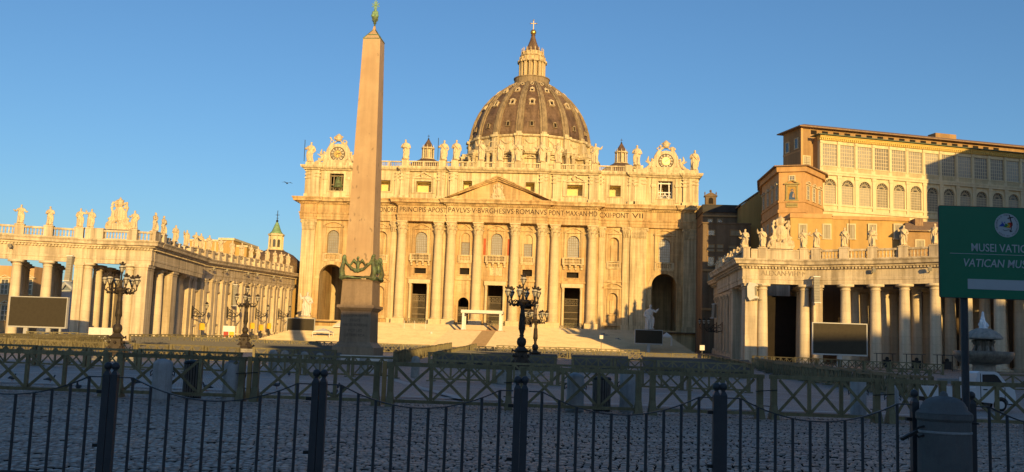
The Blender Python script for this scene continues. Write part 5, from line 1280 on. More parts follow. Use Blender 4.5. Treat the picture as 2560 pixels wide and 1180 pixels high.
for k, px in enumerate((520, 553, 607, 630, 672, 690)):
    p, d = pt(lpa, fall(lpa), dist_px(lpa, px)); n = Vector((d.y, -d.x, 0)); q = p+n*.45; flood(f'{ORDW[k]} small floodlight from the left under the left corridor cornice', (q.x, q.y, 16.9+lup+p.z), lang)
# thin rope posts and a reading stand on the steps
for k, px in enumerate((1010, 1035, 1063, 1330, 1400)):
    q = at(px, 830, 266); t = thing('rope_post', f'{ORDW[k]} thin white post from the left on the terrace before the doors', 'post', (q.x, 266, 7.38), 0, 'thin white posts on the terrace'); MB().lathe([(.18, 0), (.18, .06), (.05, .1), (.05, 2.2), (.09, 2.25), (.02, 2.32)], 8).build('pole', M['white'], t)
q = at(1078, 840, 248); t = thing('lectern', 'small white draped stand halfway up the steps left of the aisle', 'lectern', (q.x, 248, q.z-1.2)); MB().frus((0, 0, -.8), 1.6, 1.6, 1.1, 1.1, 1.5).frus((0, 0, .7), 1.3, 1.0, .6, .5, 1.1).ball((0, 0, 1.95), .35, 8, 6).build('drape', M['cloth'], t); MB().box(-2.0, 2.0, -1.2, 1.2, -.95, -.8).build('base', M['plasR'], t)
# folding stands and equipment in the shade under the right colonnade
for k, px in enumerate((2212, 2286, 2362)):
    q = at(px, 900, 158-3*k); t = thing('equipment_stand', ['left', 'middle', 'right'][k]+' of three dark equipment stands with flat tops between the right colonnade columns', 'stand', (q.x, q.y, 1.35), .1*k, 'equipment stands under the right colonnade')
    MB().box(-1.5, 1.5, -.6, .6, 2.35, 2.45).build('top', M['steel'], t)
    for x in (-1.2, -.4, 1.2): MB().box(x-.05, x+.05, -.05, .05, 0, 2.35).build('leg', M['iron'], t)
    MB().box(-.2, .9, -.3, .3, .3, 1.5).ball((.35, 0, 1.65), .3, 8, 6).build('case', M['rubber'], t)
# railing along the terrace at the foot of the facade and side stair flights on the right
for k, (xa, xb) in enumerate(((1503, 1560), (1540, 1592))):
    a = at(xa, 832+k*12, 258-8*k); b = at(xb, 852+k*8, 252-8*k); t = thing('stair_flight', ['upper', 'lower'][k]+' flight of temporary seating steps right of the main stairs', 'steps', (a.x, a.y, a.z-.6), R_(-8)); m = MB(); w = b.x-a.x
    for i in range(7): m.box(w*i/7, w*(i+1)/7, -1.5, 1.5, -2.2, .5-.28*i)
    m.build('treads', M['greyst'], t)
M['gbar'] = mat('gallery_bar', (.60, .50, .33), .7, .08)
# ---------------------------------------------------------------- buildings on the right
def win_local(par, name, xc, z, w, h, y, frame=.18, shut=False, glass='pane', fm='cream', bars=(2, 3), bm='white'):
    f = MB()
    surround(f, xc, z, z+h, w, 0, frame, y-.14, y+.02); o = f.build('window', M[fm], par)
    g = MB().box(xc-w/2-.01, xc+w/2+.01, y-.05, y-.02, z, z+h); g.build('glass' if not shut else 'shutter', M['shut'] if shut else M[glass], o)
    b = MB(); window_bars(b, xc, z, z+h, w, 0, y-.05, bars[0], bars[1], .07)
    if shut:
        for i in range(10): b.box(xc-w/2+.1, xc+w/2-.1, y-.09, y-.05, z+h*(i+.5)/10-.02, z+h*(i+.5)/10+.02)
    b.build('glazing_bar', M[bm] if not shut else M['mull'], o); return o
# gallery palace
GA = at(2050, 500, 235); GB = at(2560, 500, 252); gu = Vector((GB.x-GA.x, GB.y-GA.y, 0)).normalized(); gang = math.atan2(gu.y, gu.x)
GAL = thing('gallery_palace', 'long palace with two storeys of glazed arcades and a tiled roof, upper right', 'palace', (GA.x, GA.y, 0), gang)
NB, P0, PT = 19, 2.65, 4.62; GL = P0*2+PT*(NB-1)
w1 = MB(); w2 = MB(); f = MB()
for i in range(NB):
    xc = P0+PT*i
    wall(w1, xc-PT/2, xc+PT/2, 46.7, 54.3, 0, 1.0, xc, [(48.3, 53.5, 3.75, 0)])
    wall(w1, xc-PT/2, xc+PT/2, 30, 46.7, 0, 1.0, xc, [(39.3, 45.1, 3.0, 1)])
w1.box(0, P0-PT/2, 0, 1, 30, 54.3).box(P0+PT*(NB-.5), GL, 0, 1, 30, 54.3)
w1.build('wall', M['cream'], GAL)
for i in range(NB+1):
    x = P0+PT*(i-.5); f.box(x-.42, x+.42, -.28, .02, 38.0, 46.0); f.box(x-.55, x+.55, -.4, .02, 45.3, 46.0); f.box(x-.3, x+.3, -.16, .02, 47.9, 53.9); f.box(x-.4, x+.4, -.3, .02, 53.6, 54.2)
for i in range(NB):
    xc = P0+PT*i; f.extr(arc(xc, 43.6, 1.85, 0, PI, 14)+arc(xc, 43.6, 1.55, PI, 0, 14), -.14, .02)
    for j in range(16): f.box(xc-1.8+3.6*(j+.3)/16, xc-1.8+3.6*(j+.75)/16, -.12, .3, 47.2, 48.1)
    f.box(xc-1.9, xc+1.9, -.2, .3, 48.1, 48.3)
f.box(-.2, GL, -.5, .0, 46.0, 46.55).box(-.2, GL, -.62, .0, 46.55, 46.9).box(-.2, GL, -.4, .01, 37.4, 38).box(-.2, GL, -.25, .01, 38.8, 39.2)
f.build('arcade_order', M['cream'], GAL)
for i in range(NB):
    xc = P0+PT*i
    for a, b, w, ar, nx, nz in ((48.3, 53.5, 3.75, 0, 6, 6), (39.3, 45.1, 3.0, 1, 7, 9)):
        g = MB()
        if ar: g.box(xc-w/2-.01, xc+w/2+.01, .3, .36, a, b-w/2)
        else: pane_shape(g, xc, a, b, w, ar, .3)
        o = g.build('window', M['pane'], GAL)
        k = MB(); 
        if ar:
            pane_shape(k, xc, b-w/2, b, w, 1, .32); k.build('lunette', M['paned'], o); k = MB()
            window_bars(k, xc, a, b-w/2, w, 0, .3, nx, nz-2, .08); k.box(xc-w/2, xc+w/2, .2, .31, b-w/2-.07, b-w/2+.07)
            for j in range(1, 8): t_ = PI*j/8; k.bar((xc+.5*math.cos(t_), .28, b-w/2+.5*math.sin(t_)), (xc+w/2*math.cos(t_), .28, b-w/2+w/2*math.sin(t_)), .07, .06, (0, 1, 0))
            k.extr(arc(xc, b-w/2, .9, 0, PI, 10)+arc(xc, b-w/2, .82, PI, 0, 10), .24, .31)
        else: window_bars(k, xc, a, b, w, ar, .3, nx, nz, .12)
        k.build('window_bar', M['gbar'], o)
m = MB().box(-.3, GL, -.5, .6, 54.3, 54.75).box(-.4, GL, -.9, .6, 54.75, 55.0).box(-.5, GL, -1.15, .6, 55.0, 55.25)
for j in range(int(GL/.55)): m.box(j*.55, j*.55+.28, -.8, -.4, 54.42, 54.72)
m.build('cornice', M['yelst'], GAL)
MB().extr([(-1.4, 55.27), (GL, 55.27), (GL, 55.4), (-1.4, 55.4)], -1.9, 2).build('green_eave', M['green_eave'], GAL)
m = MB().box(-3.1, GL, 3.0, 11.5, 25, 57.6).box(0, GL, 1.0, 3.0, 25, 55.2); m.build('block', M['plasB'], GAL)
MB().box(-3.13, -2.7, 2.9, 11.6, 52.0, 52.4).box(-3.3, -2.8, 2.8, 3.3, 25, 57.5).build('string_course', M['plasR'], GAL)
m = MB().extr([(-4.3, 57.6), (GL, 57.6), (GL, 57.85), (-4.3, 57.85)], 1.6, 12.6)
m.add([(-4.3, 1.6, 57.86), (GL, 1.6, 57.86), (GL, 12.6, 57.86), (-4.3, 12.6, 57.86), (0, 7, 59.6), (GL, 7, 59.6)], [(0, 1, 5, 4), (2, 3, 4, 5), (3, 0, 4), (1, 2, 5), (3, 2, 1, 0)])
m.build('roof', M['tile'], GAL)
m = MB().box(36, 42, 6, 9, 58.6, 60.4); m.build('chimney', M['plasB'], GAL)
for j in range(18):
    q = MB().box(-.6+j*3.0, .9+j*3.0, 2.88, 2.98, 56.2, 57.2); q.build('attic_window', M['dark'], GAL)
for y, z in ((5.2, 53.0), (9.4, 52.8)):
    f = MB(); f.box(-3.25, -3.08, y-.9, y-.7, z, z+2.3).box(-3.25, -3.08, y+.7, y+.9, z, z+2.3).box(-3.25, -3.08, y-.9, y+.9, z+2.3, z+2.5).box(-3.25, -3.08, y-1, y+1, z-.25, z)
    o = f.build('side_window', M['cream'], GAL); MB().box(-3.16, -3.09, y-.7, y+.7, z, z+2.3).build('glass', M['paned'], o)
win_local(GAL, 'window', -1.75, 46.5, 1.6, 4.2, 3.0, .2, True)

# corner tower building with the painted icon
A = at(1905, 500, 243); B = at(1947, 500, 224); C = at(2011, 500, 222.5); D = at(2056, 500, 232); E = Vector((62, 250, 0)); G = Vector((47.6, 256, 0))
TW = thing('corner_building', 'orange plastered corner building with framed icon and tiled hip roof', 'building', (B.x, B.y, 0))
poly = [(p.x, p.y) for p in (A, B, C, D, E, G)]
MB().plan(poly, 8, 45.2).build('wall', M['plasR'], TW, world=True)
def ring(z0, z1, off, mname, nm, pts=None):
    path = [(p.x, p.y) for p in (G, A, B, C, D, E)]
    MB().sweep([(-.5, z0), (off, z0), (off*1.15, z1), (-.5, z1)], path).build(nm, M[mname], TW, world=True)
ring(35.0, 35.7, .25, 'plasR', 'string_course'); ring(37.3, 37.7, .2, 'plasR', 'string_course'); ring(44.2, 45.3, .55, 'plasR', 'cornice')
path = [(p.x, p.y) for p in (G, A, B, C, D, E)]; q = inset(path, -1.2); cx = sum(p[0] for p in poly)/6; cy = sum(p[1] for p in poly)/6+2
m = MB(); n = len(q); m.add([(x, y, 45.35) for x, y in q]+[(x, y, 45.6) for x, y in q]+[(cx, cy, 48.6)], [tuple(range(n))[::-1]]+[(i, (i+1) % n, n+(i+1) % n, n+i) for i in range(n)]+[(n+i, n+(i+1) % n, 2*n) for i in range(n)]); m.build('roof', M['tile'], TW, world=True)
def face(par, a, b, fx, build):
    """Run build with a frame standing on the wall from a to b at fraction fx."""
    d = Vector((b.x-a.x, b.y-a.y, 0)); Ln = d.length; d.normalize(); o = ORG[par.name]; p = Vector((a.x-o[0], a.y-o[1], 0))+d*Ln*fx
    return Matrix.Translation(p) @ Matrix.Rotation(math.atan2(d.y, d.x), 4, 'Z')
def win_face(par, a, b, fx, z, w, h, ped=0, shut=False, fm='cream'):
    mt = face(par, a, b, fx, None); f = MB(); f.m = mt; surround(f, 0, z, z+h, w, 0, .22, -.16, .02)
    if ped == 1: tri_ped(f, 0, z+h+.5, w+1.2, .6, -.4, .02, .2)
    if ped == 2: seg_ped(f, 0, z+h+.5, w+1.2, .6, -.4, .02, .2)
    o = f.build('window', M[fm], par); g = MB(); g.m = mt; g.box(-w/2, w/2, -.06, -.02, z, z+h); g.build('glass' if not shut else 'shutter', M['shut'] if shut else M['paned'], o)
    g = MB(); g.m = mt
    if shut:
        for i in range(12): g.box(-w/2+.06, w/2-.06, -.1, -.06, z+h*(i+.4)/12, z+h*(i+.6)/12)
        g.box(-.04, .04, -.11, -.06, z, z+h)
    else: window_bars(g, 0, z, z+h, w, 0, -.06, 2, 3, .07)
    g.build('slats' if shut else 'glazing_bar', M['mull'] if shut else M['white'], o)
win_face(TW, B, C, .52, 42.2, 1.0, 1.0); win_face(TW, B, C, .52, 31.7, 1.5, 2.3)
for fx, pd in ((.18, 2), (.5, 1), (.82, 2)): win_face(TW, C, D, fx, 38.2, 1.3, 3.0, pd)
win_face(TW, C, D, .25, 31.5, 1.4, 2.2); win_face(TW, C, D, .75, 31.5, 1.4, 2.2)
for fx in (.12, .38, .64, .9): win_face(TW, A, B, fx, 38.2, 1.3, 3.0, 1); win_face(TW, A, B, fx, 31.5, 1.3, 2.2)
mt = face(TW, B, C, .52, None)
ic = thing('icon_panel', 'gold framed painted icon high on the orange corner building', 'icon', (B.x, B.y, 0))
f = MB(); f.m = mt; surround(f, 0, 37.9, 40.9, 1.9, 0, .4, -.25, .02); tri_ped(f, 0, 41.6, 3.4, .8, -.5, .02, .25); f.box(-1.25, 1.25, -.2, .02, 36.2, 37.2); f.build('frame', M['gold'], ic)
g = MB(); g.m = mt; g.box(-.95, .95, -.1, -.04, 37.9, 40.9); g.build('picture', mat('icon_gold_ground', (.42, .25, .06), .6, .15, 2), ic)
g = MB(); g.m = mt; g.ball((0, -.12, 40.0), (.28, .04, .34), 10, 6); g.extr([(-.7, 37.95), (.7, 37.95), (.5, 39.3), (.25, 39.75), (-.3, 39.7), (-.55, 39.2)], -.14, -.1); g.build('blue_figure', mat('icon_blue', (.05, .10, .20), .6, .3, 3), ic)
g = MB(); g.m = mt; g.ball((0, -.14, 39.95), (.17, .05, .22), 8, 6); g.ball((.28, -.16, 39.2), (.13, .05, .16), 8, 6); g.extr([(.05, 38.5), (.5, 38.4), (.45, 39.05), (.15, 39.1)], -.18, -.14); g.build('pale_figure', mat('icon_flesh', (.45, .27, .15), .6, .1), ic)
t = text_mesh('MATER ECCLESIAE', .26, 2.2, .03); t.v = [tuple(mt @ Vector((p[0], p[1]-.23, p[2]+36.55))) for p in t.v]; t.build('lettering', M['letter'], ic)

# low ochre house behind the right colonnade
HA = at(1976, 580, 207); HB = at(2272, 580, 207); Hh = at(2100, 541, 207).z
LH = thing('ochre_house', 'low ochre house with grey shuttered windows behind the right colonnade statues', 'house', (HA.x, HA.y, 0)); hw = HB.x-HA.x
MB().box(0, hw*.52, 0, 14, 2, Hh-.5).box(hw*.52, hw, .25, 14, 2, Hh-.5).build('wall', M['plasO'], LH)
MB().box(-.15, hw*.36, -.22, 14, Hh-.5, Hh-.15).box(hw*.36, hw+.15, -.15, 14, Hh-.62, Hh+.1).box(0, hw*.36, .3, 14, Hh-.15, Hh+.5).build('parapet', M['plasR'], LH)
for px in (2007, 2067, 2128, 2181, 2245):
    p = at(px, 597, 207); win_face(LH, Vector((HA.x, HA.y, 0)), Vector((HB.x, HA.y, 0)), (p.x-HA.x)/hw, p.z, 1.35, 2.9, 0, True)
MB().tube([(hw*.50, -.12, 20), (hw*.50, -.12, Hh-.6)], .08, 6).build('downpipe', M['plasB'], LH)
m = MB().extr([(hw, 20), (hw+3.2, 20), (hw+3.2, Hh-2.6), (hw, Hh-.4)], 1.2, 12); m.build('side_wing', M['plasO'], LH)
p = at(2265, 606, 203); q = at(2372, 606, 203); SH = thing('tiled_house', 'small brown house with tiled lean-to roof left of the green sign', 'house', (p.x, 203, 0)); w = q.x-p.x; zt = at(2300, 578, 203).z
MB().box(0, w, 0, 8, 2, zt).build('wall', M['plasB'], SH)
MB().add([(-.5, -.8, zt-.1), (w+.5, -.8, zt-.1), (w+.5, 5, zt+2.4), (1.6, 5, zt+2.4), (-.5, -.8, zt+.15), (w+.5, -.8, zt+.15), (w+.5, 5, zt+2.65), (1.6, 5, zt+2.65)], [(3, 2, 1, 0), (4, 5, 6, 7), (0, 1, 5, 4), (1, 2, 6, 5), (2, 3, 7, 6), (3, 0, 4, 7)]).box(2.6, 4.2, 2.2, 5.5, zt+.6, zt+2.9).build('roof', M['tile'], SH)
a = at(2300, 620, 203); win_face(SH, Vector((p.x, 203, 0)), Vector((q.x, 203, 0)), (a.x-p.x)/w, a.z, 1.5, 1.5, 0, True)

# dark palace buildings between the facade and the tower
a = at(1757, 600, 268); b = at(1918, 600, 268); zt = at(1830, 532, 268).z; zr = at(1830, 513, 268).z
DB = thing('dark_palace', 'tall shadowed palace block with slate roof between facade and corner building', 'building', (a.x, 268, 0)); w = b.x-a.x+8
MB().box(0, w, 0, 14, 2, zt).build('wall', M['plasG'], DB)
MB().box(-.2, w, -.4, 14.4, zt, zr).build('roof', M['slate'], DB)
for z in (zt-1.2, zt-4.5): MB().box(-.1, w, -.35, .02, z, z+.5).build('string_course', M['plasB'], DB)
for px in (1775, 1800, 1850, 1885): p = at(px, 548, 268); win_face(DB, Vector((a.x, 268, 0)), Vector((b.x, 268, 0)), (p.x-a.x)/(b.x-a.x), zt-3.6, 1.2, 1.7, 0, False, 'plasB')
m = MB().box(.6, 3.4, -.3, 1.6, zt, zr+2.2).box(.3, 3.7, -.5, 1.8, zr+2.2, zr+2.5); m.extr([(.3, zr+2.5), (3.7, zr+2.5), (2.0, zr+3.4)], -.4, 1.7); m.ball((2, .6, zr+3.8), .35, 7, 5)
for x in (.5, 3.5): m.lathe([(.2, 0), (.1, .4), (.2, .7), (.02, 1.2)], 6, (x, .6, zr+2.5))
o = m.build('bell_cote', M['plasG'], DB); k = MB(); k.extr([(1.4, zr+.2)]+arc(2, zr+1.3, .6, PI, 0, 8)+[(2.6, zr+.2)], -.36, -.31); k.build('bell_opening', M['dark'], o)
c = at(1757, 600, 258); d = at(1876, 600, 258); zt2 = at(1810, 560, 258).z
DC = thing('grey_annex', 'grey brown annex with a few pale windows behind the corridor statues', 'building', (c.x, 258, 0)); w2 = d.x-c.x
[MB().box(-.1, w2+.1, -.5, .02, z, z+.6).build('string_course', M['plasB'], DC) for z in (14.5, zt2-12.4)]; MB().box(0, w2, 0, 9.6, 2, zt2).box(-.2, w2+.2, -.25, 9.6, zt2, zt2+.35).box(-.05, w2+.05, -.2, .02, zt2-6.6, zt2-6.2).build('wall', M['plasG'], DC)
for px, py, ww, hh, sh in ((1778, 588, 1.5, 1.2, False), (1838, 589, 2.3, 1.3, True), (1777, 628, 1.5, 1.6, True), (1777, 665, 1.4, 2.3, False), (1830, 632, 1.4, 1.6, True), (1830, 668, 1.4, 2.3, False), (1800, 628, 1.3, 1.6, True), (1803, 666, 1.4, 2.3, False), (1777, 705, 1.5, 2.4, True)):
    p = at(px, py, 258); win_face(DC, Vector((c.x, 258, 0)), Vector((d.x, 258, 0)), (p.x-c.x)/w2, p.z, ww, hh, 0, sh, 'plasB')
a = at(1876, 500, 262); b = at(1914, 500, 262)
YB = thing('stair_house', 'ochre gabled wall with sloping roof stepping up beside the corner building', 'building', (a.x, 262, 0)); w = b.x-a.x; z1 = at(1905, 470, 262).z; z0 = at(1870, 515, 262).z
MB().extr([(-2.5, 30), (w+4, 30), (w+4, z1+1), (w-.2, z1), (-2.5, z0)], .0, 5).build('wall', M['plasO'], YB)
MB().extr([(-3.0, z0-.1), (w+.1, z1+.2), (w+.1, z1+.6), (-3.0, z0+.3)], -.4, 5.4).build('roof', M['tile'], YB)

# papal apartments, east of the gallery, just out of the picture; they shade half of it
AP = thing('apartment_palace', 'tall orange palace beyond the right edge behind the green sign', 'palace', (117.4, 167.5, 0), R_(-2))
MB().box(-8.4, 50, 0, 46, 2, 61.8).build('wall', M['plasO'], AP)
MB().add([(-9, -1, 61.85), (51, -1, 61.85), (51, 47, 61.85), (-9, 47, 61.85), (12, 22, 63.5), (36, 22, 63.5)], [(0, 1, 5, 4), (1, 2, 5), (2, 3, 4, 5), (3, 0, 4), (3, 2, 1, 0)]).build('roof', M['tile'], AP)
for i in range(6):
    for z in (24, 34, 44): win_face(AP, Vector((117.4-8.4, 167.5, 0)), Vector((155, 166.2, 0)), (i+.5)/7, z, 1.8, 3.4, 1)
# ---------------------------------------------------------------- buildings on the left
a = at(470, 620, 300); b = at(612, 620, 300); zt = at(540, 600, 300).z
SB = thing('sacristy_building', 'ochre building top showing behind the left corridor statues', 'building', (a.x, 300, 0)); w = b.x-a.x
MB().box(0, w*.55, 1.0, 24, 3, zt-.4).box(w*.55, w*.8, 0, 24, 3, zt).box(w*.8, w, 2, 24, 3, zt-1.8).build('wall', M['plasO'], SB)
MB().box(w*.55-.3, w*.8+.3, -.5, 24, zt, zt+.7).box(-.3, w*.55-.31, .6, 24, zt-.4, zt+.2).box(w*.8+.31, w+.3, 1.6, 24, zt-1.8, zt-1.2).build('cornice', M['cream'], SB)
for k in range(5): MB().box(w*(.05+.1*k), w*(.05+.1*k)+.5, .7, 1.0, zt-7, zt-.5).build('pilaster', M['cream'], SB)
p = at(686, 668, 305); zc = p.z
DC2 = thing('domed_church', 'small dark domed church with green topped lantern behind the left corridor', 'church', (p.x, 305, zc))
MB().lathe([(9.5, -30), (9.5, -3.0), (9.9, -2.8), (9.9, -2.3)], 32).build('drum', M['plasO'], DC2)
MB().lathe([(9.4, -2.3), (9.0, -.2), (7.8, 2.0), (5.6, 3.9), (3.0, 5.1), (2.4, 5.3)], 40).build('dome', M['lead'], DC2, True)
l = MB().lathe([(2.7, 5.0), (2.75, 5.5), (1.9, 5.6), (1.9, 9.6), (2.5, 9.8), (2.6, 10.3), (2.1, 10.5)], 8, a0=PI/8)
for i in range(8): a = i*PI/4+PI/8; l.lathe([(.28, 5.5), (.22, 9.7)], 6, (2.1*math.cos(a), 2.1*math.sin(a), 0))
l.build('lantern', M['cream'], DC2)
for i in range(8): k = MB(); k.m = Matrix.Rotation(i*PI/4, 4, 'Z'); k.extr([(-.42, 6.2)]+arc(0, 8.2, .42, PI, 0, 6)+[(.42, 6.2)], -1.85, -1.72); k.build('lantern_window', M['paned'], DC2)
MB().lathe([(2.2, 10.4), (1.5, 11.2), (1.1, 12.2), (.75, 13.2), (.5, 13.6), (.55, 13.8), (.2, 14.2)], 16).build('lantern_roof', M['verd2'], DC2, True)
MB().ball((0, 0, 14.5), .4, 8, 6).bar((0, 0, 14.6), (0, 0, 17.8), .16, .16).bar((-.6, 0, 16.4), (.6, 0, 16.4), .14, .14).bar((-.45, 0, 15.4), (.45, 0, 15.4), .1, .1).build('cross', M['iron'], DC2)
# seen through the left colonnade
a = at(-160, 700, 215); b = at(84, 700, 215); OBd = thing('orange_house', 'orange house with framed windows seen between the left columns', 'house', (a.x, 215, 0)); w = b.x-a.x
MB().box(0, w, 0, 12, 1, 17.5).build('wall', M['plasR'], OBd)
for px in (10, 45, 70): 
    for pz in (735, 800): p = at(px, pz, 215); win_face(OBd, Vector((a.x, 215, 0)), Vector((b.x, 215, 0)), (p.x-a.x)/w, p.z, 1.5, 3.2, 1)
a = at(86, 700, 226); b = at(420, 700, 226); HBd = thing('audience_hall', 'pale grey hall with curved roof ribs seen between the left columns', 'building', (a.x, 226, 0)); w = b.x-a.x
HM = mat('pale_grey_concrete', (.40, .43, .47), .7, .08, .3)
MB().box(0, w, 0, 30, 1, 13).build('wall', HM, HBd)
m = MB()
for i in range(10): m.tube([(w*i/10, -.3, 13.0), (w*(i+.5)/10, -.8, 14.8-.1*i), (w*(i+1)/10, -.3, 13.2)], [.5, .4, .5], 6)
m.build('roof_rib', HM, HBd); MB().extr([(0, 13)]+[(w*j/12, 13+3.2*math.sin(PI*j/12)) for j in range(1, 12)]+[(w, 13)], .5, 30).build('roof', mat('blue_grey_roof', (.17, .21, .28), .6, .1, .4), HBd)
# unseen buildings behind the camera, turned sunward, heights shaped to cast the long shade
def sun_xy(q, t): return (q*math.cos(SUN_TURN)-t*math.sin(SUN_TURN), q*math.sin(SUN_TURN)+t*math.cos(SUN_TURN))
for q0, q1, h, lab in ((-150, -78, 21.5, 'unseen low plastered shade-casting building far behind on the left'), (-78, 2, 22.6, 'unseen plastered shade-casting building behind on the left'), (2, 16, 30.8, 'unseen taller shade-casting building behind, with a flat roof'), (16, 28, 27.6, 'unseen middle shade-casting building behind, lower than its neighbours'), (28, 78, 30.6, 'unseen plain shade-casting building behind on the right'), (78, 92, 34.8, 'unseen stepped shade-casting building behind on the right'), (92, 101, 38, 'unseen tall shade-casting building behind on the right'), (101, 160, 40.5, 'unseen tallest shade-casting building behind at the far right')):
    x, y = sun_xy((q0+q1)/2, -84); t = thing('shade_casting_building', lab, 'building', (x, y, 0), SUN_TURN, 'unseen buildings shaped for the shade'); w = (q1-q0)/2
    MB().box(-w, w, -14, 14, -1, h-1).build('wall', M['plasO'], t); MB().box(-w, w, -14.4, 14.4, h-.99, h).build('roof', M['tile'], t)
    m = MB()
    for k in range(int(w/2.2)):
        for z in range(4, int(h)-3, 5): m.box(-w+1.5+k*4.4, -w+2.8+k*4.4, 13.9, 14.06, z, z+2.2)
    m.build('windows', M['paned'], t)
# ---------------------------------------------------------------- wooden barriers
BH = 1.38
def barrier_parts(par, L, nx=3, detail=True):
    """X-braced timber barrier along local X, starting at 0."""
    w = M['wood']
    for x in (.14, L-.14):
        MB().box(x-.09, x+.09, -.09, .09, 0, BH-.04).frus((x, -.0, .0), .26, .5, .18, .18, .45).build('post', w, par)
    MB().box(0, L, -.05, .05, BH-.13, BH).build('top_rail', w, par)
    MB().box(.05, L-.05, -.045, .045, .12, .22).build('bottom_rail', w, par)
    p = (L-.5)/nx
    for i in range(nx):
        x0, x1 = .25+p*i, .25+p*(i+1)
        if i: MB().box(x0-.05, x0+.05, -.06, .06, .221, BH-.131).build('upright', w, par)
        MB().bar((x0+.06, .022, .24), (x1-.06, .022, BH-.15), .035, .085).build('brace', w, par)
        MB().bar((x0+.06, -.022, BH-.15), (x1-.06, -.022, .24), .035, .085).build('brace', w, par)
def barrier_mesh(L, nx=3):
    m = MB()
    for x in (.14, L-.14): m.box(x-.1, x+.1, -.1, .1, 0, BH-.04); m.box(x-.22, x+.22, -.3, .3, 0, .08)
    m.box(0, L, -.06, .06, BH-.14, BH); m.box(.05, L-.05, -.05, .05, .12, .23); p = (L-.5)/nx
    for i in range(nx):
        x0, x1 = .25+p*i, .25+p*(i+1)
        if i: m.box(x0-.05, x0+.05, -.06, .06, .231, BH-.141)
        m.bar((x0+.05, .02, .25), (x1-.05, .02, BH-.16), .04, .09); m.bar((x0+.05, -.02, BH-.16), (x1-.05, -.02, .25), .04, .09)
    return m.mesh('barrier')
RX, RY = math.cos(YAW), -math.sin(YAW)
ang0 = math.atan2(RY, RX)
DA = 31.7
posts_px = [-390, -50, 285, 625, 962, 1292, 1615, 1917, 2208, 2372, 2700, 3040, 3380]
blab = ['front barrier at the left edge with pigeons behind it', 'front barrier with pigeons behind, left of the first double fence post', 'front barrier before the leftmost slatted litter bin', 'front barrier with round topped stones behind it, left of the obelisk base', 'front barrier directly right of the obelisk base', 'front barrier below the dark candelabra lamps, litter bin behind', 'front barrier between the open lane and the paired posts', 'front barrier before a single pale stone bollard on the right', 'short front barrier before the flat bed of the white pickup', 'front barrier crossing the wheel of the white pickup', 'front barrier at the far right behind the sign', 'front barrier beyond the right edge of the sign', 'last front barrier on the far right']
for i, (a, b) in enumerate(zip(posts_px, posts_px[1:])):
    pa = atd(a, 900, DA); pb = atd(b, 900, DA); L = (pb.to_2d()-pa.to_2d()).length-.16
    t = thing('wooden_barrier', 'olive X-braced wooden '+blab[i], 'barrier', (pa.x+.08, pa.y, gz(pa.y)+.0), ang0+random.uniform(-.004, .004), 'front row of wooden barriers')
    barrier_parts(t, L, 3 if L > 3 else 2)
    if i in (2, 4, 6, 7):
        MB().bar((L-.3, -.13, BH*.62), (L+.38, -.12, BH*.66), .03, .025).bar((L-.3, .13, BH*.30), (L+.38, .12, BH*.28), .03, .025).build('tie_rod', M['iron'], t)
    if i in (3, 4): MB().box(-.13, -.0, -.05, .05, .05, BH+.02).build('spare_post', M['woodl'], t)
BM = {L: barrier_mesh(L) for L in (3.5,)}
first = [True]
def barrier_row(a, b, label, group, L=3.65, skip=(), jit=.03):
    a = Vector(a); b = Vector(b); d = (b-a); n = max(1, round(d.length/L)); d.normalize(); st = (b-a).length/n
    for i in range(n):
        if i in skip: continue
        p = a+d*st*i; q = p+d*st; o = put('wooden_barrier', BM[3.5], M['wood']); o.location = (p.x+random.uniform(-jit, jit), p.y+random.uniform(-jit, jit), gz(p.y)-.02)
        o.rotation_euler = (0, -math.asin(max(-.2, min(.2, (gz(q.y)-gz(p.y))/st))), math.atan2(d.y, d.x)+random.gauss(0, .012)); o.scale = (st*.985/3.5, 1, random.uniform(.97, 1.03)); tag(o, label, 'barrier', group)
def P(px, Y): v = at(px, 880, Y); return (v.x, v.y)
barrier_row(P(-30, 66), P(610, 64), 'olive wooden barrier in the second row on the left, seen through the front barriers', 'second row of barriers on the left')
barrier_row(P(640, 66), P(1000, 66), 'olive wooden barrier of the row before the obelisk base', 'barriers before the obelisk')
barrier_row(P(1075, 63), P(1880, 62), 'olive wooden barrier in the second row on the right, seen through the front barriers', 'second row of barriers on the right')
barrier_row(P(-60, 92), P(600, 86), 'sunlit olive wooden barrier in the row at the foot of the left lamps', 'sunlit barriers on the left')
barrier_row(P(630, 88), P(845, 88), 'olive wooden barrier left of the obelisk base behind the round topped stones', 'barriers left of the obelisk base')
barrier_row(P(1070, 94), P(1395, 94), 'shaded olive wooden barrier along the near edge of the chair field left of the lane', 'near chair field barriers left of the lane')
barrier_row(P(1428, 94), P(1868, 91), 'shaded olive wooden barrier along the near edge of the chair field right of the lane', 'near chair field barriers right of the lane')
barrier_row(P(420, 146), P(850, 146), 'sunlit barrier in the distant row left of the obelisk', 'distant sunlit barriers left of the obelisk')
barrier_row(P(935, 146), P(1075, 148), 'sunlit barrier in the short distant row right of the obelisk', 'distant sunlit barriers right of the obelisk')
barrier_row(P(1175, 148), P(1745, 144), 'sunlit barrier in the distant row before the basilica steps', 'distant sunlit barriers before the steps')
barrier_row(P(1240, 172), P(1600, 172), 'sunlit barrier in the farthest row before the basilica steps', 'farthest barriers before the steps')
barrier_row(P(985, 92), P(1128, 192), 'sunlit barrier along the left side of the central aisle', 'barriers on the left side of the central aisle')
barrier_row(P(1085, 96), P(1190, 186), 'barrier along the right side of the central aisle', 'barriers on the right side of the central aisle')
barrier_row(P(1755, 150), P(1885, 94), 'barrier along the right edge of the chair field', 'barriers along the right chair field edge')
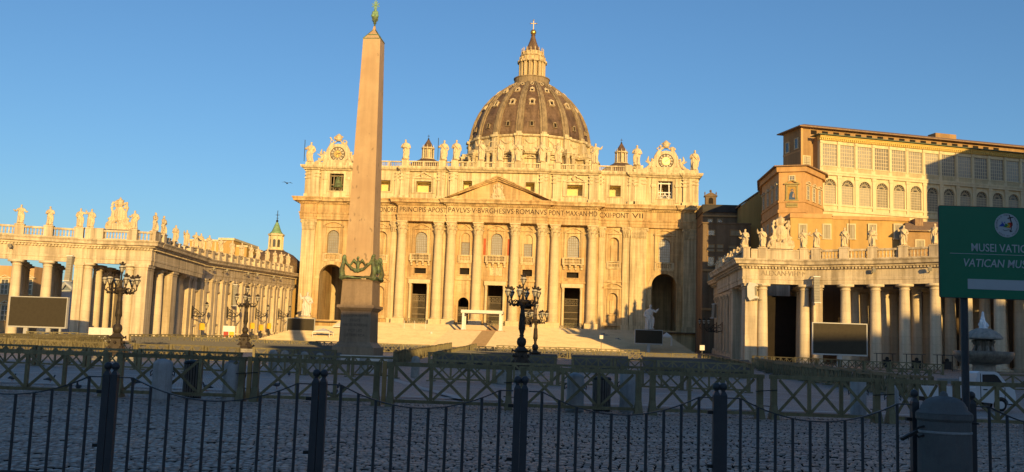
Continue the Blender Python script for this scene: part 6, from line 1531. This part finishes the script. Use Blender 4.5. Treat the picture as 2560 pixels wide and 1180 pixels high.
for k in range(4):
    barrier_row(P(1880+k*18, 128-k*9), P(2230+k*34, 74-k*4), ['olive barrier in the farthest slanting row before the right colonnade', 'olive barrier in the second farthest slanting row before the right colonnade', 'olive barrier in the second nearest slanting row before the right colonnade', 'olive barrier in the nearest slanting row before the right colonnade'][k], f'slanting barriers before the right colonnade, {["farthest", "second farthest", "second nearest", "nearest"][k]} row')
barrier_row(P(1880, 150), P(2360, 128), 'shaded barrier in the row under the right colonnade columns', 'barriers along the right colonnade')
barrier_row(P(2215, 96), P(2330, 92), 'sunlit olive barrier left of the fountain', 'sunlit barriers by the fountain')
barrier_row(P(2470, 84), P(2640, 84), 'shaded barrier behind the white pickup, right of the fountain foot', 'barriers behind the pickup')
for k in range(4):
    barrier_row(P(-40, 92+k*9), P(300-k*10, 112+k*9), ['sunlit barrier in the nearest slanting row before the left colonnade', 'sunlit barrier in the second slanting row before the left colonnade', 'sunlit barrier in the third slanting row before the left colonnade', 'sunlit barrier in the farthest slanting row before the left colonnade'][k], f'slanting barriers before the left colonnade, {["nearest", "second", "third", "farthest"][k]} row')
barrier_row(P(60, 148), P(260, 152), 'sunlit barrier beneath the large left video screen', 'barriers beneath the left screen')
barrier_row(P(320, 158), P(640, 196), 'sunlit barrier along the foot of the left corridor wing', 'barriers along the left corridor')
for px, w in ((1044, 2), (1240, 2), (1158, 1), (1432, 2)):
    for j in range(w):
        q = at(px, 810, 279.5); o = put('wooden_barrier', BM[3.5], M['white']); o.location = (q.x+(j-.5*w)*2.6, 278.6, 9.4); o.scale = (.72, 1, 1); tag(o, 'white painted crossed barrier in front of a basilica door', 'barrier', 'white barriers before the basilica doors')

# ---------------------------------------------------------------- chairs
ch = MB().box(-.22, .22, -.22, .2, .42, .46).box(-.22, .22, .17, .21, .46, .86)
for x in (-.2, .17):
    for y in (-.2, .17): ch.box(x, x+.03, y, y+.03, 0, .42)
CHM = ch.mesh('chair'); CHV = np.array(ch.v); CHF = np.array(ch.f)
rng = np.random.default_rng(8); spots = []
def field(pa, pb, Ya, Yb, side, lanes=()):
    """Rows of chairs from photo columns pa..pb (at Ya) back to Yb."""
    for y in np.arange(Ya, Yb, .95):
        x0, x1 = at(pa, 880, y).x, at(pb, 880, y).x
        for x in np.arange(x0, x1, .56):
            if any(abs(at(l, 880, y).x-x) < 1.1 for l in lanes): continue
            if rng.random() < .04: continue
            spots.append((x+rng.normal(0, .03), y+rng.normal(0, .05), side))
field(1100, 1870, 96, 141, 0, (1412, 1590)); field(1190, 1740, 150, 168, 0, (1590,)); field(345, 850, 96, 142, 1, (620,)); field(330, 800, 152, 172, 1); field(935, 1070, 150, 170, 1)
spots.sort(key=lambda s: s[1])
ind = [s for s in spots if s[2] == 0][:150]+[s for s in spots if s[2] == 1][:150]
for x, y, sd in ind:
    o = put('chair', CHM, M['chair']); o.location = (x, y, gz(y)); o.rotation_euler.z = PI+random.gauss(0, .05)
    tag(o, 'grey plastic chair in the front rows of the shaded chair field by the aisle' if sd == 0 else 'grey plastic chair in the front rows of the chair field left of the obelisk', 'chair', 'front chairs of the right field' if sd == 0 else 'front chairs of the left field')
rest = [s for s in spots if s not in set(ind)]
V = CHV*np.array([-1, -1, 1]); V = (V[None]+np.array([(x, y, gz(y)) for x, y, _ in rest])[:, None]).reshape(-1, 3); F = (CHF[None]+(np.arange(len(rest))*len(CHV))[:, None, None]).reshape(-1, 4)
me = bpy.data.meshes.new('chairs'); me.from_pydata(V.tolist(), [], F.tolist()); tag(put('chair_rows', me, M['chair']), 'dense rows of grey chairs filling the square before the steps', 'chairs', kind='stuff')

# ---------------------------------------------------------------- bollards, stones and litter bins
def bollard(px, pyb, h, r, lab, m='granb', dome=True, grp='stone bollards behind the front barriers', Yf=None):
    hz = 590+295+.034*(px-1280); D = CAM_H*FPX/(pyb-hz) if Yf is None else Yf; p = atd(px, pyb, D)
    t = thing('bollard', lab, 'bollard', (p.x, p.y, gz(p.y)-.05), random.uniform(-.1, .1), grp)
    MB().lathe([(r*1.05, 0), (r, .12), (r*.97, h-r*.6)]+[(r*.97*math.cos(a), h-r*.6+r*.6*math.sin(a)) for a in np.linspace(.15, 1.5, 7)], 20).build('shaft', M[m], t, True)
    m2 = MB()
    for s in (-1, 1): m2.tube([(s*(r+.01), 0, h*.72), (s*(r+.07), 0, h*.68), (s*(r+.06), -.02, h*.58), (s*(r+.0), 0, h*.64)], .018, 5)
    m2.build('chain_ring', M['iron'], t)
bollard(402, 996, 1.30, .30, 'pale stone bollard left of the leftmost slatted litter bin')
bollard(581, 998, 1.32, .33, 'pale stone bollard right of the leftmost slatted litter bin')
bollard(1437, 1026, 1.28, .28, 'pale stone bollard left of the litter bin below the dark lamps')
bollard(1570, 1026, 1.42, .29, 'pale stone bollard right of the litter bin below the dark lamps')
bollard(2146, 1042, 1.40, .27, 'lone pale stone bollard left of the white pickup')
bollard(2232, 1046, 1.2, .20, 'narrow white stone post just left of the pickup bed')
for k, (px, top, D, lab) in enumerate(((684, 872, 70, 'tallest dark round topped stone in the group left of the obelisk'), (713, 874, 76, 'second round topped stone from the left in the group by the obelisk'), (741, 883, 80, 'smallest round topped stone in the group left of the obelisk'), (762, 877, 76, 'round topped stone right of the smallest one by the obelisk'), (800, 880, 78, 'rightmost round topped stone left of the obelisk base'), (909, 889, 74, 'round topped stone in front of the obelisk base'), (1040, 888, 70, 'round topped stone right of the obelisk before the aisle'), (1256, 930, 62, 'low stone bollard under the nearer dark lamp'))):
    p = atd(px, top, D); g = gz(p.y); h = max(.9, p.z-g)
    t = thing('bollard', lab, 'bollard', (p.x, p.y, g-.05), 0, 'round topped stones by the obelisk'); r = .30
    MB().lathe([(r*1.1, 0), (r, .2), (r*.98, h-r*.8)]+[(r*.98*math.cos(a), h-r*.8+r*.8*math.sin(a)) for a in np.linspace(.15, 1.5, 6)], 16).build('shaft', M['greyst'], t, True)
def slat_bin(px, pyb, h, lab):
    hz = 885+.034*(px-1280); D = CAM_H*FPX/(pyb-hz); p = atd(px, pyb, D); t = thing('litter_bin', lab, 'litter bin', (p.x, p.y, gz(p.y)-.02), 0, 'slatted litter bins behind the front barriers'); r = .31
    MB().lathe([(r*.85, .05), (r*.88, h*.94)], 16).build('liner', M['rubber'], t); MB().lathe([(r*1.02, h*.93), (r*1.05, h*.95), (r*.9, h), (r*.3, h*1.04)], 20).build('rim', M['iron'], t); MB().lathe([(r*.95, 0), (r*.95, .07), (r*.85, .08)], 16).build('foot', M['iron'], t)
    m = MB()
    for i in range(22):
        a = 2*PI*i/22; m.m = Matrix.Rotation(a, 4, 'Z'); m.box(r*.9, r*.97, -.026, .026, .06, h*.935)
    m.m = None; m.build('slats', mat('grey_slat', (.15, .13, .11), .6, .15, 4), t)
slat_bin(479, 992, 1.2, 'dark slatted litter bin on the left between two stone bollards')
slat_bin(1503, 1024, 1.12, 'dark slatted litter bin in the middle between two stone bollards')

# ---------------------------------------------------------------- pigeons
def pigeon_mesh():
    m = MB(); m.ball((0, 0, .16), (.075, .14, .075), 12, 8); m.tube([(0, -.09, .19), (0, -.13, .25), (0, -.145, .29)], [.05, .035, .03], 8); m.ball((0, -.15, .305), (.03, .038, .032), 8, 6); m.tube([(0, -.18, .30), (0, -.21, .293)], [.01, .003], 5)
    m.frus((0, .20, .135), .05, .16, .05, .16, .02); m.tube([(0, .08, .17), (0, .2, .145), (0, .27, .14)], [.06, .035, .02], 6)
    for s in (-1, 1): m.ball((s*.06, .03, .175), (.03, .13, .055), 8, 6)
    return remesh(m, .010, 'pigeon')
PG = pigeon_mesh(); lg = MB()
for s in (-.03, .03): lg.tube([(s, 0, .1), (s, .01, 0)], .007, 5).bar((s, .02, .005), (s, -.05, .005), .03, .008)
LGM = lg.mesh('legs')
pl = [(31, 950, 'pigeon at the far left behind the front barrier'), (126, 953, 'pigeon walking second from the left on the paving'), (195, 976, 'pigeon facing away near the left fence post'), (337, 960, 'pigeon beside the leftmost double fence post'), (516, 974, 'pigeon just right of the slatted bin'), (692, 966, 'pigeon behind the crossing of a brace, left of the second fence post'), (842, 970, 'left pigeon of two below the obelisk'), (857, 973, 'right pigeon of two below the obelisk'), (831, 995, 'nearest pigeon below the obelisk'), (723, 936, 'most distant pigeon near the round topped stones'), (2150, 965, 'pigeon by the lone bollard on the right')]
for i, (px, py, lab) in enumerate(pl):
    hz = 885+.034*(px-1280); D = CAM_H*FPX/(py-hz); p = atd(px, py, D); t = thing('pigeon', 'grey '+lab, 'pigeon', (p.x, p.y, gz(p.y)-.005 if p.y > 36.5 else .0), [1.2, 1.8, .2, -1.0, -1.7, 1.5, .9, -1.2, 1.7, .4, 2][i], 'pigeons on the paving')
    put('body', PG, M['bird'], t); put('legs', LGM, mat('pigeon_leg', (.25, .08, .06), .7, 0) if i == 0 else bpy.data.materials['pigeon_leg'], t)
g = at(718, 458, 120); t = thing('gull', 'dark bird flying left of the basilica facade', 'bird', g, .6)
MB().ball((0, 0, 0), (.10, .3, .09), 8, 6).build('body', M['bird'], t)
for s in (-1, 1): MB().add([(0, -.1, .02), (s*.35, -.12, .15), (s*.7, .0, .05), (s*.35, .12, .14), (0, .12, .02), (0, -.1, .0), (s*.35, -.12, .13), (s*.7, .0, .03), (s*.35, .12, .12), (0, .12, .0)], [(0, 1, 3, 4), (1, 2, 3), (5, 9, 8, 6), (6, 8, 7), (0, 5, 6, 1), (1, 6, 7, 2), (2, 7, 8, 3), (3, 8, 9, 4)]).build('wing', M['bird'], t)

# ---------------------------------------------------------------- the white pickup
p = atd(2376, 1017, 47.0); t = thing('pickup_truck', 'small white flat bed pickup parked behind the sign pole', 'pickup', (p.x+.62, p.y, gz(p.y)-.02), ang0+R_(2))
cab = MB().extr([(.25, .42), (.25, .95), (.28, 1.72), (.42, 1.80), (1.12, 1.80), (1.28, 1.74), (1.80, 1.12), (2.02, 1.0), (2.08, .72), (2.06, .38), (1.72, .36)]+arc(1.38, .30, .36, .1, PI-.1, 10)+[(.95, .36)], -.72, .72)
o = cab.build('cab', M['carw'], t)
for y in (-.727, .722):
    s = MB().extr([(.52, 1.12), (.52, 1.66), (1.08, 1.68), (1.22, 1.62), (1.58, 1.14)], y, y+.006); s.build('side_window', M['carg'], o)
    MB().box(.42, .45, y-.002, y+.008, .5, 1.7).box(1.02, 1.04, y-.004, y+.010, 1.12, 1.67).box(1.55, 1.58, y-.002, y+.008, .5, 1.1).box(.55, .75, y-.008, y+.012, .95, 1.0).build('door_seam', M['rubber'], o)
MB().add([(1.31, -.62, 1.69), (1.31, .62, 1.69), (1.80, .62, 1.15), (1.80, -.62, 1.15), (1.30, -.62, 1.67), (1.30, .62, 1.67), (1.79, .62, 1.13), (1.79, -.62, 1.13)], [(0, 1, 2, 3), (7, 6, 5, 4), (0, 4, 5, 1), (1, 5, 6, 2), (2, 6, 7, 3), (3, 7, 4, 0)]).build('windscreen', M['carg'], o)
MB().box(2.0, 2.16, -.7, .7, .3, .52).box(2.04, 2.1, -.55, -.3, .66, .84).box(2.04, 2.1, .3, .55, .66, .84).build('bumper', M['rubber'], t)
MB().box(1.25, 1.4, -.95, -.74, 1.1, 1.3).build('mirror', M['rubber'], t)
bd = MB().box(-2.0, .18, -.76, .76, .62, .70)
for y0, y1 in ((-.80, -.76), (.76, .80)):
    bd.box(-2.0, .18, y0, y1, .56, 1.04)
    for z in (.70, .84, .98): bd.box(-1.95, .13, y0-.012 if y0 < 0 else y1, y0 if y0 < 0 else y1+.012, z, z+.025)
bd.box(-2.04, -2.0, -.8, .8, .56, 1.04).box(.181, .22, -.78, .78, .56, 1.5); bd.build('bed', M['carw'], t)
MB().box(-1.95, 1.0, -.45, .45, .36, .58).box(-.2, .24, -.72, -.5, .36, .55).build('chassis', M['rubber'], t)
for x in (-1.35, 1.38):
    for y in (-.70, .56):
        w = MB(); w.m = Matrix.Translation((x, y, .29)) @ Matrix.Rotation(-PI/2, 4, 'X'); w.lathe([(.18, 0), (.27, .01), (.29, .04), (.29, .12), (.27, .14), (.18, .14)], 20); wl = w.build('wheel', M['rubber'], t)
        w = MB(); w.m = Matrix.Translation((x, y+.0, .29)) @ Matrix.Rotation(-PI/2, 4, 'X'); w.lathe([(.06, -.012), (.17, -.006), (.19, .02), (.19, .12)], 20)
        for k in range(7): a = k*2*PI/7; w.bar((.07*math.cos(a), .07*math.sin(a), -.018), (.16*math.cos(a), .16*math.sin(a), -.012), .035, .01)
        w.build('hub_cap', M['carw'], wl)

# ---------------------------------------------------------------- info boards by the left wing
p = at(250, 842, 150); t = thing('notice_panel', 'white two leaf notice panel before the left colonnade columns', 'panel', (p.x, 150, gz(150)), R_(-4))
MB().box(-1.95, -.02, 0, .1, .2, 2.25).box(.02, 1.95, 0, .1, .2, 2.25).build('sheet', M['cloth'], t); MB().box(-1.9, -1.8, .1, .2, -.1, 2.2).box(1.8, 1.9, .1, .2, -.1, 2.2).build('leg', M['steel'], t)
p = at(571, 846, 190); t = thing('poster_stand', 'stand with red, yellow and white posters by the left corridor', 'poster stand', (p.x, 190, gz(190)), .4)
MB().box(-1.1, 1.1, 0, .2, 0, 3.1).build('panel', M['white'], t); MB().box(-1.0, -.05, -.02, .02, .9, 2.0).build('red_poster', mat('poster_red', (.40, .06, .04), .7, .1), t); MB().box(.05, 1.0, -.02, .02, .9, 2.0).build('yellow_poster', mat('poster_yellow', (.75, .45, .04), .7, .05), t)
for k, (px, y, Y) in enumerate(((504, 825, 205), (630, 822, 235), (652, 826, 245), (672, 822, 255))):
    p = at(px, y, Y); t = thing('letter_box', ['yellow box on the left corridor wall, leftmost', 'yellow box on the left corridor wall left of the pair', 'tallest yellow box by the left corridor', 'rightmost yellow box by the left corridor'][k], 'box', (p.x, Y, p.z), .8, 'yellow boxes along the left corridor'); MB().box(-.5, .5, -.3, .3, 0, 1.2).frus((0, 0, 1.2), 1.0, .6, .7, .3, .25).build('case', bpy.data.materials['poster_yellow'], t); MB().box(-.12, .12, -.12, .12, -2, 0).build('leg', M['steel'], t)
for px, y0, y1, Y, lab in ((1755, 897, 863, 150, 'pale square sign on a thin pole at the right edge of the chair field'), (1503, 862, 838, 205, 'thin white marker post left of the dark screen')):
    p = at(px, y0, Y); q = at(px, y1, Y); t = thing('pole_sign', lab, 'sign', (p.x, Y, gz(Y)), 0); h = q.z-gz(Y); MB().box(-.05, .05, -.05, .05, 0, h).build('pole', M['steel'], t); MB().box(-.35, .35, -.09, -.05, h-.75, h).build('plate', M['cloth'], t)

# ---------------------------------------------------------------- the iron fence in front
DF = 12.5
def fpost(par, x):
    o = MB().box(x-.043, x+.043, -.043, .043, -.02, 1.33).frus((x, 0, 1.33), .086, .086, .04, .04, .05).build('post', M['steel'], par)
    MB().lathe([(.022, 1.375), (.03, 1.39)]+[(.05*math.sin(a), 1.435-.05*math.cos(a)) for a in np.linspace(.5, PI-.05, 9)], 14, (x, 0, 0)).build('ball_finial', M['steel'], par, True)
pairs = [(-232, 264), (283, 788), (807, 1293), (1311, 1791), (1808, 2286), (2428, 2915), (2934, 3420)]
flab = ['leftmost black iron fence panel, cut by the picture edge', 'black iron fence panel second from left, below the slatted bin', 'black iron fence panel below the obelisk', 'black iron fence panel below the dark candelabra lamps', 'black iron fence panel ending at the grey domed bin', 'black iron fence panel right of the sign pole', 'black iron fence panel farthest to the right beyond the sign']
for i, (a, b) in enumerate(pairs):
    pa = atd(a, 1000, DF); pb = atd(b, 1000, DF); L = (pb.to_2d()-pa.to_2d()).length; t = thing('fence_panel', flab[i], 'fence panel', (pa.x, pa.y, 0), ang0, 'iron fence panels')
    fpost(t, 0); fpost(t, L); n = 10; st = L/(n+1); drop = .25
    zr = lambda x: 1.30-(drop*(1-((x-L/2)/(L/2-st))**2) if st < x < L-st else 0)
    pts = [(0.05, 0, zr(0))]+[(x, 0, zr(x)) for x in np.linspace(st, L-st, 22)]+[(L-.05, 0, zr(L))]
    m = MB()
    for p, q in zip(pts, pts[1:]): m.bar(p, q, .04, .014)
    m.build('top_rail', M['steel'], t)
    MB().box(.05, L-.05, -.02, .02, .10, .135).build('bottom_rail', M['steel'], t)
    for k in range(n): x = st*(k+1); MB().lathe([(.019, .136), (.019, zr(x)-.004)], 8, (x, 0, 0)).build('bar', M['steel'], t, False)
    [MB().box(L-.11, L-.044, -.03, .03, z, z+.04).build('hinge', M['iron'], t) for z in (1.1, .45)]

# ---------------------------------------------------------------- grey domed bin
p = atd(2361, 1100, DF-.25); t = thing('domed_bin', 'grey cast litter bin with domed lid between two fence posts', 'litter bin', (p.x, p.y, 0), ang0)
MB().lathe([(.30, 0), (.31, .05), (.305, 1.12), (.325, 1.15), (.325, 1.205)], 32).build('body', M['binm'], t, False)
MB().lathe([(.325, 1.206), (.315, 1.225), (.27, 1.26), (.262, 1.30)]+[(.25*math.cos(a), 1.30+.125*math.sin(a)) for a in np.linspace(.1, 1.35, 8)]+[(.05, 1.425), (.045, 1.45), (.03, 1.47), (.01, 1.48)], 32).build('lid', M['binm'], t, True)
MB().lathe([(.306, .98), (.314, .985), (.314, 1.005), (.306, 1.01)], 32).build('band', M['granb'], t)
MB().tube([(-.28, -.1, 1.06), (-.36, -.12, 1.04), (-.42, -.12, .99), (-.36, -.12, .93), (-.29, -.1, .95)], .014, 6).bar((-.38, -.13, 1.0), (-.58, -.16, .90), .05, .035).build('lever', M['iron'], t)

# ---------------------------------------------------------------- museum sign
SD = 12.3; a = atd(2347, 515, SD); b = atd(2353, 742, SD); s_ = SD/FPX
t = thing('direction_sign', 'green museum direction sign with white lettering, round badge and arrow on a pole', 'sign', (a.x, a.y, 0), ang0+R_(-.6)); SW, SHt, SZ = 336*s_, 1.135, b.z
def rr(x0, x1, z0, z1, r): return arc(x1-r, z1-r, r, 0, PI/2, 5)+arc(x0+r, z1-r, r, PI/2, PI, 5)+arc(x0+r, z0+r, r, PI, 1.5*PI, 5)+arc(x1-r, z0+r, r, 1.5*PI, 2*PI, 5)
pn = MB().extr(rr(0, SW, SZ, SZ+SHt, .02), 0, .03).build('panel', M['signg'], t)
MB().extr(rr(-.006, SW+.006, SZ-.006, SZ+SHt+.006, .026), .002, .022).build('rim', M['steel'], t)
X = lambda px: (px-2347)*s_
for body, h, px0, wpx, pz, sh in (('MUSEI VATICANI', .098, 2427, 178, 628, 0), ('VATICAN MUSEUMS', .098, 2407, 216, 667, .18)):
    q = text_mesh(body, h, wpx*s_, .004, 'LEFT', sh, 1.0, .006); q.v = [(x+X(px0), y-.005, z+SZ+SHt-(pz-515)*s_) for x, y, z in q.v]; q.build('lettering', M['signw'], t)
z = SZ+SHt-(640-519.5)*s_; MB().box(X(2373), SW-X(2373), -.004, 0, z, z+.006).build('rule', M['signw'], t)
z = SZ+SHt-(715-519)*s_; hb = .063; xe = X(2590)
MB().box(X(2416), xe, -.004, 0, z-hb, z+hb).build('arrow_bar', M['signw'], t)
MB().extr([(X(2556), z+.155), (X(2556)+.09, z+.155), (X(2632), z), (X(2556)+.09, z-.155), (X(2556), z-.155), (xe, z-hb-.001), (xe, z+hb+.001)], -.0042, -.0002).build('arrow_head', M['signw'], t)
cx, cz, cr = X(2517), SZ+SHt-(565-520)*s_, .150
bg_ = MB().extr(arc(cx, cz, cr, 0, 2*PI, 40)[:-1], -.004, 0).build('badge', M['signw'], t)
def fig(poly, m): MB().extr([(cx+x*cr, cz+z_*cr) for x, z_ in poly], -.0065, -.0042).build('badge_figure', M[m], bg_)
fig([(-.68, -.10), (-.40, .18), (-.30, .22), (-.26, .10), (-.14, .0), (-.34, -.10)], 'sblue'); fig([(-.33, -.12), (-.13, .02), (-.18, .16), (-.02, .12), (.10, .0), (-.08, -.17)], 'sgreen')
fig([(-.08, -.18), (.12, .0), (.02, .20), (.16, .22), (.26, .0), (.16, -.20)], 'syel'); fig([(.16, -.21), (.28, .0), (.06, .18), (.12, .24), (.46, .26), (.48, .02), (.34, -.16)], 'sred')
for bx, bz in ((-.40, .26), (-.18, .25)): fig(arc(bx, bz, .05, 0, 2*PI, 10)[:-1], 'sblue')
k = MB()
def ln(a, b, w): k.bar((cx+a[0]*cr, -.0075, cz+a[1]*cr), (cx+b[0]*cr, -.0075, cz+b[1]*cr), w*cr, .003, (0, 1, 0))
ln((.30, -.50), (.40, .10), .05); ln((.40, .10), (.22, .86), .07); ln((.06, .58), (.50, .70), .08); ln((.22, -.44), (.30, -.52), .05); ln((.30, -.52), (.44, -.46), .05)
for u, v in zip(np.linspace(-.34, .26, 9)[:-1], np.linspace(-.34, .26, 9)[1:]): ln((u, -.40+.05*math.sin(u*12)), (v, -.40+.05*math.sin(v*12)), .03)
k.build('badge_cross', M['sblack'], bg_)
rim = MB()
for i, ch_ in enumerate("PEREGRINANTES IN SPEM"):
    if ch_ == ' ': continue
    a_ = R_(50)-i*R_(9.2); q = text_mesh(ch_, .020, None, .002); rot = Matrix.Rotation(-(a_-PI/2), 4, 'Y')
    rim.add([tuple(Vector((cx, -.0062, cz)) + (Matrix.Rotation(-(a_-PI/2)+0, 4, 'Y') @ Vector((x, 0, z_+cr*.80)))) for x, _, z_ in q.v], q.f)
for i, ch_ in enumerate("IUBILAEUM A.D. MMXXV"):
    if ch_ == ' ': continue
    a_ = R_(205)-i*R_(6.8); q = text_mesh(ch_, .018, None, .002)
    rim.add([tuple(Vector((cx, -.0062, cz)) + (Matrix.Rotation(-(a_-PI/2), 4, 'Y') @ Vector((x, 0, z_+cr*.80)))) for x, _, z_ in q.v], q.f)
rim.build('badge_lettering', M['sblack'], bg_)
for x in (X(2413), SW-X(2413)):
    MB().lathe([(.046, 0), (.046, SZ+SHt-.12)], 14, (x, .08, 0)).build('pole', M['steel'], t, False)
    for z in (SZ+.15, SZ+SHt-.25): MB().box(x-.07, x+.07, .03, .135, z, z+.04).build('clamp', M['steel'], t)
MB().lathe([(.05, 1.13), (.05, 1.16)], 12, (X(2413), .08, 0)).bar((X(2413)-.05, .02, 1.1), (X(2413)+.12, .02, 1.1), .02, .02).build('cable_tie', M['iron'], t)
